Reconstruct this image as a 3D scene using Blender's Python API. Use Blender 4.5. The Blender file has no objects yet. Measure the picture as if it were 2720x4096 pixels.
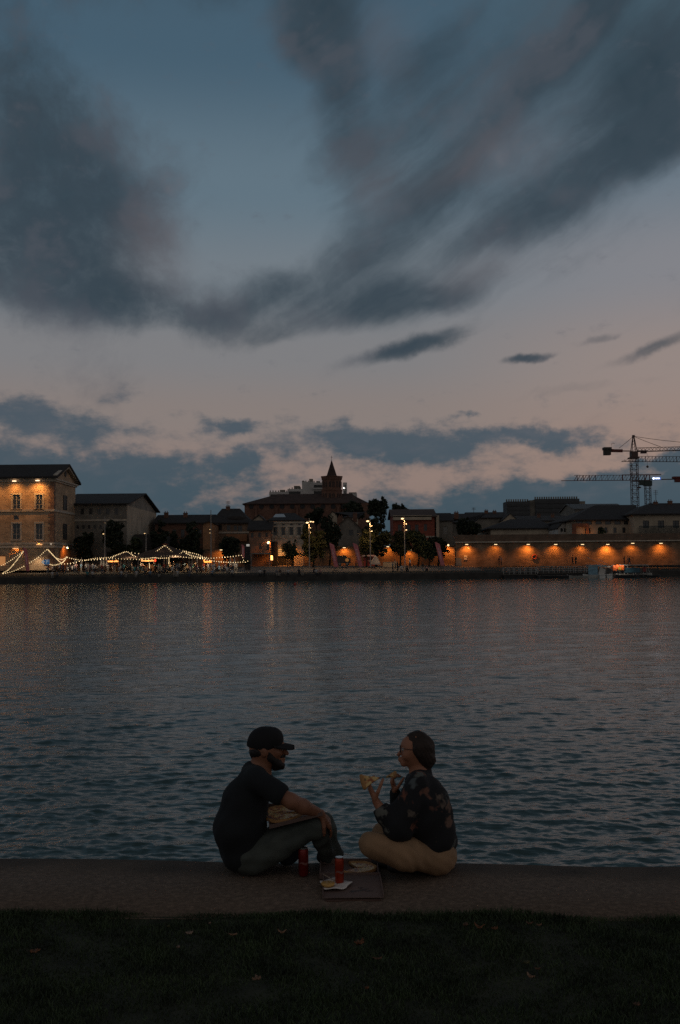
import bpy, math, random, numpy as np
from mathutils import Vector, Matrix
R = math.radians
random.seed(7); rng = np.random.default_rng(7)
sc = bpy.context.scene
col = sc.collection

# ------------------------------------------------------------------ camera
FPX = 3982.0            # focal length in pixels of the 2720 x 4096 photograph
EYE = Vector((0, 0, 1.85))
PITCH, ROLL = 2.99, -0.5
cam_d = bpy.data.cameras.new('camera'); cam = bpy.data.objects.new('camera', cam_d); col.objects.link(cam)
cam_d.sensor_fit = 'VERTICAL'; cam_d.sensor_height = 36.0; cam_d.sensor_width = 24.0
cam_d.lens = 36.0 * FPX / 4096.0
cam_d.clip_start = 0.1; cam_d.clip_end = 6000
CR = Matrix.Rotation(R(90 + PITCH), 3, 'X') @ Matrix.Rotation(R(ROLL), 3, 'Z')
cam.matrix_world = Matrix.Translation(EYE) @ CR.to_4x4()
sc.camera = cam

def W(px, py, D):
    """World point at forward distance D seen at photograph pixel (px, py)."""
    d = CR @ Vector(((px - 1360) / FPX, (2048 - py) / FPX, -1.0))
    return EYE + d * (D / d.y)

# ------------------------------------------------------------------ render / colour
sc.view_settings.view_transform = 'Standard'; sc.view_settings.look = 'None'
sc.view_settings.exposure = 0.0; sc.view_settings.gamma = 1.0
sc.render.engine = 'CYCLES'
sc.cycles.use_denoising = False
sc.cycles.max_bounces = 5; sc.cycles.diffuse_bounces = 2; sc.cycles.glossy_bounces = 3
sc.cycles.caustics_reflective = False; sc.cycles.caustics_refractive = False
sc.cycles.sample_clamp_indirect = 0.7

def lin(c):
    return tuple(((v / 255) / 12.92 if v / 255 <= 0.04045 else ((v / 255 + 0.055) / 1.055) ** 2.4) for v in c)

# ------------------------------------------------------------------ world: dusk sky with broken cloud
SUN_EL, SUN_AZ = 1.5, 62.0          # the sun has just gone down to the right
world = bpy.data.worlds.new('World'); sc.world = world; world.use_nodes = True
wt = world.node_tree; wt.nodes.clear(); WN = wt.nodes; WL = wt.links
def wn(t, **k):
    n = WN.new(t)
    for a, b in k.items():
        setattr(n, a, b)
    return n
def wl(a, b): WL.new(a, b)
def val(s, v):
    if hasattr(v, 'links'): wl(v, s)
    else: s.default_value = v
def M(op, a, b=None, c=None, clamp=False):
    n = wn('ShaderNodeMath', operation=op); n.use_clamp = clamp
    val(n.inputs[0], a)
    if b is not None: val(n.inputs[1], b)
    if c is not None: val(n.inputs[2], c)
    return n.outputs[0]
def VM(op, a, b=None):
    n = wn('ShaderNodeVectorMath', operation=op); val(n.inputs[0], a)
    if b is not None: val(n.inputs[1], b)
    return n.outputs[0] if op not in ('LENGTH', 'DOT_PRODUCT') else n.outputs['Value']
def CMIX(f, a, b):
    n = wn('ShaderNodeMix', data_type='RGBA'); n.clamp_factor = True
    val(n.inputs[0], f); val(n.inputs[6], a); val(n.inputs[7], b); return n.outputs[2]
def RAMP(f, stops, lo=0.0, hi=1.0):
    mr = wn('ShaderNodeMapRange'); val(mr.inputs[0], f); mr.inputs[1].default_value = lo; mr.inputs[2].default_value = hi
    n = wn('ShaderNodeValToRGB'); wl(mr.outputs[0], n.inputs[0]); e = n.color_ramp.elements
    n.color_ramp.interpolation = 'EASE'
    while len(e) < len(stops): e.new(0.5)
    for i, (p, c) in enumerate(stops):
        e[i].position = (p - lo) / (hi - lo); e[i].color = (*lin(c), 1)
    return n.outputs[0]
def NOISE(vec, scale, detail=4, rough=0.55):
    n = wn('ShaderNodeTexNoise'); wl(vec, n.inputs['Vector']); n.inputs['Scale'].default_value = scale
    n.inputs['Detail'].default_value = detail; n.inputs['Roughness'].default_value = rough; return n
def SMOOTH(v, a, b):
    n = wn('ShaderNodeMapRange', interpolation_type='SMOOTHSTEP'); val(n.inputs[0], v)
    n.inputs[1].default_value = a; n.inputs[2].default_value = b; return n.outputs[0]

tc = wn('ShaderNodeTexCoord'); sep = wn('ShaderNodeSeparateXYZ'); wl(tc.outputs['Generated'], sep.inputs[0])
dx, dy, dz = sep.outputs
az = M('MULTIPLY', M('ARCTAN2', dx, dy), 180 / math.pi)        # degrees, 0 = across the river
el = M('MULTIPLY', M('ARCSINE', dz), 180 / math.pi)
cmb = wn('ShaderNodeCombineXYZ'); wl(az, cmb.inputs[0]); wl(el, cmb.inputs[1]); P0 = cmb.outputs[0]
wa = NOISE(P0, 0.10, 5, 0.55)
warp = VM('MULTIPLY', VM('SUBTRACT', wa.outputs['Color'], (0.5, 0.5, 0.5)), (5.0, 4.0, 0.0))
P = VM('ADD', P0, warp)
wb = NOISE(P0, 0.35, 6, 0.6)
Pl = VM('ADD', P0, VM('MULTIPLY', VM('SUBTRACT', wb.outputs['Color'], (0.5, 0.5, 0.5)), (4.0, 2.6, 0.0)))

Pm = VM('ADD', P0, VM('MULTIPLY', VM('SUBTRACT', wb.outputs['Color'], (0.5, 0.5, 0.5)), (3.0, 0.9, 0.0)))
def ang(px, py):
    d = (W(px, py, 100) - EYE).normalized()
    return math.degrees(math.atan2(d.x, d.y)), math.degrees(math.asin(d.z))
def BLOB(px, py, rx, ry, rot, inner=0.15, base=None):
    """soft patch: centre and radii given as the cloud's place in the sky (degrees = px / 69.5)"""
    a, e = ang(px, py)
    mp = wn('ShaderNodeMapping', vector_type='TEXTURE'); wl(base or P, mp.inputs[0])
    mp.inputs['Location'].default_value = (a, e, 0); mp.inputs['Rotation'].default_value = (0, 0, R(rot))
    mp.inputs['Scale'].default_value = (rx / 69.5, ry / 69.5, 1)
    return SMOOTH(VM('LENGTH', mp.outputs[0]), 1.0, inner)
def UNION(bl):
    r = None
    for b, w in bl:
        x = M('SUBTRACT', 1.0, M('MULTIPLY', b, w))
        r = x if r is None else M('MULTIPLY', r, x)
    return M('SUBTRACT', 1.0, r)

# clear sky behind the clouds
sky = wn('ShaderNodeTexSky', sky_type='NISHITA'); sky.sun_disc = False
sky.sun_elevation = R(SUN_EL); sky.sun_rotation = R(SUN_AZ); sky.air_density = 1.2; sky.dust_density = 1.0
skyc = VM('MULTIPLY', sky.outputs[0], (0.10, 0.10, 0.10))
grad = RAMP(el, [(0, (116, 102, 98)), (5, (139, 121, 115)), (8.5, (132, 122, 119)), (12, (123, 123, 126)),
                 (16, (113, 122, 130)), (21, (95, 114, 127)), (28, (68, 92, 109)), (40, (44, 60, 74)), (60, (28, 38, 47))], 0, 60)
warm = CMIX(SMOOTH(az, 2, 19), grad, RAMP(el, [(0, (124, 106, 99)), (6, (149, 127, 118)), (11, (144, 131, 127)), (16, (127, 128, 134)),
                 (21, (104, 118, 130)), (28, (68, 89, 102)), (40, (44, 58, 76)), (60, (28, 37, 48))], 0, 60))
clear = CMIX(0.05, warm, skyc)
# high cloud: soft sheets, drawn out into diagonal streaks towards the right
def DIAG(rot, sx, sy, scale, detail=6, rough=.6, src=None):
    mp = wn('ShaderNodeMapping', vector_type='TEXTURE'); wl(src or P0, mp.inputs[0]); mp.inputs['Rotation'].default_value = (0, 0, R(rot)); mp.inputs['Scale'].default_value = (1 / sx, 1 / sy, 1)
    return NOISE(mp.outputs[0], scale, detail, rough).outputs[0]
dist = SMOOTH(az, -14, 4)                                     # streaks take over to the right
fibre = DIAG(30, .045, .30, 1.0, 7, .58, P)
fibre2 = DIAG(34, .10, .62, 1.0, 6, .6, P)
billow = NOISE(P, 0.17, 8, 0.62).outputs[0]
tex = M('ADD', M('MULTIPLY', M('ADD', M('MULTIPLY', fibre, .65), M('MULTIPLY', fibre2, .35)), dist), M('MULTIPLY', billow, M('SUBTRACT', 1.0, dist)))
tex = M('ADD', M('MULTIPLY', tex, .72), M('MULTIPLY', billow, .28))
high = UNION([(BLOB(230, 800, 620, 620, -10, 0.3), 1.0), (BLOB(300, 1170, 640, 220, -8, .2), .95), (BLOB(40, 350, 420, 420, 0, .1), .8), (BLOB(760, 1290, 360, 100, 8), .55),
              (BLOB(1260, 60, 240, 280, -8, .3), 1.0), (BLOB(1350, 330, 190, 260, 0, .2), .85), (BLOB(1420, 620, 260, 330, 14, .0), .5), (BLOB(1650, 860, 520, 170, 35, .1), .6), (BLOB(1750, 160, 420, 120, 40, .1), .55),
              (BLOB(2330, 690, 820, 180, 22, .2), .95), (BLOB(2660, 330, 420, 330, 30, .2), .85), (BLOB(2150, 330, 980, 120, 36, .1), .6), (BLOB(2350, 60, 700, 110, 36, .2), .8), (BLOB(1800, 640, 760, 120, 32, .1), .5),
              (BLOB(1250, 1120, 640, 150, 20, .1), .6), (BLOB(1600, 1190, 560, 140, 8, .2), .95), (BLOB(1120, 1330, 500, 90, 8, .1), .5), (BLOB(1900, 980, 700, 130, 14, .1), .45),
              (BLOB(1660, 1385, 400, 62, 14, .1, Pm), 1.0), (BLOB(2120, 1435, 150, 30, 5, .1, Pm), .9), (BLOB(2600, 1400, 300, 44, 18, .1, Pm), .75), (BLOB(2400, 1360, 120, 26, 8, .1, Pm), .5), (BLOB(2150, 420, 1000, 600, 30, .3), .56), (BLOB(1500, 500, 480, 700, 0, .2), .36), (BLOB(1300, 60, 330, 330, 0, .3), .6), (BLOB(2300, 1000, 700, 200, 15, .1), .25), (BLOB(1100, 1200, 800, 240, 12, .2), .38), (BLOB(2350, 1560, 500, 30, 8), .25),
              (BLOB(1450, -500, 3000, 420, 10, .1), .8), (BLOB(-1900, 900, 1700, 700, 0, .1), .8), (BLOB(4600, 700, 1700, 700, 10, .1), .8)])
hd = SMOOTH(M('ADD', high, M('MULTIPLY', M('SUBTRACT', tex, 0.5), 2.2)), 0.06, 1.05)
tone = M('ADD', M('MULTIPLY', tex, .55), M('MULTIPLY', NOISE(P0, .14, 4, .55).outputs[0], .45))
hcol = RAMP(tone, [(0.36, (40, 56, 66)), (0.48, (53, 66, 76)), (0.56, (68, 75, 84)), (0.66, (92, 92, 99))], 0.36, 0.66)
c1 = CMIX(M('MULTIPLY', hd, 0.97), clear, hcol)
# brownish lit flanks of the high cloud
fl = UNION([(BLOB(590, 1000, 230, 300, 0, 0), .75), (BLOB(1560, 150, 200, 200, 0, 0), .55), (BLOB(1850, 640, 420, 110, 30, 0), .6), (BLOB(1850, 1090, 240, 110, 10, 0), .55), (BLOB(1500, 720, 250, 180, 20, 0), .4)])
c2 = CMIX(M('MULTIPLY', fl, M('MULTIPLY', tex, 1.1)), c1, (*lin((92, 87, 91)), 1))
# low cloud bank above the roofs
lowb = UNION([(BLOB(120, 1660, 560, 120, -4, 0.2, Pl), .8), (BLOB(950, 1690, 200, 60, 0, 0.2, Pl), .75), (BLOB(1560, 1770, 640, 110, -2, .2, Pl), .9),
              (BLOB(960, 1835, 120, 80, 0, .2, Pl), .75), (BLOB(250, 1930, 740, 190, -6, .3, Pl), .95),
              (BLOB(2350, 1990, 1000, 130, 4, .35, Pl), .9), (BLOB(2150, 1750, 420, 60, 0, .2, Pl), .6), (BLOB(1860, 1655, 100, 40, 0, .1, Pl), .75),
              (BLOB(1370, 1675, 110, 60, 0, .1, Pl), .6), (BLOB(650, 1900, 620, 150, 0, .3, Pl), .6), (BLOB(2650, 1830, 300, 45, 15, .2, Pl), .7), (BLOB(480, 1570, 160, 60, 0, .1, Pl), .4),
              (BLOB(-2600, 1900, 2600, 260, 0, .3, Pl), .9), (BLOB(5400, 1900, 2700, 260, 0, .3, Pl), .9)])
bandp = M('MULTIPLY', SMOOTH(el, 9.8, 6.0), .36)
lowb = M('MAXIMUM', M('ADD', lowb, bandp), M('MULTIPLY', SMOOTH(el, 5.6, 2.2), 1.25))
mpl = wn('ShaderNodeMapping'); wl(P0, mpl.inputs[0]); mpl.inputs['Scale'].default_value = (1, 1.9, 1); mpl.inputs['Rotation'].default_value = (0, 0, R(-6))
ln = NOISE(mpl.outputs[0], 0.42, 9, 0.64).outputs[0]
ld = SMOOTH(M('ADD', lowb, M('MULTIPLY', M('SUBTRACT', ln, 0.5), 2.2)), 0.15, 1.05)
lcol0 = RAMP(el, [(0, (44, 68, 80)), (4, (55, 77, 89)), (8, (68, 82, 93)), (12, (86, 89, 98))], 0, 12)
lt = DIAG(5, .5, 1.1, .8, 6, .6)
lcol = CMIX(M('MULTIPLY', SMOOTH(lt, .45, .8), .35), lcol0, (*lin((98, 98, 104)), 1))
c3 = CMIX(M('MULTIPLY', ld, 0.93), c2, lcol)
# darker towards the east behind the camera and below the horizon
back = SMOOTH(dy, 0.35, -0.6)
c4 = CMIX(M('MULTIPLY', back, 0.8), c3, (*lin((110, 105, 102)), 1))
c5 = CMIX(SMOOTH(el, -0.2, -3), c4, (*lin((14, 16, 18)), 1))
bg = wn('ShaderNodeBackground'); wl(c5, bg.inputs[0]); bg.inputs[1].default_value = 1.07
out = wn('ShaderNodeOutputWorld'); wl(bg.outputs[0], out.inputs[0])
world.cycles.sampling_method = 'MANUAL'; world.cycles.sample_map_resolution = 512

# ------------------------------------------------------------------ last light of the set sun, very weak and soft
sl = bpy.data.lights.new('sun', 'SUN'); sun = bpy.data.objects.new('sun', sl); col.objects.link(sun)
sl.energy = 0.05; sl.angle = R(20); sl.color = (1.0, 0.66, 0.5)
sdir = Vector((math.sin(R(SUN_AZ)) * math.cos(R(4)), math.cos(R(SUN_AZ)) * math.cos(R(4)), math.sin(R(4))))
sun.rotation_euler = sdir.to_track_quat('Z', 'Y').to_euler()

# ------------------------------------------------------------------ materials
MATS = {}
def mat(name, c, rough=0.8, var=0.25, scale=3.0, bump=0.0, bscale=None, metal=0.0, emit=None, es=0.0, spec=0.5, c2=None, detail=5, sheen=0.0, coat=0.0, stretch=None):
    if name in MATS: return MATS[name]
    m = bpy.data.materials.new(name); m.use_nodes = True; t = m.node_tree; b = t.nodes['Principled BSDF']
    b.inputs['Roughness'].default_value = rough; b.inputs['Metallic'].default_value = metal
    b.inputs['Specular IOR Level'].default_value = spec
    b.inputs['Sheen Weight'].default_value = sheen; b.inputs['Coat Weight'].default_value = coat
    tcn = t.nodes.new('ShaderNodeTexCoord'); vec = tcn.outputs['Object']
    if stretch:
        mp = t.nodes.new('ShaderNodeMapping'); mp.inputs['Scale'].default_value = stretch; t.links.new(vec, mp.inputs[0]); vec = mp.outputs[0]
    if var > 0 or c2:
        n = t.nodes.new('ShaderNodeTexNoise'); n.inputs['Scale'].default_value = scale; n.inputs['Detail'].default_value = detail; n.inputs['Roughness'].default_value = .65
        t.links.new(vec, n.inputs['Vector'])
        r = t.nodes.new('ShaderNodeValToRGB'); t.links.new(n.outputs[0], r.inputs[0])
        r.color_ramp.elements[0].position = .32; r.color_ramp.elements[1].position = .68
        lo = [max(0, v * (1 - var)) for v in c]; hi = list(c2) if c2 else [min(1, v * (1 + var)) for v in c]
        r.color_ramp.elements[0].color = (*lo, 1); r.color_ramp.elements[1].color = (*hi, 1)
        t.links.new(r.outputs[0], b.inputs['Base Color'])
    else:
        b.inputs['Base Color'].default_value = (*c, 1)
    if bump > 0:
        n2 = t.nodes.new('ShaderNodeTexNoise'); n2.inputs['Scale'].default_value = bscale or scale * 4; n2.inputs['Detail'].default_value = 6
        t.links.new(vec, n2.inputs['Vector']); bp = t.nodes.new('ShaderNodeBump'); bp.inputs['Strength'].default_value = 1.0; bp.inputs['Distance'].default_value = bump
        t.links.new(n2.outputs[0], bp.inputs['Height']); t.links.new(bp.outputs[0], b.inputs['Normal'])
    if emit:
        b.inputs['Emission Color'].default_value = (*emit, 1); b.inputs['Emission Strength'].default_value = es
    MATS[name] = m; return m
def brick(name, c, c2, mortar, scale=1.0, var=.4):
    """brickwork: real courses a few centimetres high, plus weathering in patches"""
    if name in MATS: return MATS[name]
    m = bpy.data.materials.new(name); m.use_nodes = True; t = m.node_tree; b = t.nodes['Principled BSDF']; b.inputs['Roughness'].default_value = .9
    tcn = t.nodes.new('ShaderNodeTexCoord'); sp = t.nodes.new('ShaderNodeSeparateXYZ'); t.links.new(tcn.outputs['Object'], sp.inputs[0])
    ad = t.nodes.new('ShaderNodeMath'); ad.operation = 'ADD'; t.links.new(sp.outputs[0], ad.inputs[0]); t.links.new(sp.outputs[1], ad.inputs[1])
    cb = t.nodes.new('ShaderNodeCombineXYZ'); t.links.new(ad.outputs[0], cb.inputs[0]); t.links.new(sp.outputs[2], cb.inputs[1])
    bk = t.nodes.new('ShaderNodeTexBrick'); t.links.new(cb.outputs[0], bk.inputs[0]); bk.inputs['Scale'].default_value = scale
    bk.inputs['Color1'].default_value = (*c, 1); bk.inputs['Color2'].default_value = (*c2, 1); bk.inputs['Mortar'].default_value = (*mortar, 1)
    bk.inputs['Mortar Size'].default_value = .03; bk.inputs['Brick Width'].default_value = .9; bk.inputs['Row Height'].default_value = .3
    n = t.nodes.new('ShaderNodeTexNoise'); n.inputs['Scale'].default_value = .55; n.inputs['Detail'].default_value = 8; n.inputs['Roughness'].default_value = .7; t.links.new(tcn.outputs['Object'], n.inputs[0])
    mr = t.nodes.new('ShaderNodeMapRange'); mr.inputs[1].default_value = .3; mr.inputs[2].default_value = .7; mr.inputs[3].default_value = 1 - var; mr.inputs[4].default_value = 1 + var
    t.links.new(n.outputs[0], mr.inputs[0])
    mx = t.nodes.new('ShaderNodeVectorMath'); mx.operation = 'SCALE'; t.links.new(bk.outputs[0], mx.inputs[0]); t.links.new(mr.outputs[0], mx.inputs['Scale'])
    t.links.new(mx.outputs[0], b.inputs['Base Color'])
    MATS[name] = m; return m

# ------------------------------------------------------------------ mesh helpers (world coordinates; obj() makes them local to their parent)
class MB:
    def __init__(s): s.v = []; s.f = []; s.mi = []; s.cur = 0
    def add(s, vs, fs):
        o = len(s.v); s.v.extend([tuple(v) for v in vs]); s.f.extend([tuple(i + o for i in f) for f in fs]); s.mi.extend([s.cur] * len(fs)); return s
    def box(s, x0, x1, y0, y1, z0, z1):
        return s.add([(x0, y0, z0), (x1, y0, z0), (x1, y1, z0), (x0, y1, z0), (x0, y0, z1), (x1, y0, z1), (x1, y1, z1), (x0, y1, z1)],
                     [(0, 3, 2, 1), (4, 5, 6, 7), (0, 1, 5, 4), (1, 2, 6, 5), (2, 3, 7, 6), (3, 0, 4, 7)])
    def obox(s, c, ax, ay, az_):
        c, ax, ay, az_ = map(Vector, (c, ax, ay, az_))
        vs = [c + ax * i + ay * j + az_ * k for k in (-1, 1) for i, j in ((-1, -1), (1, -1), (1, 1), (-1, 1))]
        return s.add(vs, [(0, 3, 2, 1), (4, 5, 6, 7), (0, 1, 5, 4), (1, 2, 6, 5), (2, 3, 7, 6), (3, 0, 4, 7)])
    def bar(s, a, b, w, h=None):
        a, b = Vector(a), Vector(b); d = b - a; L = d.length
        if L < 1e-6: return s
        d /= L; up = Vector((0, 0, 1)) if abs(d.z) < .95 else Vector((1, 0, 0)); sx = d.cross(up).normalized(); u = sx.cross(d)
        return s.obox((a + b) / 2, sx * w / 2, d * L / 2, u * (h or w) / 2)
    def tube(s, pts, rad, n=8, cap=True):
        pts = [Vector(p) for p in pts]
        if not hasattr(rad, '__len__'): rad = [rad] * len(pts)
        vs = []; fs = []
        ref = Vector((0, 0, 1))
        if abs((pts[-1] - pts[0]).normalized().z) > .9: ref = Vector((0, 1, 0))
        for i, p in enumerate(pts):
            d = (pts[min(i + 1, len(pts) - 1)] - pts[max(i - 1, 0)]).normalized()
            a = d.cross(ref).normalized(); b = a.cross(d)
            for k in range(n):
                t = 2 * math.pi * k / n; vs.append(p + (a * math.cos(t) + b * math.sin(t)) * rad[i])
        for i in range(len(pts) - 1):
            for k in range(n):
                k2 = (k + 1) % n; fs.append((i * n + k, i * n + k2, (i + 1) * n + k2, (i + 1) * n + k))
        if cap: fs.append(tuple(range(n - 1, -1, -1))); fs.append(tuple(range((len(pts) - 1) * n, len(pts) * n)))
        return s.add(vs, fs)
    def lathe(s, c, prof, n=24):
        """prof: list of (radius, z) about the vertical axis through c"""
        c = Vector(c); return s.tube([c + Vector((0, 0, z)) for r, z in prof], [max(r, 1e-4) for r, z in prof], n)
    def ball(s, c, r, n=8, m=6, sq=(1, 1, 1)):
        c = Vector(c); vs = []; fs = []
        for j in range(m + 1):
            th = math.pi * j / m
            for k in range(n):
                ph = 2 * math.pi * k / n
                vs.append((c.x + r * sq[0] * math.sin(th) * math.cos(ph), c.y + r * sq[1] * math.sin(th) * math.sin(ph), c.z + r * sq[2] * math.cos(th)))
        for j in range(m):
            for k in range(n):
                k2 = (k + 1) % n; fs.append((j * n + k, (j + 1) * n + k, (j + 1) * n + k2, j * n + k2))
        return s.add(vs, fs)
    def prism(s, poly, axis, a, b):
        """poly in the other two axes, extruded along axis from a to b"""
        def P3(p, t): return {'x': (t, p[0], p[1]), 'y': (p[0], t, p[1]), 'z': (p[0], p[1], t)}[axis]
        n = len(poly); vs = [P3(p, a) for p in poly] + [P3(p, b) for p in poly]
        fs = [tuple(range(n)), tuple(range(2 * n - 1, n - 1, -1))] + [(i, i + n, (i + 1) % n + n, (i + 1) % n) for i in range(n)]
        return s.add(vs, fs)

def link_mesh(name, v, f, mats, parent=None, smooth=False, mi=None):
    off = Vector((0, 0, 0))
    p = parent
    while p is not None: off += p.location; p = p.parent
    me = bpy.data.meshes.new(name)
    v = np.asarray(v, dtype=np.float64) - np.array(off)
    me.from_pydata(v.tolist(), [], f if isinstance(f, list) else f.tolist()); me.update()
    if not isinstance(mats, (list, tuple)): mats = [mats]
    for m in mats: me.materials.append(m)
    if mi is not None and len(mats) > 1: me.polygons.foreach_set('material_index', mi)
    if smooth: me.polygons.foreach_set('use_smooth', [True] * len(me.polygons))
    o = bpy.data.objects.new(name, me); col.objects.link(o)
    if parent: o.parent = parent
    return o
def obj(name, mb, mats, parent=None, smooth=False, fixn=True):
    o = link_mesh(name, mb.v, mb.f, mats, parent, smooth, mb.mi)
    if fixn:
        import bmesh
        bm = bmesh.new(); bm.from_mesh(o.data); bmesh.ops.recalc_face_normals(bm, faces=bm.faces); bm.to_mesh(o.data); bm.free()
    return o
def tag(o, label=None, cat=None, group=None, kind=None):
    if label: o['label'] = label
    if cat: o['category'] = cat
    if group: o['group'] = group
    if kind: o['kind'] = kind
    return o
def thing(name, label, cat, loc, group=None):
    o = bpy.data.objects.new(name, None); col.objects.link(o); o.location = loc; o.empty_display_size = .2
    return tag(o, label, cat, group)
def centre(o, base=None):
    """moves a mesh's origin to its own base"""
    me = o.data; n = len(me.vertices); a = np.empty(n * 3); me.vertices.foreach_get('co', a); a = a.reshape(-1, 3)
    c = np.array(base) if base is not None else np.array([(a[:, 0].min() + a[:, 0].max()) / 2, (a[:, 1].min() + a[:, 1].max()) / 2, a[:, 2].min()])
    me.vertices.foreach_set('co', (a - c).ravel()); me.update(); o.location = Vector(o.location) + Vector(c); return o
def solo(name, mb, mats, label, cat, group=None, smooth=False):
    return tag(centre(obj(name, mb, mats, None, smooth)), label, cat, group)
def copy_tree(o, parent=None):
    c = o.copy(); col.objects.link(c); c.parent = parent
    for ch in list(o.children): copy_tree(ch, c)
    return c
def lamp(name, loc, power, color, parent, kind='POINT', size=.08, aim=None, spot=120, blend=.6):
    l = bpy.data.lights.new(name, kind); l.energy = power; l.color = color; l.shadow_soft_size = size
    o = bpy.data.objects.new(name, l); col.objects.link(o)
    off = Vector((0, 0, 0)); p = parent
    while p is not None: off += p.location; p = p.parent
    o.location = Vector(loc) - off; o.parent = parent
    if kind == 'SPOT':
        l.spot_size = R(spot); l.spot_blend = blend
        o.rotation_euler = (Vector(loc) - Vector(aim)).to_track_quat('Z', 'Y').to_euler()
    return o
ORANGE = (1.0, 0.30, 0.04); WARM = (1.0, 0.62, 0.30)
# ================================================================== the ground, the river and its two banks
WATER_Z = -1.0
GZ = 1.5                                    # level of the town across the river
def bank_y(x):                              # line of the far quay wall, slightly oblique
    return float(np.interp(x, [-600, -60, 0, 25, 40, 70, 600], [158, 169, 174, 178.5, 182, 189, 240]))
def edge_y(x): return 6.375 - 0.072 * x if abs(x) < 40 else 6.375 - 0.072 * 40 * (1 if x > 0 else -1)     # water edge of the near quay
def grass_y(x): return 5.30 - 0.05 * x if abs(x) < 40 else 5.30 - 0.05 * 40 * (1 if x > 0 else -1)

# one sheet of land on each side of the river
def sheet(name, rows, m, smooth=True):
    v = []; f = []; n = len(rows[0])
    for r in rows: v += r
    for j in range(len(rows) - 1):
        for i in range(n - 1): f.append((j * n + i, j * n + i + 1, (j + 1) * n + i + 1, (j + 1) * n + i))
    o = link_mesh(name, v, f, m, None, smooth); return tag(o, kind='structure')
xs = [-3000, -600, -200, -120, -80, -60] + list(np.linspace(-50, 50, 21)) + [60, 70, 80, 120, 200, 600, 3000]
m_gravel = mat('pale gravel', (.17, .155, .14), .95, .3, 1.5)
m_town = mat('town ground', (.06, .057, .05), .95, .3, .3)
m_lawnfar = mat('dark bank turf', (.018, .021, .013), .95, .5, .8)
m_quay = mat('quay stone', (.045, .042, .038), .9, .4, .6)
m_conc = mat('concrete', (.14, .105, .085), .95, .25, 14, .004, 60)
def gz_at(x, t):     # ground height t metres behind the far quay edge
    left = np.interp(x, [-25, -12], [1, 0])
    return float(np.interp(t, [0, 4, 10, 26], [.15, .45, .85, GZ]))
rows = [[(x, bank_y(x) + t, gz_at(x, t)) for x in xs] for t in (0, 4, 10, 26, 60)] + [[(x, 3000, GZ) for x in xs]]
sheet('ground', rows, m_town)
# promenade of pale gravel and the dark turf below it
px_ = list(np.linspace(-19, 26, 24))
sheet('promenade', [[(x, bank_y(x) + t, gz_at(x, t) + .015) for x in px_] for t in (4, 6, 8, 10, 16, 26, 34)], m_gravel)
px2 = [-600, -200, -120, -80, -60] + list(np.linspace(-50, 50, 21)) + [60, 80, 120, 200, 600]
sheet('bank_turf', [[(x, bank_y(x) + t, gz_at(x, t) + .01) for x in px2] for t in (.6, 2, 3.99)], m_lawnfar)
v = []; f = []
px3 = px2
for x in px3: v += [(x, bank_y(x) - .5, -3), (x, bank_y(x) - .25, .02), (x, bank_y(x) - .05, .19), (x, bank_y(x) + .55, .19)]
for i in range(len(px3) - 1):
    for k in range(3): f.append((i * 4 + k, (i + 1) * 4 + k, (i + 1) * 4 + k + 1, i * 4 + k + 1))
tag(link_mesh('far_quay', v, f, m_quay), kind='structure')
# river bed under the near side and near land
def near_rows(ts, z, fn): return [[(x, fn(x) + t, z if not callable(z) else z(x, t)) for x in nx] for t in ts]
nx = [-300, -100, -40, -20, -10] + list(np.linspace(-6, 6, 49)) + [10, 20, 40, 100, 300]
def lump(x, y): return .012 * math.sin(x * 2.1 + y * 1.3) + .010 * math.sin(x * 5.3 - y * 4.1) + .006 * math.sin(x * 11 + y * 7)
v = []; f = []
prof = [(-3.0, .0, 'w'), (-.12, .0, 'w'), (-.05, .012, 'w'), (-.015, .045, 'w'), (0, .10, 'w'), (.0, .35, 'w')]
for x in nx:
    ey, gy = edge_y(x), grass_y(x)
    w = .012 * math.sin(x * 1.7) + .006 * math.sin(x * 6.1 + 1)
    for z, b, _ in prof: v.append((x, ey - b + w, z + (.006 * math.sin(x * 3.3) if z > -.2 else 0)))
    v.append((x, (ey + gy) / 2, .002)); v.append((x, gy - .02, 0.0)); v.append((x, gy - .022, -.3))
k = len(prof) + 3
for i in range(len(nx) - 1):
    for j in range(k - 1): f.append((i * k + j, (i + 1) * k + j, (i + 1) * k + j + 1, i * k + j + 1))
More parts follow.
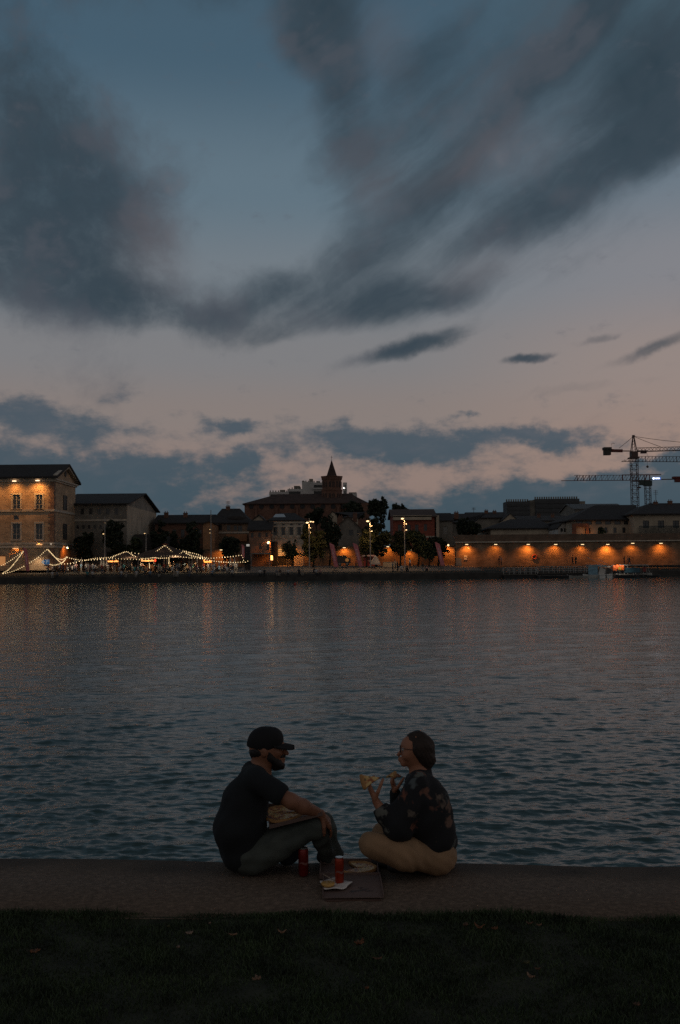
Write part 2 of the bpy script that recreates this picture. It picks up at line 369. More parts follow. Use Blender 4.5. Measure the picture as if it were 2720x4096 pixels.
def quay_mat():
    m = bpy.data.materials.new('near quay concrete'); m.use_nodes = True; t = m.node_tree; b = t.nodes['Principled BSDF']; b.inputs['Roughness'].default_value = .92
    N = t.nodes.new; Lk = t.links.new
    tcn = N('ShaderNodeTexCoord'); sp = N('ShaderNodeSeparateXYZ'); Lk(tcn.outputs['Object'], sp.inputs[0])
    # distance from the worn strip along the edge of the quay
    m1 = N('ShaderNodeMath'); m1.operation = 'MULTIPLY_ADD'; Lk(sp.outputs[0], m1.inputs[0]); m1.inputs[1].default_value = .072; Lk(sp.outputs[1], m1.inputs[2])
    n = N('ShaderNodeTexNoise'); n.inputs['Scale'].default_value = 1.3; n.inputs['Detail'].default_value = 6; Lk(tcn.outputs['Object'], n.inputs[0])
    m2 = N('ShaderNodeMath'); m2.operation = 'MULTIPLY_ADD'; Lk(n.outputs[0], m2.inputs[0]); m2.inputs[1].default_value = .5; Lk(m1.outputs[0], m2.inputs[2])
    mr = N('ShaderNodeMapRange'); mr.interpolation_type = 'SMOOTHSTEP'; Lk(m2.outputs[0], mr.inputs[0]); mr.inputs[1].default_value = 6.15; mr.inputs[2].default_value = 6.40
    n2 = N('ShaderNodeTexNoise'); n2.inputs['Scale'].default_value = 26; n2.inputs['Detail'].default_value = 8; n2.inputs['Roughness'].default_value = .75; Lk(tcn.outputs['Object'], n2.inputs[0])
    r = N('ShaderNodeValToRGB'); Lk(n2.outputs[0], r.inputs[0]); e = r.color_ramp.elements
    e[0].position = .3; e[0].color = (.090, .064, .046, 1); e[1].position = .7; e[1].color = (.30, .215, .155, 1); x_ = e.new(.5); x_.color = (.165, .12, .088, 1)
    vo = N('ShaderNodeTexVoronoi'); vo.inputs['Scale'].default_value = 30; Lk(tcn.outputs['Object'], vo.inputs[0])
    peb = N('ShaderNodeMapRange'); Lk(vo.outputs['Distance'], peb.inputs[0]); peb.inputs[1].default_value = .18; peb.inputs[2].default_value = .05
    n5 = N('ShaderNodeTexNoise'); n5.inputs['Scale'].default_value = 9; Lk(tcn.outputs['Object'], n5.inputs[0])
    pk = N('ShaderNodeMapRange'); Lk(n5.outputs[0], pk.inputs[0]); pk.inputs[1].default_value = .55; pk.inputs[2].default_value = .65
    pm = N('ShaderNodeMath'); pm.operation = 'MULTIPLY'; Lk(peb.outputs[0], pm.inputs[0]); Lk(pk.outputs[0], pm.inputs[1])
    mxp = N('ShaderNodeMix'); mxp.data_type = 'RGBA'; Lk(pm.outputs[0], mxp.inputs[0]); Lk(r.outputs[0], mxp.inputs[6]); mxp.inputs[7].default_value = (.33, .27, .22, 1)
    n3 = N('ShaderNodeTexNoise'); n3.inputs['Scale'].default_value = 2.2; n3.inputs['Detail'].default_value = 7; Lk(tcn.outputs['Object'], n3.inputs[0])
    r3 = N('ShaderNodeValToRGB'); Lk(n3.outputs[0], r3.inputs[0]); r3.color_ramp.elements[0].color = (.055, .043, .033, 1); r3.color_ramp.elements[1].color = (.12, .088, .063, 1)
    r3.color_ramp.elements[0].position = .35; r3.color_ramp.elements[1].position = .65
    mx = N('ShaderNodeMix'); mx.data_type = 'RGBA'; Lk(mr.outputs[0], mx.inputs[0]); Lk(mxp.outputs[2], mx.inputs[6]); Lk(r3.outputs[0], mx.inputs[7])
    Lk(mx.outputs[2], b.inputs['Base Color'])
    bp = N('ShaderNodeBump'); bp.inputs['Distance'].default_value = .014; Lk(n2.outputs[0], bp.inputs['Height']); Lk(bp.outputs[0], b.inputs['Normal'])
    return m
tag(link_mesh('quay', v, f, quay_mat(), None, True), kind='structure')
m_soil = mat('turf soil', (.030, .032, .016), .95, .5, 6)
sheet('lawn', [[(x, y0 + 0, .012 + lump(x, y0)) for x in nx] for y0 in ()] + [[(x, grass_y(x) - t, (.002 if t < .02 else .000 + lump(x, grass_y(x) - t))) for x in nx] for t in (0, .08, .2, .4, .7, 1, 1.4, 1.9, 2.5, 3.2, 4.2, 6, 10, 30, 100, 300)], m_soil)

# grass blades: thick where the photograph looks, thinner around
def grass():
    V = []; F = []
    def patch(n, x0, x1, t0, t1, s):
        x = rng.uniform(x0, x1, n); t = t0 + (t1 - t0) * rng.random(n); gy = 5.30 - .05 * x
        y = gy - t; z = -.004 + .012 * np.sin(x * 2.1 + y * 1.3) + .010 * np.sin(x * 5.3 - y * 4.1)
        clump = .55 + .45 * np.sin(x * 7.3 + 2 * np.sin(y * 5.1)) * np.sin(y * 8.7 + 1.7 * np.sin(x * 3.9)); clump = np.clip(clump, .25, 1)
        h = s * (.010 + .024 * rng.random(n)) * (.45 + clump); a = rng.uniform(0, 2 * math.pi, n); w = s * .0028
        le = h * rng.uniform(.1, .9, n); b = rng.uniform(0, 2 * math.pi, n)
        p0 = np.stack([x - w * np.cos(a), y - w * np.sin(a), z], 1); p1 = np.stack([x + w * np.cos(a), y + w * np.sin(a), z], 1)
        mx, my = x + le * .4 * np.cos(b), y + le * .4 * np.sin(b)
        p2 = np.stack([mx + w * .7 * np.cos(a), my + w * .7 * np.sin(a), z + h * .6], 1); p3 = np.stack([mx - w * .7 * np.cos(a), my - w * .7 * np.sin(a), z + h * .6], 1)
        p4 = np.stack([x + le * np.cos(b), y + le * np.sin(b), z + h], 1)
        o = sum(len(q) for q in V)
        V.append(np.stack([p0, p1, p2, p3, p4], 1).reshape(-1, 3)); i = o + 5 * np.arange(n)
        F.extend(np.stack([i, i + 1, i + 2, i + 3], 1).tolist()); F.extend(np.stack([i + 3, i + 2, i + 4], 1).tolist())
    patch(110000, -2.5, 2.5, -.015, 2.0, 1.0); patch(9000, -2.6, 2.6, -.05, .03, 1.15)
    patch(26000, -6, -2.5, 0, 2.6, 1.3); patch(26000, 2.5, 6, 0, 2.6, 1.3); patch(14000, -3, 3, 2.0, 4.5, 1.4)
    m = mat('grass blades', (.026, .048, .018), .7, .6, 5, c2=(.062, .098, .036))
    o = link_mesh('grass', np.concatenate(V), F, m); tag(o, kind='stuff'); return o
grass()

# ------------------------------------------------------------------ the river: real wavelets, thinning out with distance
def river():
    nr, nc = 860, 820
    # rows spaced evenly as seen from the bank, so near wavelets are fine
    q = np.linspace(1 / 5.9, 1 / 260.0, nr); y = 1 / q
    dyv = np.abs(np.gradient(y))
    t = np.linspace(-1, 1, nc)
    Y = np.repeat(y[:, None], nc, 1); X = t[None, :] * (Y * .42 + 1.5)
    Z = np.zeros_like(X)
    cell = np.maximum(dyv[:, None], .42 * 2 * Y / nc)
    r = np.random.default_rng(3)
    DX = np.zeros_like(X); DY = np.zeros_like(X)
    wd = 1.75                       # main direction of travel
    for lam, amp, n, spread in ((3.1, .0070, 8, .32), (1.5, .0048, 12, .34), (.80, .0031, 16, .36), (.42, .0023, 24, .45), (.23, .0016, 26, .6), (.13, .0010, 24, .8)):
        for i in range(n):
            L = lam * r.uniform(.7, 1.4); a = wd + r.normal(0, spread); k = 2 * math.pi / L; ph = r.uniform(0, 6.28); A = amp * r.uniform(.5, 1.2)
            fade = np.clip((L / (2.2 * cell)) - 1, 0, 1)
            th = k * (X * math.cos(a) + Y * math.sin(a)) + ph
            # wave groups: patches of livelier water
            g = .65 + .35 * np.sin(X * .35 * math.cos(a + 1) + Y * .23 + ph) * np.sin(Y * .17 - X * .11 + ph * 2)
            Z += A * fade * g * np.cos(th)
            DX -= A * fade * g * math.cos(a) * np.sin(th) * .9; DY -= A * fade * g * math.sin(a) * np.sin(th) * .9
    v = np.stack([X + DX, Y + DY, Z + WATER_Z], 2).reshape(-1, 3)
    i = (np.arange(nr - 1)[:, None] * nc + np.arange(nc - 1)[None, :]).ravel()
    f = np.stack([i, i + 1, i + nc + 1, i + nc], 1)
    me = bpy.data.meshes.new('water'); me.vertices.add(len(v)); me.vertices.foreach_set('co', v.ravel())
    me.loops.add(len(f) * 4); me.loops.foreach_set('vertex_index', f.ravel().astype(np.int32)); me.polygons.add(len(f))
    me.polygons.foreach_set('loop_start', np.arange(0, len(f) * 4, 4, dtype=np.int32)); me.update(calc_edges=True)
    me.polygons.foreach_set('use_smooth', [True] * len(f))
    o = bpy.data.objects.new('water', me); col.objects.link(o); tag(o, kind='structure')
    m = bpy.data.materials.new('river water'); m.use_nodes = True; tt = m.node_tree; b = tt.nodes['Principled BSDF']
    b.inputs['Base Color'].default_value = (.066, .110, .108, 1); b.inputs['Roughness'].default_value = .09; b.inputs['IOR'].default_value = 1.333
    b.inputs['Specular IOR Level'].default_value = .5; b.inputs['Specular Tint'].default_value = (.86, 1.0, 1.0, 1)
    tcn = tt.nodes.new('ShaderNodeTexCoord')
    hs = None
    for sc_, st, d in ((1.6, 1.0, .040), (6.0, .5, .0105), (17.0, .3, .0034)):
        mp = tt.nodes.new('ShaderNodeMapping'); mp.inputs['Rotation'].default_value = (0, 0, R(12)); mp.inputs['Scale'].default_value = (sc_ * .5, sc_ * 1.6, 1)
        tt.links.new(tcn.outputs['Object'], mp.inputs[0])
        n = tt.nodes.new('ShaderNodeTexNoise'); n.inputs['Scale'].default_value = 1; n.inputs['Detail'].default_value = 3; n.inputs['Roughness'].default_value = .55; tt.links.new(mp.outputs[0], n.inputs[0])
        ml = tt.nodes.new('ShaderNodeMath'); ml.operation = 'MULTIPLY_ADD'; tt.links.new(n.outputs[0], ml.inputs[0]); ml.inputs[1].default_value = d
        if hs is None: ml.inputs[2].default_value = 0
        else: tt.links.new(hs, ml.inputs[2])
        hs = ml.outputs[0]
    bp = tt.nodes.new('ShaderNodeBump'); bp.inputs['Distance'].default_value = 1.0; bp.inputs['Strength'].default_value = 1.0
    tt.links.new(hs, bp.inputs['Height']); tt.links.new(bp.outputs[0], b.inputs['Normal'])
    me.materials.append(m)
    # calm sheet that carries the river on to either side, seen only from elsewhere
    w = link_mesh('river', [(-3000, -0, -1.12), (3000, 0, -1.12), (3000, 400, -1.12), (-3000, 400, -1.12)], [(0, 1, 2, 3)], m); tag(w, kind='structure')
river()
# ================================================================== buildings across the river
m_pane = mat('window glass', (.02, .025, .03), .12, 0, 1, spec=.8)
m_frame = mat('window frame paint', (.34, .33, .31), .6, .15, 4)
m_framed = mat('dark window frame', (.05, .05, .05), .6, .15, 4)
m_tile = mat('roof tiles dark', (.035, .030, .028), .9, .45, 1.2, stretch=(1, 1, 6))
m_tile2 = mat('roof tiles brown', (.09, .06, .048), .9, .4, 1.2, stretch=(1, 1, 6))
m_stone = mat('pale stone trim', (.50, .44, .36), .85, .25, 2)
m_plaster = mat('grey plaster', (.22, .20, .17), .9, .4, .35, detail=8)
m_plaster2 = mat('beige plaster', (.44, .37, .28), .9, .3, .35, detail=8)
m_brick = brick('warm brick', (.50, .34, .21), (.36, .24, .15), (.46, .37, .26))
m_brickd = brick('dark red brick', (.20, .095, .06), (.15, .07, .048), (.18, .12, .095))
m_brickw = brick('river wall brick', (.24, .15, .09), (.16, .10, .06), (.20, .16, .12), var=.55)
m_white = mat('white render', (.55, .52, .48), .85, .15, .5)
m_metal = mat('grey metal', (.22, .22, .22), .5, .1, 5, metal=.6)
m_dark = mat('near black paint', (.018, .018, .02), .6, .2, 5)
m_skyl = mat('skylight glass', (.55, .6, .62), .15, 0, 1, spec=1)

def wall_mesh(mb, x0, x1, y0, y1, z0, z1, ops, dep=.28):
    """box walls whose front (y0) is pierced by real openings with reveals; ops = [(xa, xb, za, zb)]"""
    ops = [(max(a, x0 + .02), min(b, x1 - .02), max(c, z0 + .02), min(d, z1 - .02)) for a, b, c, d in ops]
    ops = [o for o in ops if o[1] > o[0] and o[3] > o[2]]
    xs_ = sorted({x0, x1, *[v for o in ops for v in o[:2]]}); zs_ = sorted({z0, z1, *[v for o in ops for v in o[2:]]})
    for i in range(len(xs_) - 1):
        for j in range(len(zs_) - 1):
            cx, cz = (xs_[i] + xs_[i + 1]) / 2, (zs_[j] + zs_[j + 1]) / 2
            if any(o[0] < cx < o[1] and o[2] < cz < o[3] for o in ops): continue
            mb.add([(xs_[i], y0, zs_[j]), (xs_[i + 1], y0, zs_[j]), (xs_[i + 1], y0, zs_[j + 1]), (xs_[i], y0, zs_[j + 1])], [(0, 1, 2, 3)])
    for a, b, c, d in ops:
        y = y0 + dep
        mb.add([(a, y0, c), (b, y0, c), (b, y0, d), (a, y0, d), (a, y, c), (b, y, c), (b, y, d), (a, y, d)],
               [(0, 4, 5, 1), (1, 5, 6, 2), (2, 6, 7, 3), (3, 7, 4, 0), (4, 7, 6, 5)])
    mb.add([(x0, y0, z0), (x1, y0, z0), (x1, y1, z0), (x0, y1, z0), (x0, y0, z1), (x1, y0, z1), (x1, y1, z1), (x0, y1, z1)],
           [(1, 2, 6, 5), (2, 3, 7, 6), (3, 0, 4, 7), (4, 5, 6, 7)])
def window(parent, a, b, c, d, y, style='cross', fm=None, lit=None, dep=.28):
    """window part at wall face y: frame with sash bars, glass behind as sub-part; optional stone sill"""
    mb = MB(); t = max(.06, (b - a) * .07); yy0, yy1 = y + .10, y + .19
    mb.box(a, a + t, yy0, yy1, c, d); mb.box(b - t, b, yy0, yy1, c, d); mb.box(a + t, b - t, yy0, yy1, c, c + t); mb.box(a + t, b - t, yy0, yy1, d - t, d)
    if style in ('cross', 'casement'):
        xm = (a + b) / 2; mb.box(xm - t * .6, xm + t * .6, yy0 + .005, yy1 - .005, c + t, d - t)
        for q in ((.33, .66) if style == 'cross' else (.62,)):
            z = c + (d - c) * q; mb.box(a + t, b - t, yy0 + .02, yy1 - .02, z - t * .35, z + t * .35)
    if style == 'louvre':
        for q in range(1, 8): z = c + (d - c) * q / 8; mb.box(a + t, b - t, yy0 + .02, yy1 - .02, z - t * .4, z + t * .4)
    w = obj('window', mb, fm or m_frame, parent)
    p = MB(); p.box(a + t * .5, b - t * .5, yy1 - .04, yy1 - .02, c + t * .5, d - t * .5)
    obj('pane', p, lit or m_pane, w)
    return w
def roof_gx(mb, x0, x1, y0, y1, ze, zr, ov=.5, th=.22, ym=None):
    ym = (y0 + y1) / 2 if ym is None else ym; s1 = (zr - ze) / (ym - y0); s2 = (zr - ze) / (y1 - ym)
    poly = [(y0 - ov, ze - ov * s1 + th), (ym, zr + th), (y1 + ov, ze - ov * s2 + th), (y1 + ov, ze - ov * s2), (ym, zr), (y0 - ov, ze - ov * s1)]
    mb.prism(poly, 'x', x0 - ov, x1 + ov)
def roof_gy(mb, x0, x1, y0, y1, ze, zr, ov=.5, th=.22, xm=None):
    xm = (x0 + x1) / 2 if xm is None else xm; s1 = (zr - ze) / (xm - x0); s2 = (zr - ze) / (x1 - xm)
    poly = [(x0 - ov, ze - ov * s1 + th), (xm, zr + th), (x1 + ov, ze - ov * s2 + th), (x1 + ov, ze - ov * s2), (xm, zr), (x0 - ov, ze - ov * s1)]
    mb.prism(poly, 'y', y0 - ov, y1 + ov)
def roof_hip(mb, x0, x1, y0, y1, ze, zr, ov=.5, th=.2, rx0=None, rx1=None):
    ym = (y0 + y1) / 2; h = (y1 - y0) / 2; rx0 = x0 + h if rx0 is None else rx0; rx1 = x1 - h if rx1 is None else rx1
    a = [(x0 - ov, y0 - ov), (x1 + ov, y0 - ov), (x1 + ov, y1 + ov), (x0 - ov, y1 + ov)]
    vs = [(x, y, ze - .05) for x, y in a] + [(x, y, ze + th) for x, y in a] + [(rx0, ym, zr + th), (rx1, ym, zr + th)]
    mb.add(vs, [(0, 3, 2, 1), (0, 1, 5, 4), (1, 2, 6, 5), (2, 3, 7, 6), (3, 0, 4, 7), (4, 5, 9, 8), (5, 6, 9), (6, 7, 8, 9), (7, 4, 8)])
def chimney(parent, px, py0, py1, D, w=.9, m=None):
    p = W(px, py1, D); t = W(px, py0, D).z; mb = MB(); mb.box(p.x - w / 2, p.x + w / 2, D - .3, D + .3, p.z - .6, t); mb.box(p.x - w / 2 - .07, p.x + w / 2 + .07, D - .37, D + .37, t, t + .12)
    for k in (-.25, .25): mb.tube([(p.x + k * w, D, t + .1), (p.x + k * w, D, t + .45)], .09, 6)
    return obj('chimney', mb, m or m_brickd, parent)
def building(name, label, cat, D, depth, xl, xr, eave, ridge=None, roof='gx', wm=None, rm=None, wins=(), z0=GZ, ov=.5, style='cross', fm=None, chim=(), cornice=None, courses=(), group=None, lit={}, xm=None, rh=None, styles={}, doors=()):
    A, B = W(xl, eave, D), W(xr, eave, D); x0, x1 = A.x, B.x; ze = (A.z + B.z) / 2; y0, y1 = D, D + depth
    t = thing(name, label, cat, ((x0 + x1) / 2, y0, z0), group)
    px_ops = []
    for wdw in list(wins) + list(doors):
        a, b = W(wdw[0], wdw[3], D), W(wdw[2], wdw[1], D); px_ops.append((a.x, b.x, max(a.z, z0 + .1), b.z))
    mb = MB(); wall_mesh(mb, x0, x1, y0, y1, z0 - .3, ze, px_ops)
    rmb = MB()
    if ridge is not None:
        if roof == 'gx':
            ym = (y0 + y1) / 2; zr = W((xl + xr) / 2, ridge, ym).z
            mb.add([(x0, y0, ze), (x0, y1, ze), (x0, ym, zr)], [(0, 1, 2)]); mb.add([(x1, y0, ze), (x1, y1, ze), (x1, ym, zr)], [(0, 1, 2)]); roof_gx(rmb, x0, x1, y0, y1, ze, zr, ov)
        elif roof == 'gy':
            xmm = W(xm, ridge, D).x if xm else (x0 + x1) / 2; zr = W((xl + xr) / 2, ridge, D).z
            for yy in (y0, y1): mb.add([(x0, yy, ze), (x1, yy, ze), (xmm, yy, zr)], [(0, 1, 2)])
            roof_gy(rmb, x0, x1, y0, y1, ze, zr, ov, xm=xmm)
        elif roof == 'hip':
            zr = W((xl + xr) / 2, ridge, (y0 + y1) / 2).z
            r0 = W(rh[0], ridge, (y0 + y1) / 2).x if rh else None; r1 = W(rh[1], ridge, (y0 + y1) / 2).x if rh else None
            roof_hip(rmb, x0, x1, y0, y1, ze, zr, ov, rx0=r0, rx1=r1)
    if roof == 'flat':
        rmb.box(x0 - .15, x1 + .15, y0 - .15, y1 + .15, ze, ze + .35)
    obj('wall', mb, wm or m_plaster, t)
    rf = obj('roof', rmb, rm or m_tile, t)
    for c in chim: chimney(rf, *c)
    for i, o in enumerate(px_ops[:len(wins)]):
        window(t, *o, y0, styles.get(i, style), fm, lit.get(i))
    for i, o in enumerate(px_ops[len(wins):]):
        d = MB(); d.box(o[0], o[1], y0 + .15, y0 + .22, o[2], o[3]); d.box(o[0] + .1, o[1] - .1, y0 + .12, y0 + .15, o[2] + .1, (o[2] + o[3]) / 2); obj('door', d, m_dark, t)
    if cornice: c = MB(); c.box(x0 - .25, x1 + .25, y0 - .3, y0 - .003, ze - cornice, ze - .02); obj('cornice', c, m_stone, t)
    for py in courses:
        z = W((xl + xr) / 2, py, D).z; c = MB(); c.box(x0 - .08, x1 + .08, y0 - .12, y0 - .003, z - .18, z + .18); obj('string_course', c, m_stone, t)
    t['_b'] = 0; del t['_b']
    return t, (x0, x1, y0, y1, ze)

# --- the hospital-like corner house on the left, lit from its eaves
def corner_house():
    D, dep = 178.0, 14.5
    A, B = W(-420, 1912, D), W(216, 1907, D); x0, x1, ze = A.x, B.x, B.z; y0, y1 = D, D + dep; ym = (y0 + y1) / 2
    t = thing('corner_house', 'tall floodlit brick building with pedimented end, at the left edge of the far bank', 'building', ((x0 + x1) / 2, y0, GZ))
    P = lambda a, b, c, d: (W(a, d, D).x, W(c, b, D).x if False else W(c, b, D).x, W((a + c) / 2, d, D).z, W((a + c) / 2, b, D).z)
    cols = [(50, 81), (143, 170), (-43, -12), (-136, -105), (-230, -200), (-323, -293)]
    wins = [P(a, 1979, b, 2037) for a, b in cols] + [P(a, 2094, b, 2158) for a, b in cols]
    small = [P(a + 4, 2062, b - 6, 2080) for a, b in cols if a != 143]
    arch = [P(38, 2188, 96, 2262), P(-140, 2188, -82, 2262), P(-30, 2222, 22, 2262)]
    mb = MB(); wall_mesh(mb, x0, x1, y0, y1, GZ - .3, ze, wins + small + arch)
    # gable end with its own reveals: three slim blind windows and the arched recess
    zr = W(262, 1864, ym).z
    mb.add([(x1, y0, ze), (x1, y1, ze), (x1, ym, zr)], [(0, 1, 2)]); mb.add([(x0, y0, ze), (x0, y1, ze), (x0, ym, zr)], [(0, 1, 2)])
    obj('wall', mb, m_brick, t)
    r = MB(); roof_gx(r, x0, x1, y0, y1, ze, zr, .9, .35); obj('roof', r, m_tile, t)
    for w_ in wins:
        wo = window(t, *w_, y0); a, b, c, d = w_; s = MB()
        s.box(a - .28, a - .003, y0 - .06, y0 - .003, c, d); s.box(b + .003, b + .28, y0 - .06, y0 - .003, c, d); s.box(a - .3, b + .3, y0 - .08, y0 - .003, d, d + .3); s.box(a - .35, b + .35, y0 - .16, y0 - .003, c - .22, c); obj('window_surround', s, m_stone, wo)
    for w_ in small: window(t, *w_, y0, 'none')
    # surrounds, sills, quoins, cornice and courses
    c = MB(); c.box(x0 - .5, x1 + .5, y0 - .5, y0 - .003, ze - .55, ze - .28); c.box(x0 - .3, x1 + .3, y0 - .25, y0 - .003, ze - .85, ze - .55)
    c.box(x1 + .003, x1 + .5, y0, y1 + .5, ze - .55, ze - .28); c.box(x1 + .003, x1 + .25, y0, y1 + .25, ze - .85, ze - .55); obj('cornice', c, m_stone, t)
    for py in (2042, 2174, 2187):
        z = W(110, py, D).z; q = MB(); q.box(x0 - .1, x1 + .16, y0 - .16, y0 - .003, z - .2, z + .2); q.box(x1 + .003, x1 + .16, y0 - .0, y1 + .1, z - .2, z + .2); obj('string_course', q, m_stone, t)
    q = MB(); n = 0; z = GZ
    while z < ze - 1.5:
        h = .62; wq = 1.0 if n % 2 else .65
        q.box(x1 - wq, x1 + .05, y0 - .05, y0 + .0, z, z + h - .04); q.box(x1 + .003, x1 + .05, y0, y0 + (1.65 - wq), z, z + h - .04); z += h; n += 1
    obj('quoin', q, brick('quoin brick', (.28, .16, .10), (.21, .12, .08), (.26, .18, .14)), t)
    # pediment rakes and little oculus
    g = MB(); g.bar((x1 + .35, y0 - .5, ze + .1), (x1 + .35, ym, zr - .15), .7, .5); g.bar((x1 + .35, y1 + .5, ze + .1), (x1 + .35, ym, zr - .15), .7, .5)
    obj('pediment', g, m_stone, t)
    o = MB(); o.tube([(x1 - .05, ym, ze + (zr - ze) * .42), (x1 + .12, ym, ze + (zr - ze) * .42)], .55, 14); obj('oculus', o, m_dark, t)
    for zc, zd in ((W(252, 2040, ym).z, W(252, 1982, ym).z), (W(252, 2158, ym).z, W(252, 2095, ym).z)):
        w_ = MB(); w_.box(x1 + .003, x1 + .07, ym - 1.2, ym + .9, zc, zd); w_.box(x1 + .07, x1 + .14, ym - 1.35, ym - 1.2, zc, zd); w_.box(x1 + .07, x1 + .14, ym + .9, ym + 1.05, zc, zd); obj('blind_window', w_, m_framed, t)
    a_ = MB(); zb, zt = W(245, 2242, ym).z, W(245, 2188, ym).z; a_.box(x1 + .003, x1 + .06, ym - 3.6, ym + 1.4, GZ, zt); obj('arched_recess', a_, mat('recess render', (.30, .16, .08), .9, .3, 2), t)
    # bright cellar window by the arch
    pl = P(-6, 2226, 20, 2262); lb = MB(); lb.box(pl[0], pl[1], y0 + .1, y0 + .2, GZ, pl[3]); obj('lit_window', lb, mat('lit amber window', (.5, .3, .15), .6, .3, 2, emit=(1, .42, .14), es=.35), t)
    # floodlights
    for px, py, pw, sx in ((57, 1919, 105, 0), (150, 1917, 150, 0), (-40, 1921, 100, 0), (-135, 1923, 100, 0)):
        p = W(px, py + 5, D - .8); f_ = MB(); f_.bar((p.x, D - .5, p.z + .1), (p.x, p.y, p.z + .08), .05); f_.box(p.x - .32, p.x + .32, p.y - .16, p.y + .16, p.z - .09, p.z + .06); fo = obj('floodlight', f_, mat('flood lamp head', (.9, .7, .5), .4, 0, 1, emit=(1, .66, .4), es=2.2), t)
        lamp('floodlight_glow', (p.x, p.y - .7, p.z - .3), pw * 4.4, (1, .42, .10), t, 'SPOT', .25, (p.x, y0 + .4, p.z - 5.0), 140, 1.0)
    for px, py, pw in ((157, 2178, 60), (62, 2194, 130), (-112, 2194, 100)):
        p = W(px, py, D - .35); lamp('arch_glow', p, pw * 1.5, ORANGE, t, 'SPOT', .1, (p.x, D + .4, p.z - 1.2 if px != 157 else p.z + 1.2), 150, .7)
        f_ = MB(); f_.box(p.x - .5, p.x + .5, p.y - .1, p.y + .1, p.z - .05, p.z + .05); obj('floodlight', f_, mat('small strip lamp', (.8, .5, .3), .4, 0, 1, emit=(1, .5, .2), es=1.2), t)
    for px, py, yo, pw, es_ in ((250, 2191, ym - 1, 130, 1), (204, 2176, y0 - .4, 6, 0)):
        p = W(px, py, yo); q = MB(); q.ball((x1 + .75 if es_ else p.x, yo, p.z), .16, 8, 6)
        obj('globe_lamp', q, mat('globe lamp', (1, .9, .7), .4, 0, 1, emit=(1, .82, .6), es=3.0) if es_ else mat('dim globe lamp', (.5, .45, .4), .4, 0, 1, emit=(1, .8, .6), es=.35), t)
        if es_: lamp('globe_glow', (x1 + 1.4, yo - .3, p.z + .1), pw * 2, ORANGE, t, 'SPOT', .1, (x1, yo + .2, p.z - 2), 140, .7)
corner_house()

# --- long grey house with the pale end wall
t, b = building('long_house', 'long grey four storey house with a bare beige end wall, right of the floodlit building', 'building', 192, 31, 240, 506, 2016, 1979, 'gx', m_plaster, m_tile,
    wins=[(322 + i * 34, 2034, 336 + i * 34, 2058) for i in range(5)] + [(306 + i * 23, 2101, 315 + i * 23, 2115) for i in range(8)], style='casement', fm=m_framed, ov=.8, courses=(2081,), z0=GZ)
e = MB(); e.box(b[1] + .003, b[1] + .05, b[2] + .4, b[3], GZ, b[4] - .3); e.box(b[1] + .05, b[1] + .25, b[2] + 10, b[2] + 14, W(590, 2145, 205).z, W(590, 2126, 205).z)
obj('end_wall', e, m_plaster2, t)
s = MB(); s.box(b[1] + .25, b[1] + 5.5, b[2] + 6, b[3] - 1, GZ, W(590, 2140, 203).z); obj('annex', s, mat('annex render', (.075, .072, .065), .9, .3, 1), t)

# --- row behind the festival ground
t, _ = building('brick_terrace', 'low dark brick terrace under a long tiled roof, just right of the grey house', 'building', 214, 12, 620, 842, 2092, 2063, 'gx', m_brickd, m_tile, wins=[(690 + i * 34, 2118, 704 + i * 34, 2150) for i in range(4)], style='casement', fm=m_framed, chim=((665, 2052, 2066, 218), (742, 2054, 2066, 218)))
t, _ = building('small_house', 'small house with a flat orange lit front between dark trees', 'building', 205, 7, 812, 858, 2096, 2088, 'gy', mat('lamplight orange plaster', (.36, .19, .10), .9, .3, 1), m_tile, wins=[], ov=.3)  # orange lamplight on the front is put into the plaster colour
t, _ = building('hip_roof_house', 'wide brown house under a large dark hipped roof with an eyebrow dormer', 'building', 212, 15, 850, 994, 2094, 2038, 'hip', mat('brown plaster', (.23, .15, .10), .9, .35, .8), m_tile, wins=[(873, 2100, 888, 2122), (907, 2100, 922, 2122), (952, 2102, 969, 2126), (935, 2102, 948, 2122)], style='casement', fm=m_framed, courses=(2130,), rh=(888, 960), chim=((912, 2028, 2040, 219),))
lo = MB(); p0, p1 = W(905, 2137, 211.7), W(988, 2165, 211.7); lo.box(p0.x, p1.x, 211.5, 211.9, p1.z, p0.z); obj('shop_front', lo, mat('lamplight ochre plaster', (.38, .18, .09), .9, .3, 1), t)  # strip colour carries the orange light falling on the facade
dm = MB(); p0 = W(945, 2062, 214); dm.ball((p0.x, 214.5, p0.z - .8), 1.6, 16, 10, (1.5, 1, .62)); obj('dormer', dm, m_tile, t)
t, _ = building('gable_house', 'pale gabled house end standing behind the small brick house', 'building', 216, 12, 992, 1070, 2095, 2061, 'gy', m_plaster2, m_tile, xm=1036, ov=.35)
t, _ = building('lamp_lit_house', 'small brick house lit by a bright globe lamp on its front wall', 'building', 202, 9, 996, 1082, 2120, 2086, 'gx', brick('rosy brick', (.30, .16, .10), (.22, .11, .075), (.26, .19, .15)), m_tile, wins=[(1004, 2132, 1014, 2150), (1033, 2132, 1043, 2150), (1062, 2130, 1070, 2148), (1035, 2174, 1046, 2198), (1066, 2172, 1077, 2200)], style='casement', fm=m_framed, ov=.4)
p = W(1073, 2171, 201.2); q = MB(); q.ball(p, .24, 10, 8); q.bar(p, (p.x, 202, p.z + .3), .06); obj('globe_lamp', q, mat('bright globe', (1, .85, .6), .4, 0, 1, emit=(1, .70, .40), es=3.0), t); lamp('globe_glow', p + Vector((.2, -.35, .3)), 260, ORANGE, t, 'SPOT', .1, p + Vector((.4, .6, -2)), 150, .6)
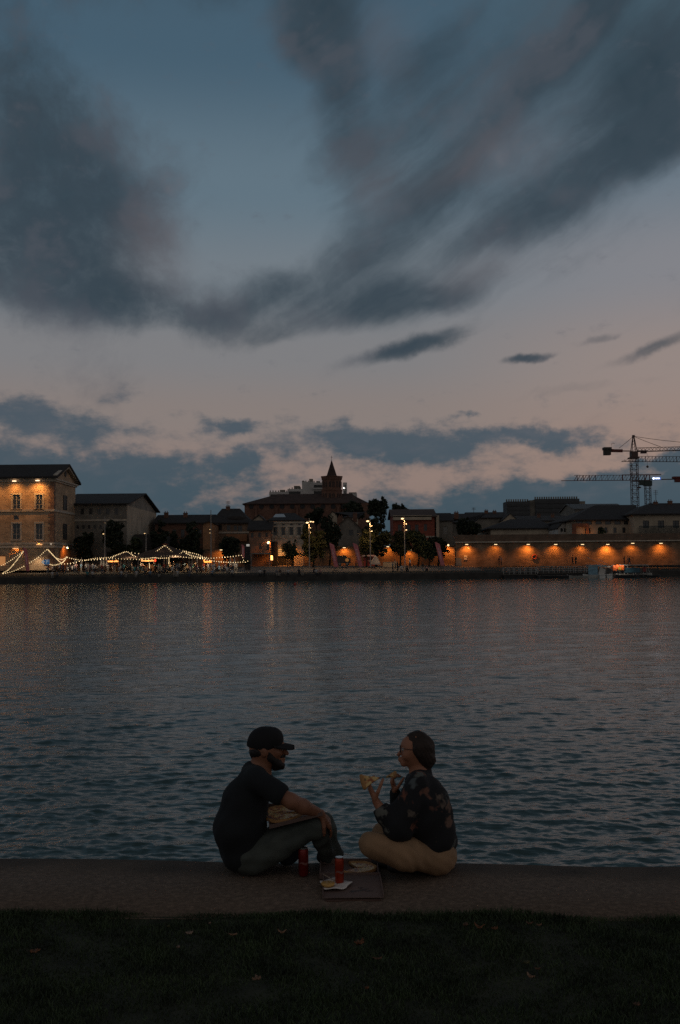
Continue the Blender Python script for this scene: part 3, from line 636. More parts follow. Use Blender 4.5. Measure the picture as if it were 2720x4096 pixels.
ex = MB(); a, b_ = W(1004, 2214, 198), W(1081, 2262, 198); ex.box(a.x, b_.x, 197.6, 202, a.z - .12, a.z + .1); ex.box(a.x, a.x + .15, 197.6, 197.8, GZ, a.z); ex.box(b_.x - .15, b_.x, 197.6, 197.8, GZ, a.z); obj('porch', ex, m_metal, t)
p = W(1087, 2232, 199.5); q = MB(); q.box(p.x - .22, p.x + .22, p.y - .2, p.y + .2, p.z - .45, p.z + .3); q.ball((p.x, p.y, p.z + .3), .22, 8, 4); obj('lantern', q, mat('lantern glass', (1, .6, .3), .4, 0, 1, emit=(1, .5, .18), es=2.0), t); lamp('lantern_glow', p + Vector((.1, -.4, .7)), 160, ORANGE, t, 'SPOT', .1, p + Vector((.2, .9, -1.5)), 140, .6)
# pale classical front
t, b = building('classical_house', 'pale stone town house with tall pilasters and a bright roof skylight', 'building', 206, 14, 1080, 1214, 2084, 2056, 'hip', m_stone, m_tile,
    wins=[(1094 + i * 32, 2108, 1108 + i * 32, 2140) for i in range(4)] + [(1096 + i * 32, 2089, 1106 + i * 32, 2102) for i in range(4)], style='casement', fm=m_framed, cornice=.5, courses=(2105, 2148), rh=(1120, 1178),
    doors=[(1112, 2192, 1146, 2262), (1156, 2196, 1176, 2262)])
for i in range(5): pil = MB(); p0, p1 = W(1086 + i * 31, 2146, 205.9), W(1086 + i * 31, 2108, 205.9); pil.box(p0.x - .22, p0.x + .22, 205.75, 205.997, p0.z, p1.z); obj('pilaster', pil, m_stone, t)
dk = MB(); p0, p1 = W(1082, 2166, 205.8), W(1212, 2262, 205.8); dk.box(p0.x, W(1110, 2200, 205.8).x, 205.7, 205.99, GZ, p0.z); dk.box(W(1148, 2200, 205.8).x, W(1154, 2200, 205.8).x, 205.7, 205.99, GZ, p0.z); obj('shop_front', dk, m_dark, t)
sk = MB(); a, b_ = W(1088, 2076, 208), W(1150, 2064, 211); sk.add([(a.x, 207.9, a.z + .15), (b_.x, 207.9, a.z + .15), (b_.x - .8, 210.6, b_.z + .42), (a.x + .6, 210.6, b_.z + .42), (a.x, 207.9, a.z), (b_.x, 207.9, a.z), (b_.x - .8, 210.6, b_.z + .2), (a.x + .6, 210.6, b_.z + .2)], [(0, 1, 2, 3), (7, 6, 5, 4), (0, 4, 5, 1), (1, 5, 6, 2), (2, 6, 7, 3), (3, 7, 4, 0)]); obj('skylight', sk, m_skyl, t)
lt = MB(); a, b_ = W(1113, 2194, 205.6), W(1145, 2224, 205.6); lt.box(a.x, b_.x, 205.5, 205.68, b_.z, a.z); obj('shop_window', lt, mat('lit shop window', (.6, .4, .2), .6, .5, 1.5, emit=(1, .52, .17), es=.42), t)
lb = MB()
for k in range(5): z = b_.z + (a.z - b_.z) * k / 4; lb.box(a.x, b_.x, 205.42, 205.49, z - .04, z + .04)
lb.box((a.x + b_.x) / 2 - .05, (a.x + b_.x) / 2 + .05, 205.4, 205.415, b_.z, a.z); obj('shop_shutter', lb, m_dark, t)
lamp('shop_glow', (W(1165, 2200, 203.6)), 220, ORANGE, t, 'SPOT', .1, W(1165, 2250, 206), 150, .7)

# --- houses either side of the tall trees
t, _ = building('steep_house', 'dark house with a steep tiled gable, framed by the tall trees', 'building', 220, 13, 1335, 1446, 2118, 2066, 'gy', m_plaster, m_tile2, wins=[(1352, 2128, 1364, 2158), (1396, 2120, 1412, 2142), (1428, 2120, 1444, 2142)], style='casement', fm=m_framed, xm=1392, chim=((1420, 2056, 2078, 222), (1362, 2066, 2084, 222)))
t, _ = building('dormer_house', 'small white topped house with a round roof dormer below the church', 'building', 240, 12, 1368, 1432, 2072, 2052, 'hip', m_plaster2, m_tile, ov=.3)
t, _ = building('little_gable_house', 'tiny pale gable peeking above the trees below the church tower', 'building', 244, 8, 1314, 1348, 2064, 2046, 'gy', m_plaster2, m_tile, ov=.2)
t, _ = building('red_brick_house', 'red brick town house with a pale cornice and tall dark windows', 'building', 208, 13, 1572, 1738, 2066, 2041, 'gx', mat('red brick plaster', (.26, .07, .045), .9, .35, 1.5), m_tile2,
    wins=[(1592, 2098, 1608, 2132), (1626, 2098, 1642, 2134), (1660, 2098, 1674, 2130), (1696, 2096, 1708, 2124)], style='casement', fm=m_framed, cornice=.0, courses=(2148,))
c = MB(); a, b_ = W(1572, 2062, 207.6), W(1726, 2079, 207.6); c.box(a.x, b_.x, 207.5, 207.99, b_.z, a.z); obj('cornice', c, m_plaster2, t)
g = MB(); a = W(1738, 2050, 208); g.box(a.x + .3, a.x + .9, 207.6, 221, GZ, W(1738, 2062, 208).z); obj('party_wall', g, m_plaster2, t)
t, _ = building('shuttered_house', 'grey house with one tall white shuttered window, right of the red brick house', 'building', 211, 12, 1732, 1810, 2084, 2056, 'gx', m_plaster, m_tile, wins=[(1774, 2106, 1790, 2136)], style='louvre', lit={0: m_frame}, ov=.3, chim=((1825, 2052, 2066, 215),))
t, _ = building('tiled_barn', 'low windowless house with a broad dark roof behind the river wall', 'building', 222, 18, 1808, 1890, 2092, 2058, 'hip', m_plaster, m_tile)
t, _ = building('low_roof_house', 'flat dark roofs with a thin chimney left of the distant slab block', 'building', 250, 16, 1884, 2030, 2072, 2052, 'gx', m_plaster, m_tile, chim=((1945, 2044, 2056, 256), (1978, 2046, 2056, 256)))
t, _ = building('small_gable_house', 'little pale gable rising among dark roofs below the slab block', 'building', 245, 10, 2012, 2068, 2080, 2056, 'gy', m_plaster2, m_tile, xm=2040, ov=.2)
t, _ = building('workshop', 'long low beige workshop wall under a wide dark roof above the river wall', 'building', 224, 22, 1962, 2214, 2116, 2080, 'hip', m_plaster2, m_tile, rh=(2040, 2150))
t, _ = building('white_gable_house', 'small white gabled house with two dark windows beside the big right hand building', 'building', 214, 10, 2232, 2276, 2112, 2088, 'gy', m_white, m_tile, wins=[(2242, 2110, 2251, 2128), (2256, 2110, 2265, 2128)], style='none', fm=m_framed, ov=.2)
t, _ = building('roof_cluster', 'dark jumble of low roofs below the slab block', 'building', 262, 26, 2066, 2300, 2084, 2066, 'gx', m_plaster, m_tile, chim=((2155, 2058, 2070, 270), (2210, 2060, 2070, 270)))
# --- large building on the right
t, b = building('barracks', 'large right hand building with hipped roof, beige walls and a row of small dark windows', 'building', 208, 22, 2288, 2532, 2082, 2024, 'hip', m_plaster2, m_tile,
    wins=[(2350 + 0, 2112, 2362, 2132)] + [(2418 + i * 36, 2110, 2430 + i * 36, 2132) for i in range(4)] + [(2306 + i * 38, 2070 + 14, 2330 + i * 38, 2098) for i in range(6)], style='none', fm=m_framed, rh=(2380, 2545), ov=.9)
rb = MB(); a, b_ = W(2288, 2094, 207.7), W(2356, 2139, 207.7); rb.box(a.x, W(2304, 2100, 207.7).x, 207.5, 207.99, b_.z, a.z); rb.box(W(2342, 2100, 207.7).x, b_.x, 207.5, 207.99, b_.z, a.z); rb.box(W(2304, 2100, 207.7).x, W(2342, 2100, 207.7).x, 207.5, 207.99, W(2300, 2107, 207.7).z, a.z); obj('brick_bay', rb, m_brickd, t)
p = W(2353, 2139, 206.5); q = MB(); q.box(p.x - .25, p.x + .25, p.y - .15, p.y + .15, p.z - .08, p.z + .1); obj('wall_lamp', q, mat('small wall lamp', (1, .6, .3), .4, 0, 1, emit=(1, .5, .2), es=2), t); lamp('wall_glow', p + Vector((-.1, -.3, .35)), 30, ORANGE, t)
t, b = building('stone_block', 'beige stone wing with a balcony band at the right edge, beside the barracks', 'building', 204, 20, 2534, 2840, 2058, 2016, 'hip', m_plaster2, m_tile, wins=[(2572 + i * 60, 2082, 2596 + i * 60, 2112) for i in range(4)], style='casement', fm=m_framed, rh=(2600, 2800), ov=.8, chim=((2622, 2010, 2022, 213), (2680, 2006, 2020, 213)))
bl = MB(); a, b_ = W(2556, 2104, 203.2), W(2840, 2132, 203.2); bl.box(a.x, b_.x, 203, 203.2, a.z - .12, a.z); bl.box(a.x, b_.x, 202.8, 203.99, b_.z - .2, b_.z)
for k in range(60): x = a.x + (b_.x - a.x) * k / 59; bl.box(x - .04, x + .04, 203.05, 203.12, b_.z, a.z - .12)
obj('balcony', bl, mat('teal balcony', (.03, .05, .055), .6, .2, 2), t)
t, _ = building('far_hall', 'low pale hall roof seen behind the barracks ridge', 'building', 300, 20, 2300, 2500, 2036, 2018, 'gx', m_plaster, mat('zinc roof', (.10, .10, .095), .6, .2, 1))

# --- the church with its brick tower
def church():
    D = 400.0
    t = thing('church', 'brick church with a pointed spire and battlemented bell tower on the skyline', 'church', (W(1230, 2100, D).x, D, GZ))
    A, B = W(978, 2018, D), W(1362, 2012, D); mb = MB(); wall_mesh(mb, A.x, B.x, D, D + 22, GZ - .3, A.z, [])
    C_, E_ = W(1362, 2012, D), W(1478, 2012, D)
    wall_mesh(mb, C_.x, E_.x, D + 2, D + 20, GZ - .3, C_.z, [])
    obj('nave', mb, m_brickd, t)
    r = MB(); z0 = A.z; zr = W(1180, 1979, D + 11).z
    roof_hip(r, A.x, W(1430, 2012, D).x, D, D + 22, z0, zr, .8, .3, rx0=W(1110, 1980, D + 11).x, rx1=W(1408, 1985, D + 11).x)
    roof_hip(r, W(1400, 2012, D).x, E_.x, D + 3, D + 19, z0 - .5, W(1400, 1990, D + 11).z, .8, .3, rx0=W(1404, 1985, D + 11).x, rx1=W(1425, 1990, D + 11).x)
    obj('roof', r, mat('church tiles', (.07, .042, .033), .9, .35, .5), t)
    for i in range(10):
        p = W(1005 + i * 41, 2026, D); o = MB(); o.tube([(p.x, D - .12, p.z), (p.x, D + .1, p.z)], 1.0, 14); obj('round_window', o, m_dark, t)
        if i % 2 == 0: q = MB(); q.box(p.x + 1.6, p.x + 2.4, D - 1.4, D - .003, GZ, z0 - 1.2); obj('buttress', q, m_brickd, t)
    # octagonal tower
    X0 = W(1327, 2000, D).x; yc = D + 10; rr = (W(1367, 1950, D).x - W(1287, 1950, D).x) / 2 * 1.0
    zb, zt = GZ, W(1327, 1908, D).z; z_mid = W(1327, 1955, D).z
    tw = MB()
    def octa(mb_, r_, z0_, z1_, ry=None):
        ry = ry or r_; poly = [(X0 + r_ / math.cos(math.pi / 8) * math.cos(math.pi / 8 + k * math.pi / 4), yc + ry / math.cos(math.pi / 8) * math.sin(math.pi / 8 + k * math.pi / 4)) for k in range(8)]
        mb_.prism(poly, 'z', z0_, z1_)
    octa(tw, rr * 1.04, zb, z_mid - .01); octa(tw, rr * .97, z_mid, zt); tower = obj('tower', tw, m_brickd, t)
    bd = MB(); octa(bd, rr * 1.08, z_mid - .3, z_mid + .25); octa(bd, rr * 1.03, zt - .4, zt + .1); obj('string_course', bd, m_brickd, tower)
    pr = MB(); z1 = W(1327, 1893, D).z; octa(pr, rr * 1.06, zt + .1, z1 - .7)
    for k in range(8):
        a0 = math.pi / 8 + k * math.pi / 4; a1 = a0 + math.pi / 4; R1 = rr * 1.06 / math.cos(math.pi / 8)
        for q in (.0, .36, .72):
            f0, f1 = q + .02, q + .26
            pA = Vector((X0 + R1 * (math.cos(a0) * (1 - f0) + math.cos(a1) * f0), yc + R1 * (math.sin(a0) * (1 - f0) + math.sin(a1) * f0), z1 - .6)); pB = Vector((X0 + R1 * (math.cos(a0) * (1 - f1) + math.cos(a1) * f1), yc + R1 * (math.sin(a0) * (1 - f1) + math.sin(a1) * f1), z1 - .6))
            pr.bar(pA, pB, .4, .3)
    obj('parapet', pr, m_brickd, tower)
    sp = MB(); rs = (W(1352, 1893, D).x - W(1303, 1893, D).x) / 2; zs = W(1327, 1828, D).z
    vs = [(X0 + rs * math.cos(k * math.pi / 4 + math.pi / 8), yc + rs * math.sin(k * math.pi / 4 + math.pi / 8), z1 - .8) for k in range(8)] + [(X0, yc, zs)]
    sp.add(vs, [(k, (k + 1) % 8, 8) for k in range(8)] + [tuple(range(7, -1, -1))]); spire = obj('spire', sp, mat('spire brick', (.055, .035, .03), .9, .3, 1), tower)
    cr = MB(); cr.bar((X0, yc, zs - .3), (X0, yc, zs + 1.6), .14); cr.bar((X0 - .45, yc, zs + 1.0), (X0 + .45, yc, zs + 1.0), .12); obj('cross', cr, m_dark, spire)
    # belfry arches: dark pointed openings on the three faces towards the river
    for k in (5, 6, 7, 4):
        am = math.pi / 4 * k + math.pi / 4; nrm = Vector((math.cos(am), math.sin(am), 0)); tan = Vector((-nrm.y, nrm.x, 0)); half = rr * math.tan(math.pi / 8)
        for lvl, (za, zb_) in enumerate(((z_mid + 1.2, zt - 1.0), (W(1327, 1990, D).z, z_mid - 1.2))):
            n = 2
            for j in range(n):
                cc = Vector((X0, yc, 0)) + nrm * (rr * (.97 if lvl == 0 else 1.04) + .02) + tan * half * (-.42 + .84 * j); hw = half * .26; o = MB(); hgt = zb_ - za
                poly = [(-hw, za), (hw, za), (hw, zb_ - hw * 1.2), (0, zb_), (-hw, zb_ - hw * 1.2)]
                vs = [cc + tan * u + Vector((0, 0, w_)) for u, w_ in poly] + [cc + tan * u + nrm * .06 + Vector((0, 0, w_)) for u, w_ in poly]
                o.add(vs, [(0, 1, 2, 3, 4), (9, 8, 7, 6, 5)] + [(i, i + 5, (i + 1) % 5 + 5, (i + 1) % 5) for i in range(5)]); obj('belfry_arch', o, m_dark, tower)
                m_ = MB(); m_.bar(cc + nrm * .1 + Vector((0, 0, za)), cc + nrm * .1 + Vector((0, 0, zb_ - .3)), .16); obj('mullion', m_, m_brickd, tower)
church()

# --- white modern flats behind the church
def flats():
    D = 480.0
    t = thing('apartment_block', 'stepped white concrete apartment block half hidden behind the church tower', 'building', (W(1230, 2000, D).x, D, GZ))
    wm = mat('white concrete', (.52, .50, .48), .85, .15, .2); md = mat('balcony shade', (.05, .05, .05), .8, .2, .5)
    for (a, b_, top, m_, fl) in ((1077, 1150, 1968, wm, 1), (1150, 1208, 1956, wm, 2), (1208, 1250, 1927, wm, 0), (1250, 1296, 1930, wm, 4), (1372, 1388, 1930, wm, 4), (1385, 1428, 1974, wm, 1)):
        p0, p1 = W(a, top, D), W(b_, top, D); mb = MB(); mb.box(p0.x, p1.x - .01, D, D + 14, GZ, p0.z); obj('wall', mb, m_, t)
        for k in range(fl):
            z = p0.z - 1.1 - k * 3.0 - 1.0; s = MB(); s.box(p0.x + .6, p1.x - .7, D - .02, D - .003, z - .5, z + .9); obj('balcony_shade_panel', s, md, t)  # flat dark panel paints the shade inside a balcony
            s = MB(); s.box(p0.x + .2, p1.x - .3, D - 1.1, D - .03, z - 1.3, z - .5); obj('balcony', s, wm, t)
    r = MB()
    for a, b_, ty, by in ((1237, 1252, 1916, 1927), (1208, 1218, 1924, 1930), (1268, 1280, 1925, 1932), (1176, 1200, 1944, 1957), (1120, 1140, 1960, 1969), (1395, 1426, 1970, 1976)):
        p0, p1 = W(a, ty, D + 4), W(b_, by, D + 4); r.box(p0.x, p1.x, D + 3, D + 7, p1.z - 1, p0.z)
    for a in range(1080, 1290, 11): p0 = W(a, 1955, D); zt = W(a, np.interp(a, [1080, 1150, 1160, 1206, 1212, 1290], [1962, 1962, 1950, 1948, 1922, 1925]), D + 2).z; r.bar((p0.x, D + 2, zt - 2), (p0.x, D + 2, zt), .5)
    obj('rooftop_plant', r, m_plaster, t)
    p = W(1375, 1952, D - 1.3); q = MB(); q.ball(p, .28, 8, 6); obj('balcony_light', q, mat('white lamp', (1, 1, 1), .4, 0, 1, emit=(1, .97, .9), es=4), t)
flats()
def slab_block():
    D = 600.0
    t = thing('slab_block', 'long dark residential slab block on the horizon at the right', 'building', (W(2190, 2000, D).x, D, GZ)); wm = mat('slab concrete', (.07, .075, .08), .85, .2, .2); md = mat('slab window band', (.02, .025, .03), .3, .2, .5)
    for a, b_, top in ((2027, 2120, 2006), (2120, 2142, 2000), (2142, 2318, 1996), (2318, 2344, 2004)):
        p0, p1 = W(a, top, D), W(b_, top, D); y0 = D if b_ - a > 40 else D + 2; mb = MB(); mb.box(p0.x, p1.x - .02, y0, D + 14, GZ, p0.z); obj('wall', mb, wm if a not in (2120, 2318) else m_plaster, t)
        if b_ - a > 40:
            for k in range(5):
                z = p0.z - 2.0 - k * 2.7; s = MB(); s.box(p0.x + .4, p1.x - .6, y0 - .25, y0 - .003, z - .9, z + .3); obj('window_band', s, md, t)
            s = MB(); n = int((b_ - a) / 9)
            for k in range(n): x = p0.x + (p1.x - p0.x) * (k + .5) / n; s.box(x - .35, x + .35, D + 4, D + 5, p0.z, p0.z + 1.6)
            obj('roof_vent', s, m_plaster, t)
slab_block()

# --- river wall in brick with its row of lamps
def river_wall():
    D = 195.0; A, B = W(1822, 2140, D), W(2950, 2151, D); z1 = A.z; zc = W(1850, 2171, D).z
    t = thing('river_wall', 'long brick river wall washed by a row of orange lamps on the right', 'wall', ((A.x + B.x) / 2, D, GZ))
    mb = MB(); mb.box(A.x, B.x, D, D + 1.6, GZ - .4, zc); obj('wall', mb, m_brickw, t)
    mb = MB(); mb.box(A.x - .1, B.x, D - .22, D + 1.7, zc, z1); obj('parapet', mb, brick('parapet brick', (.17, .11, .075), (.13, .085, .06), (.16, .13, .1)), t)
    mb = MB(); mb.box(A.x - .2, B.x, D - .34, D - .224, zc - .02, zc + .2); obj('coping', mb, m_stone, t)
    # steel door, notice boards and lifebuoy
    a, b_ = W(1824, 2262, D), W(1846, 2232, D); mb = MB(); mb.box(a.x, b_.x, D - .08, D - .003, GZ - .2, b_.z); obj('door', mb, mat('blue steel door', (.13, .16, .18), .6, .2, 3), t)
    for k, (px, py, w_, h_) in enumerate(((1862, 2226, 12, 9), (1862, 2236, 12, 8), (1874, 2192, 8, 5))):
        a, b_ = W(px - w_ / 2, py + h_ / 2, D), W(px + w_ / 2, py - h_ / 2, D); mb = MB(); mb.box(a.x, b_.x, D - .12, D - .003, a.z, b_.z); obj('notice_board', mb, mat('pale notice', (.5, .47, .42), .8, .2, 6), t)
    p = W(2138, 2227, D - .2); mb = MB(); n = 20; mb.tube([(p.x + .42 * math.cos(6.2832 * k / n), p.y, p.z + .42 * math.sin(6.2832 * k / n)) for k in range(n + 1)], .1, 8)
    tag(solo('lifebuoy', mb, mat('lifebuoy red', (.4, .08, .05), .6, .5, 3), 'red and white lifebuoy ring hanging on the lit river wall', 'lifebuoy'))
    return D
RW = river_wall()
m_bulb = mat('lamp bulb', (1, .9, .7), .4, 0, 1, emit=(1, .70, .36), es=1.9)
def wall_lamp(px, py, pw, label, D=RW, round_=False):
    p = W(px, py, D - 1.15); t = thing('wall_lamp', label, 'lamp', (p.x, D, p.z), 'lamps along the river wall')
    b = MB(); b.bar((p.x, D, p.z + .25), (p.x, D - 1.15, p.z + .14), .06); obj('bracket', b, m_dark, t)
    h = MB()
    if round_: h.ball(p, .2, 10, 8)
    else: h.box(p.x - .27, p.x + .27, p.y - .14, p.y + .14, p.z - .04, p.z + .06)
    obj('lamp_head', h, m_bulb, t)
    if not round_: s = MB(); s.box(p.x - .38, p.x + .38, p.y - .18, p.y + .18, p.z + .063, p.z + .13); obj('shade', s, m_dark, t)
    lamp('lamp_glow', (p.x, p.y + .05, p.z - .3), pw, ORANGE, t, 'SPOT', .1, (p.x + ((px * 7) % 5 - 2) * .12, D + .4, p.z - 2.4 - (px % 3) * .3), 150 - (px % 4) * 5, .9)
wl_lab = {1867: 'wide wall lamp above the notice boards at the near end of the brick wall', 1983: 'second wide lamp from the left end of the brick wall', 2113: 'wall lamp directly above the lifebuoy', 2223: 'wall lamp just right of the one over the lifebuoy',
          2330: 'wall lamp above the two people standing by the wall', 2431: 'brightest lamp of the brick wall, left of the cranes', 2531: 'wall lamp directly below the tall crane mast', 2644: 'last wall lamp towards the right edge of the picture'}
for px, pw in ((1867, 230), (1983, 120), (2113, 270), (2223, 170), (2330, 150), (2431, 420), (2531, 140), (2644, 200)):
    wall_lamp(px, 2178 if px < 2500 else 2173.5, pw * 1.9, wl_lab[px])
# lower boundary wall behind the trees, left of the river wall
def low_wall(xl, xr, top, D, label):
    A, B = W(xl, top, D), W(xr, top, D); mb = MB(); mb.box(A.x, B.x, D, D + .6, GZ - .3, A.z); mb.box(A.x, B.x, D - .08, D + .68, A.z, A.z + .15)
    return solo('boundary_wall', mb, m_brickw, label, 'wall')
low_wall(1216, 1822, 2190, 203, 'dim brick wall behind the trees, lit orange in patches')
low_wall(760, 990, 2200, 203.5, 'brick wall behind the string lights, lit orange through the trees')
for px, py, pw, lab, rd in ((1793, 2181, 260, 'round lamp on the dark wall between the leaning flag and the brick wall', True), (1552, 2187, 150, 'shielded lamp glowing between two dark trees', False), (1377, 2191, 230, 'shielded lamp above the dark truck between two leaning flags', False)):
    wall_lamp(px, py, pw * 1.7, lab, 203, rd)
for px, pw, lab in ((1640, 130, 'lamp glow hidden by the tree right of the third street lamp'), (1172, 160, 'lamp hidden in the small tree by the shop'), (885, 210, 'lamp glowing behind the round tree'), (1218, 60, 'lamp low behind the first tall tree')):
    wall_lamp(px, 2200, pw * 1.7, lab, 203)
# ================================================================== trees
m_bark = mat('bark', (.05, .04, .03), .95, .3, 3)
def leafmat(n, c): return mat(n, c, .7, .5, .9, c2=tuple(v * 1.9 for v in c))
m_leafd = leafmat('leaves dark', (.018, .026, .012)); m_leafm = leafmat('leaves green', (.032, .045, .018)); m_leaf_lamplit = leafmat('leaves lamplit olive', (.050, .055, .020))  # olive is a lighter leaf copy with street lamp light in its colour
def gpos(px, D): return W(px, 2250, D).x
def tree(label, px, top, bot, halfw, D, m=m_leafd, n=3600, leaf=.30, seed=0, zbase=GZ, name='tree', fluff=1.0, group=None):
    r = np.random.default_rng(seed + int(px)); halfw *= 1.10; n = int(n * 1.35); bot = bot + (0 if D > 250 else 8); x = gpos(px, D); zt = W(px, top, D).z; zb = max(W(px, bot, D).z, zbase + .5); hw = halfw * D / FPX
    t = thing(name, label, 'tree', (x, D, zbase), group)
    zc = (zt + zb) / 2; hz = (zt - zb) / 2
    # lobes, then leaf clumps on and inside them
    nl = 9; lob = []
    for i in range(nl):
        th = r.uniform(0, 6.28); u = r.uniform(-.75, .8); q = math.sqrt(1 - u * u) * r.uniform(.35, .72)
        lob.append((x + hw * q * math.cos(th), D + hw * q * math.sin(th), zc + hz * u * .72, hw * r.uniform(.3, .48), hz * r.uniform(.26, .42)))
    lob.append((x, D, zc, hw * .6, hz * .72)); lob.append((x, D, zb + hz * .5, hw * .75, hz * .4))
    nc = int(60 * fluff + 60); C_ = []
    for i in range(nc):
        l = lob[r.integers(len(lob))]; d = r.normal(size=3); d /= np.linalg.norm(d); k = r.uniform(.6, 1.12)
        C_.append((l[0] + l[3] * d[0] * k, l[1] + l[3] * d[1] * k, l[2] + l[4] * d[2] * k, min(hw, hz) * r.uniform(.10, .26)))
    C_ = np.array(C_); idx = r.integers(nc, size=n); d = r.normal(size=(n, 3)); d /= np.linalg.norm(d, axis=1)[:, None]
    c = C_[idx, :3] + d * (C_[idx, 3:4] * r.uniform(.3, 1.1, (n, 1)))
    a = r.normal(size=(n, 3)); a /= np.linalg.norm(a, axis=1)[:, None]; b = np.cross(a, r.normal(size=(n, 3))); b /= np.linalg.norm(b, axis=1)[:, None]
    s = leaf * r.uniform(.5, 1.15, (n, 1))
    v = np.stack([c - a * s, c + b * s * .55, c + a * s, c - b * s * .55], 1).reshape(-1, 3); i = 4 * np.arange(n)
    link_mesh('crown', v, np.stack([i, i + 1, i + 2, i + 3], 1), m, t)
    tr = MB(); rt = max(.10, hw * .07); tr.tube([(x, D, zbase - .3), (x + rt, D, zbase + (zb - zbase) * .6 + .4), (x, D, zc), (x - rt, D, zc + hz * .5)], [rt * 1.3, rt, rt * .7, rt * .3], 8)
    for k in range(6):
        l = lob[k]; z0 = zb + (zc - zb) * r.uniform(.1, .9); tr.tube([(x, D, z0), ((x + l[0]) / 2, (D + l[1]) / 2, (z0 + l[2]) / 2 + .2), (l[0], l[1], l[2])], [rt * .5, rt * .35, rt * .12], 5, False)
    obj('trunk', tr, m_bark, t, True)
    return t
tree('low dark tree at the corner of the floodlit building', 330, 2118, 2255, 44, 188, m_leafd, 3600)
tree('tall dark tree in front of the long grey house', 464, 2070, 2245, 50, 188, m_leafd, 4600)
tree('smaller tree against the pale end wall of the grey house', 536, 2135, 2240, 36, 190, m_leafm, 2600)
tree('broad dark tree right of the grey house, behind the tent', 640, 2072, 2240, 34, 196, m_leafd, 3600)
tree('wide black tree before the brick terrace', 765, 2085, 2242, 52, 192, m_leafd, 4800)
tree('thin bush filling the gap left of the orange house', 705, 2120, 2245, 30, 198, m_leafd, 2400)
tree('round dark tree below the brown hipped roof house', 912, 2140, 2232, 44, 193, m_leafd, 3400)
tree('small leafy tree glowing orange in front of the shop', 1168, 2152, 2232, 38, 201, m_leafm, 2600, .22)
tree('tall tree behind the first bright street lamp, lit olive near the lamp', 1252, 2068, 2248, 50, 192, m_leaf_lamplit, 5200)
tree('dark tree between the first leaning flag and the church', 1318, 2050, 2200, 42, 200, m_leafd, 3600)
tree('tallest dark tree of the waterfront, behind the middle street lamp', 1502, 2044, 2235, 56, 194, m_leafd, 6400)
tree('olive tree lit by the middle street lamp', 1466, 2110, 2225, 32, 190, m_leaf_lamplit, 2600, .24)
tree('dark tree in front of the red brick house', 1600, 2120, 2212, 38, 196, m_leafd, 3000)
tree('broad low tree behind the third street lamp', 1672, 2118, 2222, 50, 196, m_leafm, 4200)
tree('dense tree left of the round wall lamp', 1752, 2132, 2228, 44, 197, m_leafd, 3400)
tree('young tree beneath the low roofs near the end of the brick wall', 1716, 2150, 2240, 30, 193, m_leafm, 2000)
tree('dark bushy tree above the left end of the brick wall', 1880, 2062, 2142, 54, 206, m_leafd, 3600)
tree('big round tree on the skyline right of the church', 1523, 1982, 2075, 46, 300, m_leafd, 5200, .42)
tree('smaller round tree on the skyline next to the big one', 1606, 2006, 2070, 33, 295, m_leafd, 3200, .4)
tree('dark tree hugging the apse of the church', 1420, 1995, 2080, 46, 330, m_leafd, 3600, .45)
tree('dark shrubby tree under the church nave roof', 1265, 2030, 2090, 40, 250, m_leafd, 3000, .35)
tree('small potted looking tree before the small windows of the barracks', 2407, 2106, 2142, 17, 203, m_leafm, 1200, .2)
tree('low bush at the foot of the quay beside the end of the string lights', 985, 2236, 2272, 24, 178, m_leafm, 1400, .16, name='bush')

# ================================================================== street lamps
m_pole = mat('lamp pole steel', (.30, .28, .26), .5, .15, 3)
def street_lamp(label, px, top, base, D, heads, lit=0, hv=.0):
    zb = W(px, base, D).z; zt = W(px, top, D).z; x = W(px, base, D).x
    t = thing('street_lamp', label, 'street lamp', (x, D, zb)); p = MB(); p.tube([(x, D, zb - .3), (x, D, zb + 1), (x, D, zt)], [.14, .11, .065], 8); obj('pole', p, m_pole, t)
    for (ox, py, r_, es, pw) in heads:
        z = W(px, py, D).z; hx = x + ox; q = MB(); q.bar((x, D, z + .12), (hx, D, z + .12), .06); q.bar((hx, D, z + .12), (hx, D - .25, z + .1), .05)
        obj('arm', q, m_pole, t); h = MB(); h.ball((hx, D - .28, z), r_ * .85, 10, 6, (1.2, 1, .6))
        mm = mat('street lamp glow %g' % es, (1, .8, .5), .4, 0, 1, emit=(1, .64, .30), es=min(es, 2.6)); ho = obj('lamp_head', h, mm, t)
        if pw: lamp('lamp_glow', (hx, D - .28, z - .2), pw * 1.6, (1, .55, .22), t, 'SPOT', .12, (hx, D + .5, z - 6), 165, .4)
    return t
street_lamp('street lamp with a cluster of three bright heads by the pale town house', 1238, 2072, 2262, 186, [(-.35, 2091, .26, 16, 240), (.3, 2087, .18, 12, 0), (.75, 2088, .16, 8, 0), (.25, 2112, .1, 3, 0), (.25, 2130, .08, 2, 0)])
street_lamp('street lamp with one bright head in front of the tallest tree', 1482, 2074, 2263, 186, [(-.45, 2085, .27, 16, 300), (.25, 2104, .12, 5, 0), (.3, 2125, .14, 4, 0)])
street_lamp('street lamp with one bright head before the red brick house', 1620, 2066, 2266, 186, [(-.4, 2075, .27, 16, 260), (.3, 2096, .12, 5, 0), (.3, 2120, .14, 3, 0)])
street_lamp('unlit slim pole lamp right of the tent', 844, 2040, 2225, 184, [(-.15, 2118, .10, .9, 0), (-.15, 2132, .1, .9, 0)])
street_lamp('slim pole lamp before the long grey house', 419, 2064, 2222, 184, [(-.2, 2136, .14, 1.6, 0), (.1, 2092, .1, .2, 0)])
street_lamp('short slim pole lamp in front of the pale end wall', 584, 2128, 2222, 186, [(-.2, 2134, .14, 1.2, 0)])

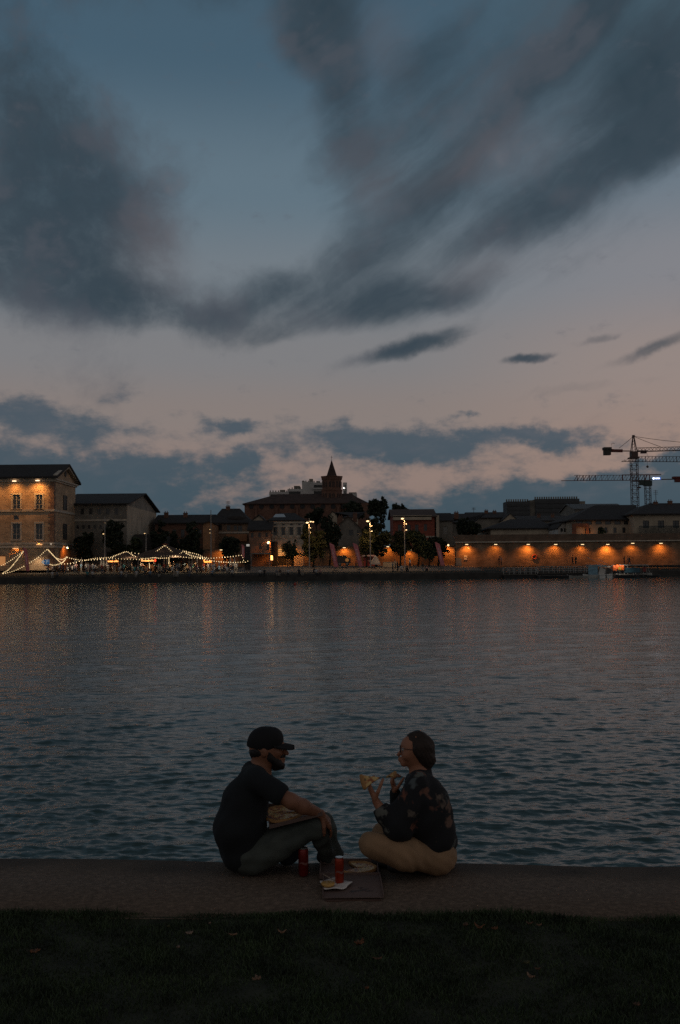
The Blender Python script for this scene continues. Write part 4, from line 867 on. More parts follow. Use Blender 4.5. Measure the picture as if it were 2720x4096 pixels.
# ================================================================== banners, signs, kiosk, truck
m_flag = mat('flag cloth red', (.72, .16, .19), .8, .3, 2.5, c2=(.88, .33, .34))
m_mark = mat('flag lettering', (.85, .68, .66), .8, .1, 2)
def feather_flag(label, xt, top, xb, bot, D, wpx=16, base=True, c=None):
    A, B = W(xt, top, D), W(xb, bot, D); wd = wpx * D / FPX; n = 14; t = thing('feather_flag', label, 'flag', (B.x, D, B.z - .6)); mb = MB(); v = []
    for i in range(n + 1):
        u = i / n; z = A.z + (B.z - A.z) * u; xl = A.x + (B.x - A.x) * u - wd * .15
        round_ = 1 - max(0, (1 - u / .12)) ** 2 * .75 if u < .12 else 1.0
        xr = xl + wd * round_ * (1 - .12 * u); by = .12 * math.sin(u * 7) * (1 - u * .3)
        v += [(xl, D, z), (xl + (xr - xl) * .5, D + by * .6, z), (xr, D + by, z), (xl, D + .02, z), (xl + (xr - xl) * .5, D + by * .6 + .02, z), (xr, D + by + .02, z)]
    f = []
    for i in range(n):
        o = i * 6
        for k in (0, 1): f += [(o + k, o + k + 1, o + k + 7, o + k + 6), (o + k + 3, o + k + 9, o + k + 10, o + k + 4)]
        f += [(o, o + 6, o + 9, o + 3), (o + 2, o + 5, o + 11, o + 8)]
    f += [(0, 3, 4, 1), (1, 4, 5, 2)]; mb.add(v, f); obj('cloth', mb, m_flag, t)
    p = MB(); p.tube([(A.x - wd * .15 - .04, D + .05, A.z + .05), (B.x - wd * .15 - .04, D + .05, B.z), (B.x - wd * .15 + .02, D + .05, B.z - .6)], [.02, .035, .04], 6)
    if base: p.box(B.x - .5, B.x + .5, D - .35, D + .45, B.z - .66, B.z - .56)
    obj('pole', p, m_dark, t)
    mk = MB(); rr = random.Random(int(xt))       # unreadable upright white lettering
    for i in range(9):
        u = .28 + i * .055; z = A.z + (B.z - A.z) * u; xc = A.x + (B.x - A.x) * u + wd * .28; h = .12; w_ = wd * rr.uniform(.12, .2)
        mk.box(xc - w_, xc + w_, D - .06, D - .045, z - h * .35, z + h * .35)
        if i % 2: mk.box(xc - w_, xc - w_ + .05, D - .06, D - .045, z - h, z - h * .35)
    obj('lettering', mk, m_mark, t)
feather_flag('leaning red feather flag left of the dark truck', 1320, 2172, 1340, 2268, 178, 18)
feather_flag('leaning red feather flag just left of the red kiosk', 1414, 2172, 1438, 2266, 178, 18)
feather_flag('leaning red feather flag left of the lamp lit brick wall', 1742, 2168, 1766, 2262, 181, 18)
feather_flag('red feather flag in front of the floodlit building arch', 95, 2190, 108, 2284, 174, 14, False)
feather_flag('red feather flag beside the dark stand at the end of the string lights', 968, 2178, 970, 2232, 178, 11, False)
def dark_stand():
    D = 180; A, B = W(978, 2262, D), W(1000, 2177, D); t = thing('stand', 'tall black stand with a small pale sign on top, right of the string lights', 'stand', ((A.x + B.x) / 2, D, GZ - .5))
    b = MB(); b.box(A.x, B.x, D, D + 1.2, GZ - .6, B.z); b.box(B.x - .12, B.x + .05, D - .06, D - .005, GZ - .6, B.z + .1); obj('body', b, m_dark, t)
    a, c = W(986, 2185, D), W(998, 2177, D); s = MB(); s.box(a.x, c.x, D - .12, D - .07, a.z, c.z); so = obj('sign', s, mat('small lit sign', (.7, .7, .66), .6, .1, 4, emit=(1, .95, .85), es=.35), t)
    k = MB()
    for i in range(3): x = a.x + .1 + i * .16; k.box(x, x + .08, D - .13, D - .122, a.z + .1, c.z - .1)
    obj('lettering', k, m_dark, so)
dark_stand()
def text_mesh(name, s, size, loc, m, parent=None, ext=.01):
    cu = bpy.data.curves.new(name, 'FONT'); cu.body = s; cu.size = size; cu.extrude = ext; cu.align_x = 'CENTER'; cu.align_y = 'CENTER'
    tmp = bpy.data.objects.new(name, cu); col.objects.link(tmp); dg = bpy.context.evaluated_depsgraph_get(); me = bpy.data.meshes.new_from_object(tmp.evaluated_get(dg)); bpy.data.objects.remove(tmp)
    a = np.array([v.co[:] for v in me.vertices]); w = np.stack([a[:, 0] + loc[0], loc[1] - a[:, 2], a[:, 1] + loc[2]], 1)
    o = link_mesh(name, w, [tuple(p.vertices) for p in me.polygons], m, parent); return o
def parking_sign():
    D = 172; A, B = W(177, 2258, D), W(198, 2238, D); xc, zc = (A.x + B.x) / 2, (A.z + B.z) / 2; t = thing('parking_sign', 'blue parking sign with a white P and a pale arrow, under the string lights', 'sign', (xc, D, .4))
    b = MB(); b.box(A.x, B.x, D - .06, D, A.z, B.z); obj('panel', b, mat('sign blue', (.03, .09, .20), .5, .1, 2, emit=(.05, .16, .34), es=.35), t)
    mm = mat('sign white', (.6, .62, .62), .5, .1, 2, emit=(.7, .8, .85), es=.22); text_mesh('lettering', 'P', .85, (xc + .05, D - .075, zc), mm, t)
    a = MB(); z = zc; x = A.x - .08; a.add([(x, D - .05, z - .42), (x, D - .05, z + .42), (x - .42, D - .05, z), (x, D - .01, z - .42), (x, D - .01, z + .42), (x - .42, D - .01, z)], [(0, 1, 2), (5, 4, 3), (0, 3, 4, 1), (1, 4, 5, 2), (2, 5, 3, 0)]); obj('arrow', a, mm, t)
    p = MB(); p.bar((xc, D + .05, .3), (xc, D + .05, A.z + .2), .08); p.box(A.x, B.x, D - .05, D, A.z - .28, A.z - .08); obj('post', p, m_metal, t)
parking_sign()
def kiosk():
    D = 190; A, B = W(1455, 2262, D), W(1500, 2222, D); t = thing('kiosk', 'red market kiosk with a pale glowing roof edge behind the middle street lamp', 'kiosk', ((A.x + B.x) / 2, D, GZ))
    m = mat('kiosk red', (.22, .03, .025), .6, .3, 2); b = MB(); wall_mesh(b, A.x, B.x - .1, D, D + 2.4, GZ - .1, B.z - .15, [(A.x + 1.0, B.x - .3, GZ + .95, B.z - .5)]); obj('body', b, m, t)
    r = MB(); r.box(A.x - .25, B.x + .1, D - .5, D + 2.6, B.z - .15, B.z + .02); r.box(A.x, B.x - .2, D - .2, D + 2.4, B.z + .02, B.z + .12); obj('roof', r, mat('glowing kiosk roof', (.5, .3, .26), .7, .1, 2, emit=(1, .6, .45), es=.05), t)  # faint emission gives the roof its lit look
    c = MB(); c.box(A.x + .9, B.x - .2, D - .25, D - .005, GZ + .85, GZ + .95); obj('counter', c, m_white, t)
    A, B = W(1492, 2258, D - 3), W(1512, 2226, D - 3); xc = (A.x + B.x) / 2; t2 = thing('parasol', 'pale half closed parasol right of the red kiosk', 'parasol', (xc, D - 3, GZ)); c = MB(); c.lathe((xc, D - 3, A.z), [(.95, 0), (.9, .25), (.62, .9), (.25, 1.5), (.05, 1.65)], 10); obj('canopy', c, mat('parasol cloth', (.42, .38, .35), .8, .15, 3), t2); c = MB(); c.bar((xc, D - 3, GZ - .1), (xc, D - 3, A.z + 1.6), .06); obj('pole', c, m_metal, t2)
kiosk()
def truck():
    D = 189; A, B = W(1346, 2258, D), W(1402, 2222, D); t = thing('food_truck', 'dark food truck parked between two leaning red flags', 'truck', ((A.x + B.x) / 2, D, GZ)); m = mat('truck paint', (.03, .028, .03), .45, .2, 2)
    b = MB(); zb = GZ + .45; b.prism([(A.x, zb), (B.x, zb), (B.x, zb + 1.0), (B.x - .5, B.z - .35), (A.x + 1.9, B.z - .1), (A.x + 1.7, B.z - .02), (A.x, B.z)], 'y', D, D + 2.1); obj('body', b, m, t)
    for x in (A.x + .6, B.x - .65):
        w = MB(); w.tube([(x, D - .03, GZ + .38), (x, D + .22, GZ + .38)], .38, 14); wo = obj('wheel', w, m_dark, t); r = MB(); r.tube([(x, D - .045, GZ + .38), (x, D - .032, GZ + .38)], .2, 10); obj('rim', r, m_metal, wo)
    g = MB(); g.box(B.x - 1.1, B.x - .5, D - .02, D - .004, zb + .75, B.z - .5); obj('window', g, m_pane, t)
    p = W(1388, 2240, D - .1); q = MB(); q.tube([(p.x, D - .15, p.z), (p.x, D - .05, p.z)], .34, 14); obj('round_sign', q, mat('orange round sign', (.5, .25, .08), .6, .3, 2, emit=(1, .45, .12), es=.10), t)
truck()
def planter(label, px, D, w, h):
    p = W(px, 2262, D); b = MB(); b.box(p.x - w / 2, p.x + w / 2, D, D + .5, GZ - .3, GZ - .3 + h); b.box(p.x - w / 2 - .05, p.x + w / 2 + .05, D - .05, D + .55, GZ - .3 + h, GZ - .22 + h); solo('low_wall', b, m_plaster2, label, 'wall')
planter('low pale wall behind the group of people near the third street lamp', 1559, 192, 2.6, .9)

# ================================================================== cranes
m_crane = mat('crane steel', (.09, .05, .045), .6, .3, 1); m_craner = mat('crane red', (.14, .03, .025), .6, .3, 1); m_conc2 = mat('counterweight concrete', (.07, .065, .06), .9, .2, 1)
def lattice(mb, a, b, w, h, n, t=.12, tri=False, dt=None):
    """square or triangular lattice boom from a to b"""
    a, b = Vector(a), Vector(b); d = (b - a); L = d.length; d /= L; up = Vector((0, 0, 1)) if abs(d.z) < .9 else Vector((0, 1, 0)); s = d.cross(up).normalized(); u = s.cross(d); dt = dt or t * .6
    corners = [s * w / 2, -s * w / 2, u * h] if tri else [s * w / 2 - u * h / 2, -s * w / 2 - u * h / 2, -s * w / 2 + u * h / 2, s * w / 2 + u * h / 2]
    for c in corners: mb.bar(a + c, b + c, t)
    k = len(corners)
    for i in range(n):
        p, q = a + d * L * i / n, a + d * L * (i + 1) / n
        for j in range(k):
            c0, c1 = corners[j], corners[(j + 1) % k]
            mb.bar(p + (c0 if i % 2 else c1), q + (c1 if i % 2 else c0), dt)
            if not tri: mb.bar(p + c0, p + c1, dt)
def crane_main():
    D = 320; x0 = W(2541, 2050, D).x; t = thing('tower_crane', 'nearest and tallest tower crane with grey counterweight and stay cables', 'crane', (x0, D, GZ))
    zt = W(2531, 1830, D).z; x1 = x0
    m = MB(); lattice(m, (x0, D, GZ), (x0, D, zt), 2.0, 2.0, 26, .17, dt=.085); obj('mast', m, m_crane, t)
    c = MB(); ca, cb = W(2520, 1829, D), W(2544, 1812, D); c.box(x0 - 1.1, x0 + 1.0, D - 1.3, D + 1, zt, zt + 1.9); c.box(x0 - 1.7, x0 + 1.4, D - 1.6, D + 1.4, zt - .35, zt); obj('cab', c, m_crane, t)
    zj = W(2531, 1803, D).z; ap = Vector((x0, D, W(2533, 1745, D).z))
    a = MB()
    for sx in (-.8, .8):
        for sy in (-.8, .8): a.bar((x0 + sx, D + sy, zt + 1.9), (ap.x + sx * .2, D + sy * .2, ap.z), .2)
    for k in range(5):
        u = k / 5; z = zt + 1.9 + (ap.z - zt - 1.9) * u; w_ = .8 * (1 - u * .8); a.bar((x0 - w_, D - w_, z), (x0 + w_ * .85, D - w_, z + .9), .1)
    a.box(ap.x - .35, ap.x + .35, D - .4, D + .4, ap.z - .3, ap.z + .35); obj('apex', a, m_crane, t)
    j = MB(); e = Vector((x0 + 42, D - 4, zj + .35)); lattice(j, (x0 + .8, D, zj - .3), (e.x, e.y, e.z - .3), 1.4, 1.2, 36, .16, tri=True, dt=.09); obj('jib', j, m_crane, t)
    k = MB(); cx = W(2415, 1800, D).x; k.bar((x0 - .8, D, zj - .1), (cx, D + .6, zj + .15), .5, .3); k.bar((W(2452, 1800, D).x, D - .5, zj + .5), (cx + .6, D - .2, zj + .6), .16, .16); k.bar((W(2490, 1800, D).x, D, zj), (W(2440, 1800, D).x, D + .5, zj + .15), 1.0, .9); obj('counter_jib', k, m_craner, t)
    w = MB(); p0, p1 = W(2417, 1820, D), W(2442, 1793, D); w.box(p0.x, p1.x, D - .6, D + 1.4, p0.z, p1.z - .5); w.box(p0.x - .2, p1.x + .2, D - .8, D + 1.6, p1.z - .5, p1.z + .3); obj('counterweight', w, m_conc2, t)
    r = MB()
    def cable(a_, b_, sag=.6):
        a_, b_ = Vector(a_), Vector(b_); pts = [a_.lerp(b_, i / 8) - Vector((0, 0, sag * 4 * (i / 8) * (1 - i / 8))) for i in range(9)]; r.tube(pts, .07, 4)
    cable(ap, (W(2476, 1783, D).x, D, zj + .9), .1); cable(ap, e + Vector((-4, 0, 1.0)), 1.0); cable(ap, (x0 + 8.5, D - .8, zj + 1.1), .1); obj('stay_cable', r, m_crane, t)
    tr = MB(); tr.box(x0 + 2.2, x0 + 4.0, D - .6, D + .4, zj - .9, zj - .45); tr.box(x0 + 1.2, x0 + 4.4, D - .3, D + .1, zj - .4, zj + .1); tr.bar((x0 + 4.3, D, zj - .6), (x0 + 4.3, D, zj - 4.8), .05); tr.ball((x0 + 4.3, D, zj - 5.2), .42, 8, 6); obj('trolley', tr, m_crane, t)
    p = MB(); h = W(2446, 1775, D); p.tube([(h.x, D, zj + 1.2), (h.x, D, h.z), (h.x + .5, D, h.z + .2), (h.x + 1, D, h.z)], .06, 5); obj('hoist_arm', p, m_crane, t)
crane_main()
def crane_low():
    D = 360; x0 = W(2592, 2000, D).x; t = thing('tower_crane', 'lower red topless tower crane carrying a small lit sign', 'crane', (x0, D, GZ)); zj = W(2560, 1920, D).z
    m = MB(); lattice(m, (x0, D, GZ), (x0, D, zj - .4), 1.8, 1.8, 22, .17, dt=.085); obj('mast', m, m_crane, t)
    c = MB(); c.box(x0 - 1.3, x0 + 1.3, D - 1.2, D + 1.2, zj - 2.2, zj - .3); c.box(x0 - 3.2, x0 - 1.4, D - 1.1, D + .6, zj - 1.9, zj - .1); obj('cab', c, mat('crane cab green', (.03, .05, .045), .5, .2, 1), t)
    j = MB(); a = W(2245, 1920, D); j.bar((a.x, D, zj), (x0 + 1, D, zj - .1), .22)
    b0, b1 = W(2297, 1920, D).x, W(2392, 1920, D).x; hh = 1.9
    j.bar((b0, D, zj + hh), (x0 + 4, D, zj + hh - .15), .14); n = 24
    for k in range(n):
        xa = b0 + (x0 - b0) * k / n; xb = b0 + (x0 - b0) * (k + 1) / n; th = .2 if (k < 7 or k > 17) else .10
        j.bar((xa, D, zj), (xb, D, zj + hh), th); 
        if k % 2 == 0: j.bar((xb, D, zj + hh), (xb, D, zj), th)
    obj('jib', j, m_craner, t)
    f = MB(); f.bar((W(2490, 1920, D).x, D, zj - .2), (W(2490, 1920, D).x, D, zj + hh + .1), .35); f.bar((W(2488, 1920, D).x, D, zj + hh), (x0 + 5, D, zj + hh), .28); f.bar((x0 - .2, D, zj + hh), (x0 - .9, D, zj - .2), .3); f.bar((x0 + .8, D, zj + hh), (x0 + .8, D, zj - .2), .3); obj('tower_head', f, m_craner, t)
    k = MB(); e = W(2900, 1913, D).x; k.bar((x0 + 1, D, zj + .1), (e, D, zj + .35), .3, .35); obj('counter_jib', k, m_crane, t)
    w = MB(); p0, p1 = W(2690, 1918, D), W(2740, 1906, D); w.box(p0.x, p1.x + 6, D - .8, D + .8, p0.z + .3, p1.z); w.box(p0.x + .8, p1.x + 6, D - .6, D + .6, p0.z - 1.0, p0.z + .29); obj('counterweight', w, m_craner, t)
    s = MB(); p0, p1 = W(2611, 1919, D - .5), W(2643, 1908, D - .5); zc = (p0.z + p1.z) / 2; s.box(p0.x - .1, p1.x + .1, D - .45, D - .3, p0.z, p1.z); so = obj('sign', s, mat('sign case', (.03, .05, .12), .5, .1, 1, emit=(.12, .25, .75), es=.5), t)
    g = MB(); g.tube([(p0.x + .35, D - .52, zc), (p0.x + .35, D - .46, zc)], .36, 12); xx = p0.x + .95
    for i, wd in enumerate((.2, .16, .2, .1, .2, .16, .2)):
        g.box(xx, xx + wd, D - .52, D - .46, zc - .2, zc + .2); xx += wd + .06
    obj('lettering', g, mat('sign letters', (1, 1, 1), .4, 0, 1, emit=(.86, .93, 1), es=3.0), so)
    h = MB(); hx = W(2556, 1948, D).x; h.bar((hx, D, zj), (hx, D, zj - 2.4), .05); h.ball((hx, D, zj - 2.7), .6, 8, 6, (1.4, 1, .55)); h.box(hx - 2.2, hx + 2.2, D - .3, D + .3, zj - .55, zj - .25); obj('hook', h, m_crane, t)
crane_low()
def crane_back():
    D = 340; t = thing('tower_crane', 'crane jib crossing behind the tall mast, its own mast out of view', 'crane', (W(2900, 2000, D).x, D, GZ)); a = W(2486, 1846, D); b = W(2900, 1848, D); j = MB()
    j.bar(a, b, .2); j.bar(a + Vector((6, 0, 1.75)), b + Vector((0, 0, 1.75)), .14); n = 30
    for k in range(n):
        p = a.lerp(b, k / n); q = a.lerp(b, (k + 1) / n); h = Vector((0, 0, 1.75 * min(1, .35 + k * .25))); j.bar(p, q + h, .1); j.bar(q + h, q, .1 if k % 3 else .18)
    obj('jib', j, m_crane, t); m = MB(); lattice(m, (b.x, D, GZ), (b.x, D, b.z), 2, 2, 24, .2, dt=.1); obj('mast', m, m_crane, t)
    k = MB(); k.bar(b, b + Vector((14, 0, 0)), .6); k.box(b.x + 11, b.x + 14, D - 1, D + 1, b.z - 2.5, b.z - .3); obj('counter_jib', k, m_crane, t)
crane_back()
def antenna(label, px, base, top, D):
    p, q = W(px, base, D), W(px, top, D); m = MB(); m.bar((p.x, D, p.z - 1), (p.x, D, q.z), .09); h = q.z - p.z
    for k in (.7, .82, .94): m.bar((p.x - .5, D, p.z + h * k), (p.x + .5, D, p.z + h * k), .06)
    solo('antenna', m, m_crane, label, 'antenna')
antenna('television aerial on the right hand roofs, right of the lower crane', 2624, 2015, 1960, 214)
antenna('thin roof aerial above the brown hipped roof house', 912, 2040, 2004, 219)
antenna('thin roof aerial between the dark tree and the slab block', 1895, 2058, 2030, 256)
# ================================================================== smooth bodies: blended tapered limbs meshed as one surface
def sdf_mesh(prims, h, pad=.03, noise=None, cut=None):
    """prims: ('c', a, b, ra, rb, k, label) tapered capsule | ('e', centre, radii, k, label[, 3x3 rotation]) ellipsoid.
    Returns vertices, quads, face labels."""
    lo = np.full(3, 1e9); hi = np.full(3, -1e9)
    for p in prims:
        if p[0] == 'c':
            for q, r_ in ((p[1], p[3]), (p[2], p[4])): lo = np.minimum(lo, np.array(q) - r_); hi = np.maximum(hi, np.array(q) + r_)
        else: m_ = max(p[2]); lo = np.minimum(lo, np.array(p[1]) - m_); hi = np.maximum(hi, np.array(p[1]) + m_)
    lo -= pad + h; hi += pad + h; n = np.ceil((hi - lo) / h).astype(int) + 1
    ax = [lo[i] + h * np.arange(n[i]) for i in range(3)]
    F = np.full(n, 1.0, np.float32); Lb = np.zeros(n, np.int16); best = np.full(n, 1.0, np.float32)
    for p in prims:
        k = p[5] if p[0] == 'c' else p[3]; lab = p[6] if p[0] == 'c' else p[4]; mg = k + 3 * h + .01
        if p[0] == 'c':
            a, b = np.array(p[1], float), np.array(p[2], float); ra, rb = p[3], p[4]; l0 = np.minimum(a - ra, b - rb) - mg; h0 = np.maximum(a + ra, b + rb) + mg
        else: c = np.array(p[1], float); rd = np.array(p[2], float); m_ = rd.max() if len(p) > 5 else rd; l0 = c - m_ - mg; h0 = c + m_ + mg
        i0 = np.clip(np.floor((l0 - lo) / h).astype(int), 0, n - 1); i1 = np.clip(np.ceil((h0 - lo) / h).astype(int) + 1, 1, n)
        sl = tuple(slice(i0[i], i1[i]) for i in range(3)); X, Y, Z = np.meshgrid(*[ax[i][sl[i]] for i in range(3)], indexing='ij', sparse=True)
        if p[0] == 'c':
            ab = b - a; L2 = max(ab @ ab, 1e-9); t = np.clip(((X - a[0]) * ab[0] + (Y - a[1]) * ab[1] + (Z - a[2]) * ab[2]) / L2, 0, 1)
            d = np.sqrt((X - a[0] - t * ab[0]) ** 2 + (Y - a[1] - t * ab[1]) ** 2 + (Z - a[2] - t * ab[2]) ** 2) - (ra + (rb - ra) * t)
        else:
            x, y, z = X - c[0], Y - c[1], Z - c[2]
            if len(p) > 5: Rm = np.array(p[5]).T; x, y, z = Rm[0, 0] * x + Rm[0, 1] * y + Rm[0, 2] * z, Rm[1, 0] * x + Rm[1, 1] * y + Rm[1, 2] * z, Rm[2, 0] * x + Rm[2, 1] * y + Rm[2, 2] * z
            q0 = np.sqrt((x / rd[0]) ** 2 + (y / rd[1]) ** 2 + (z / rd[2]) ** 2); q1 = np.sqrt((x / rd[0] ** 2) ** 2 + (y / rd[1] ** 2) ** 2 + (z / rd[2] ** 2) ** 2) + 1e-9
            d = q0 * (q0 - 1) / q1
        f = F[sl]; hh = np.clip(.5 + .5 * (f - d) / k, 0, 1); F[sl] = f * (1 - hh) + d * hh - k * hh * (1 - hh)
        bs = best[sl]; w = d < bs; bs[w] = d[w] if d.shape == bs.shape else np.broadcast_to(d, bs.shape)[w]; best[sl] = bs; l_ = Lb[sl]; l_[w] = lab; Lb[sl] = l_
    if noise is not None:
        X, Y, Z = np.meshgrid(*ax, indexing='ij', sparse=True); F = F + noise(X, Y, Z).astype(np.float32)
    if cut is not None:
        X, Y, Z = np.meshgrid(*ax, indexing='ij', sparse=True); F = np.maximum(F, cut(X, Y, Z).astype(np.float32))
    # surface nets
    S = F < 0; cs = tuple(m - 1 for m in F.shape)
    cnt = np.zeros(cs, np.float32); acc = np.zeros(cs + (3,), np.float32)
    offs = [(0, 0, 0), (1, 0, 0), (0, 1, 0), (1, 1, 0), (0, 0, 1), (1, 0, 1), (0, 1, 1), (1, 1, 1)]
    def sub(A, o): return A[o[0]:o[0] + cs[0], o[1]:o[1] + cs[1], o[2]:o[2] + cs[2]]
    for i in range(8):
        for j in range(i + 1, 8):
            a, b = offs[i], offs[j]
            if sum(abs(a[q] - b[q]) for q in range(3)) != 1: continue
            Fa, Fb = sub(F, a), sub(F, b); x = (Fa < 0) != (Fb < 0)
            if not x.any(): continue
            t = np.where(x, Fa / np.where(x, Fa - Fb, 1), 0)
            for q in range(3): acc[..., q] += np.where(x, a[q] + (b[q] - a[q]) * t, 0)
            cnt += x
    act = cnt > 0; ids = -np.ones(cs, np.int64); ids[act] = np.arange(act.sum()); ii = np.argwhere(act)
    V = lo + h * (ii + acc[act] / cnt[act][:, None]); lab = Lb[:-1, :-1, :-1][act]
    Q = []
    for axn in range(3):
        o = [0, 0, 0]; o[axn] = 1; u, v = [(1, 2), (2, 0), (0, 1)][axn]
        a = S[tuple(slice(0, S.shape[q] - (1 if q == axn else 0)) for q in range(3))]; b = S[tuple(slice(1 if q == axn else 0, None) for q in range(3))]
        e = np.argwhere(a != b); e = e[(e[:, u] > 0) & (e[:, v] > 0) & (e[:, u] < cs[u]) & (e[:, v] < cs[v])]
        sg = a[e[:, 0], e[:, 1], e[:, 2]]; du = np.zeros(3, int); du[u] = 1; dv = np.zeros(3, int); dv[v] = 1
        g = lambda w: ids[w[:, 0], w[:, 1], w[:, 2]]
        q = np.stack([g(e - du - dv), g(e - dv), g(e), g(e - du)], 1); q[~sg] = q[~sg][:, ::-1]; Q.append(q)
    Q = np.concatenate(Q); Q = Q[(Q >= 0).all(1)]
    return V, Q, lab[Q[:, 0]]
def sdf_obj(name, prims, h, mats, parent=None, iters=2, **k):
    V, Q, lab = sdf_mesh(prims, h, **k)
    # light relaxation of the surface
    for _ in range(iters):
        s = np.zeros_like(V); c = np.zeros(len(V))
        for i in range(4):
            a, b = Q[:, i], Q[:, (i + 1) % 4]; np.add.at(s, a, V[b]); np.add.at(s, b, V[a]); np.add.at(c, a, 1); np.add.at(c, b, 1)
        V = V * .5 + .5 * s / np.maximum(c, 1)[:, None]
    return link_mesh(name, V, Q.tolist(), mats, parent, True, lab.tolist() if isinstance(mats, (list, tuple)) and len(mats) > 1 else None)

# ================================================================== people on the far bank
def far_prims(pose):
    P_ = []; c = lambda a, b, ra, rb, l: P_.append(('c', a, b, ra, rb, .03, l)); e = lambda p, r_, l: P_.append(('e', p, r_, .02, l))
    if pose in ('stand', 'walk', 'stand2'): hz = .92; hp = (0, 0, hz)
    elif pose == 'chair': hz = .52; hp = (0, 0, hz)
    else: hz = .13; hp = (0, 0, hz)
    lean = {'stand': 0, 'walk': .05, 'stand2': .02, 'chair': .08, 'ground': .14, 'ledge': .16}[pose]
    ch = (lean, 0, hz + .46); nk = (lean + .02, 0, hz + .58); hd = (lean + .06, 0, hz + .73)
    for s in (-1, 1):
        hp_ = (0, .09 * s, hz)
        if pose in ('stand', 'stand2'): kn, an, ft = (.03 * s, .11 * s, .5), (0, .12 * s, .07), (.14, .13 * s, .04)
        elif pose == 'walk': kn, an, ft = (.17 * s + .05, .09 * s, .5), (.30 * s - .05, .09 * s, .08), (.30 * s + .1, .09 * s, .05)
        elif pose == 'chair': kn, an, ft = (.44, .12 * s, .52), (.40, .12 * s, .07), (.54, .12 * s, .04)
        elif pose == 'ground': kn, an, ft = (.38, .14 * s, .46), (.56, .12 * s, .07), (.68, .12 * s, .04)
        else: kn, an, ft = (.43, .12 * s, .14), (.48, .12 * s, -.30), (.58, .12 * s, -.34)
        c(hp_, kn, .09, .065, 3); c(kn, an, .062, .045, 3); c(an, ft, .045, .035, 1)
        sh = (lean, .19 * s, hz + .50)
        if pose in ('stand', 'walk'): el_, ha = (-.04 + .08 * s, .24 * s, hz + .24), (.05 + .1 * s, .25 * s, hz + .0)
        elif pose == 'stand2': el_, ha = (.02, .25 * s, hz + .24), (.24, .12 * s, hz + .36)
        else: el_, ha = (.14, .24 * s, hz + .26), (.34, .14 * s, hz + .22 + .06 * s)
        c(sh, el_, .055, .045, 2); c(el_, ha, .04, .03, 0); e(ha, (.045, .045, .05), 0)
    c((0, 0, hz + .02), (lean * .5, 0, hz + .25), .14, .13, 2); c((lean * .5, 0, hz + .25), ch, .13, .13, 2); c((lean, -.12, hz + .48), (lean, .12, hz + .48), .08, .08, 2)
    c(nk, hd, .055, .055, 0); e(hd, (.1, .08, .125), 0); e((hd[0] - .02, 0, hd[2] + .035), (.105, .09, .115), 1)
    return P_
SK = [mat('far skin %d' % i, c, .7, .1, 4) for i, c in enumerate([(.32, .19, .13), (.20, .12, .08)])]
HR = [mat('far hair %d' % i, c, .7, .1, 4) for i, c in enumerate([(.02, .015, .012), (.07, .045, .03), (.18, .13, .08)])]
SHIRT = {'white': (.62, .60, .58), 'pale blue': (.20, .34, .48), 'teal': (.06, .26, .27), 'black': (.02, .02, .022), 'grey': (.20, .20, .21), 'red': (.34, .05, .04), 'beige': (.38, .31, .24), 'navy': (.03, .045, .09), 'pink': (.45, .26, .25)}
TRO = {'dark': (.025, .028, .035), 'jeans': (.06, .08, .12), 'light': (.34, .31, .27)}
PM = {}
def person(pose, shirt, tro, x, y, z, rz, label, group=None, hair=0, skin=0):
    key = (pose, shirt, tro, hair, skin)
    if key not in PM:
        base = PM.get(pose)
        if base is None:
            V, Q, lab = sdf_mesh(far_prims(pose), .03); base = PM[pose] = (V, Q.tolist(), lab.tolist())
        mats = [SK[skin], HR[hair], mat('far top ' + shirt, SHIRT[shirt], .85, .15, 5), mat('far trousers ' + tro, TRO[tro], .85, .15, 5)]
        o = link_mesh('person', base[0], base[1], mats, None, True, base[2]); PM[key] = o; first = True
    else:
        o = PM[key].copy(); col.objects.link(o)
    o.location = (x, y, z); o.rotation_euler = (0, 0, rz); tag(o, label, 'person', group)
    if len(label.split()) > 16: print('LONG', label)
    return o
def near_edge_z(x, y): return gz_at(x, max(0, y - bank_y(x)))
pr_ = random.Random(11)
CROWD = 'people seated and standing under the string lights'
shirts = ['white'] * 5 + ['pale blue', 'teal', 'black', 'grey', 'grey', 'red', 'beige', 'beige', 'navy', 'pink', 'black']
nper = 0; tables = []
for k in range(42):           # small tables of the open air bar
    px = 205 + (k * 18.2) % 745 + pr_.uniform(-6, 6); D = 176.3 + [0, 3.0, 6.2][k % 3] + pr_.uniform(-.5, .5)
    x = gpos(px, D); tables.append((x, D))
m_table = mat('bar table top', (.12, .11, .10), .6, .2, 4)
table_proto = None
for i, (x, y) in enumerate(tables):
    z = near_edge_z(x, y)
    if table_proto is None:
        table_proto = thing('bar_table', 'small round bar table standing in the crowd under the string lights', 'table', (x, y, z), 'round tables of the open air bar')
        tb = MB(); tb.lathe((x, y, z), [(.36, .70), (.38, .715), (.36, .74)], 12); obj('table_top', tb, m_table, table_proto); tb = MB(); tb.lathe((x, y, z), [(.24, 0), (.22, .03), (.03, .05), (.03, .70)], 8); obj('leg', tb, m_dark, table_proto)
        sample = table_proto
    else:
        c = copy_tree(table_proto); c.location = (x, y, z)
    for j in range(3):
        a = pr_.uniform(0, 6.28); d = pr_.uniform(.6, .8); X_, Y_ = x + d * math.cos(a), y + d * math.sin(a); s = pr_.choice(shirts); pose = pr_.choice(['chair', 'chair', 'stand', 'stand2', 'chair'])
        person(pose, s, pr_.choice(['dark', 'jeans', 'light']), X_, Y_, near_edge_z(X_, Y_), a + math.pi, 'person in a %s top in the crowd under the string lights' % s, CROWD + ', %s tops' % s, pr_.choice([0, 1, 2]) if s in ('white',) else pr_.choice([0, 1]))
# stools for those sitting
stool = None
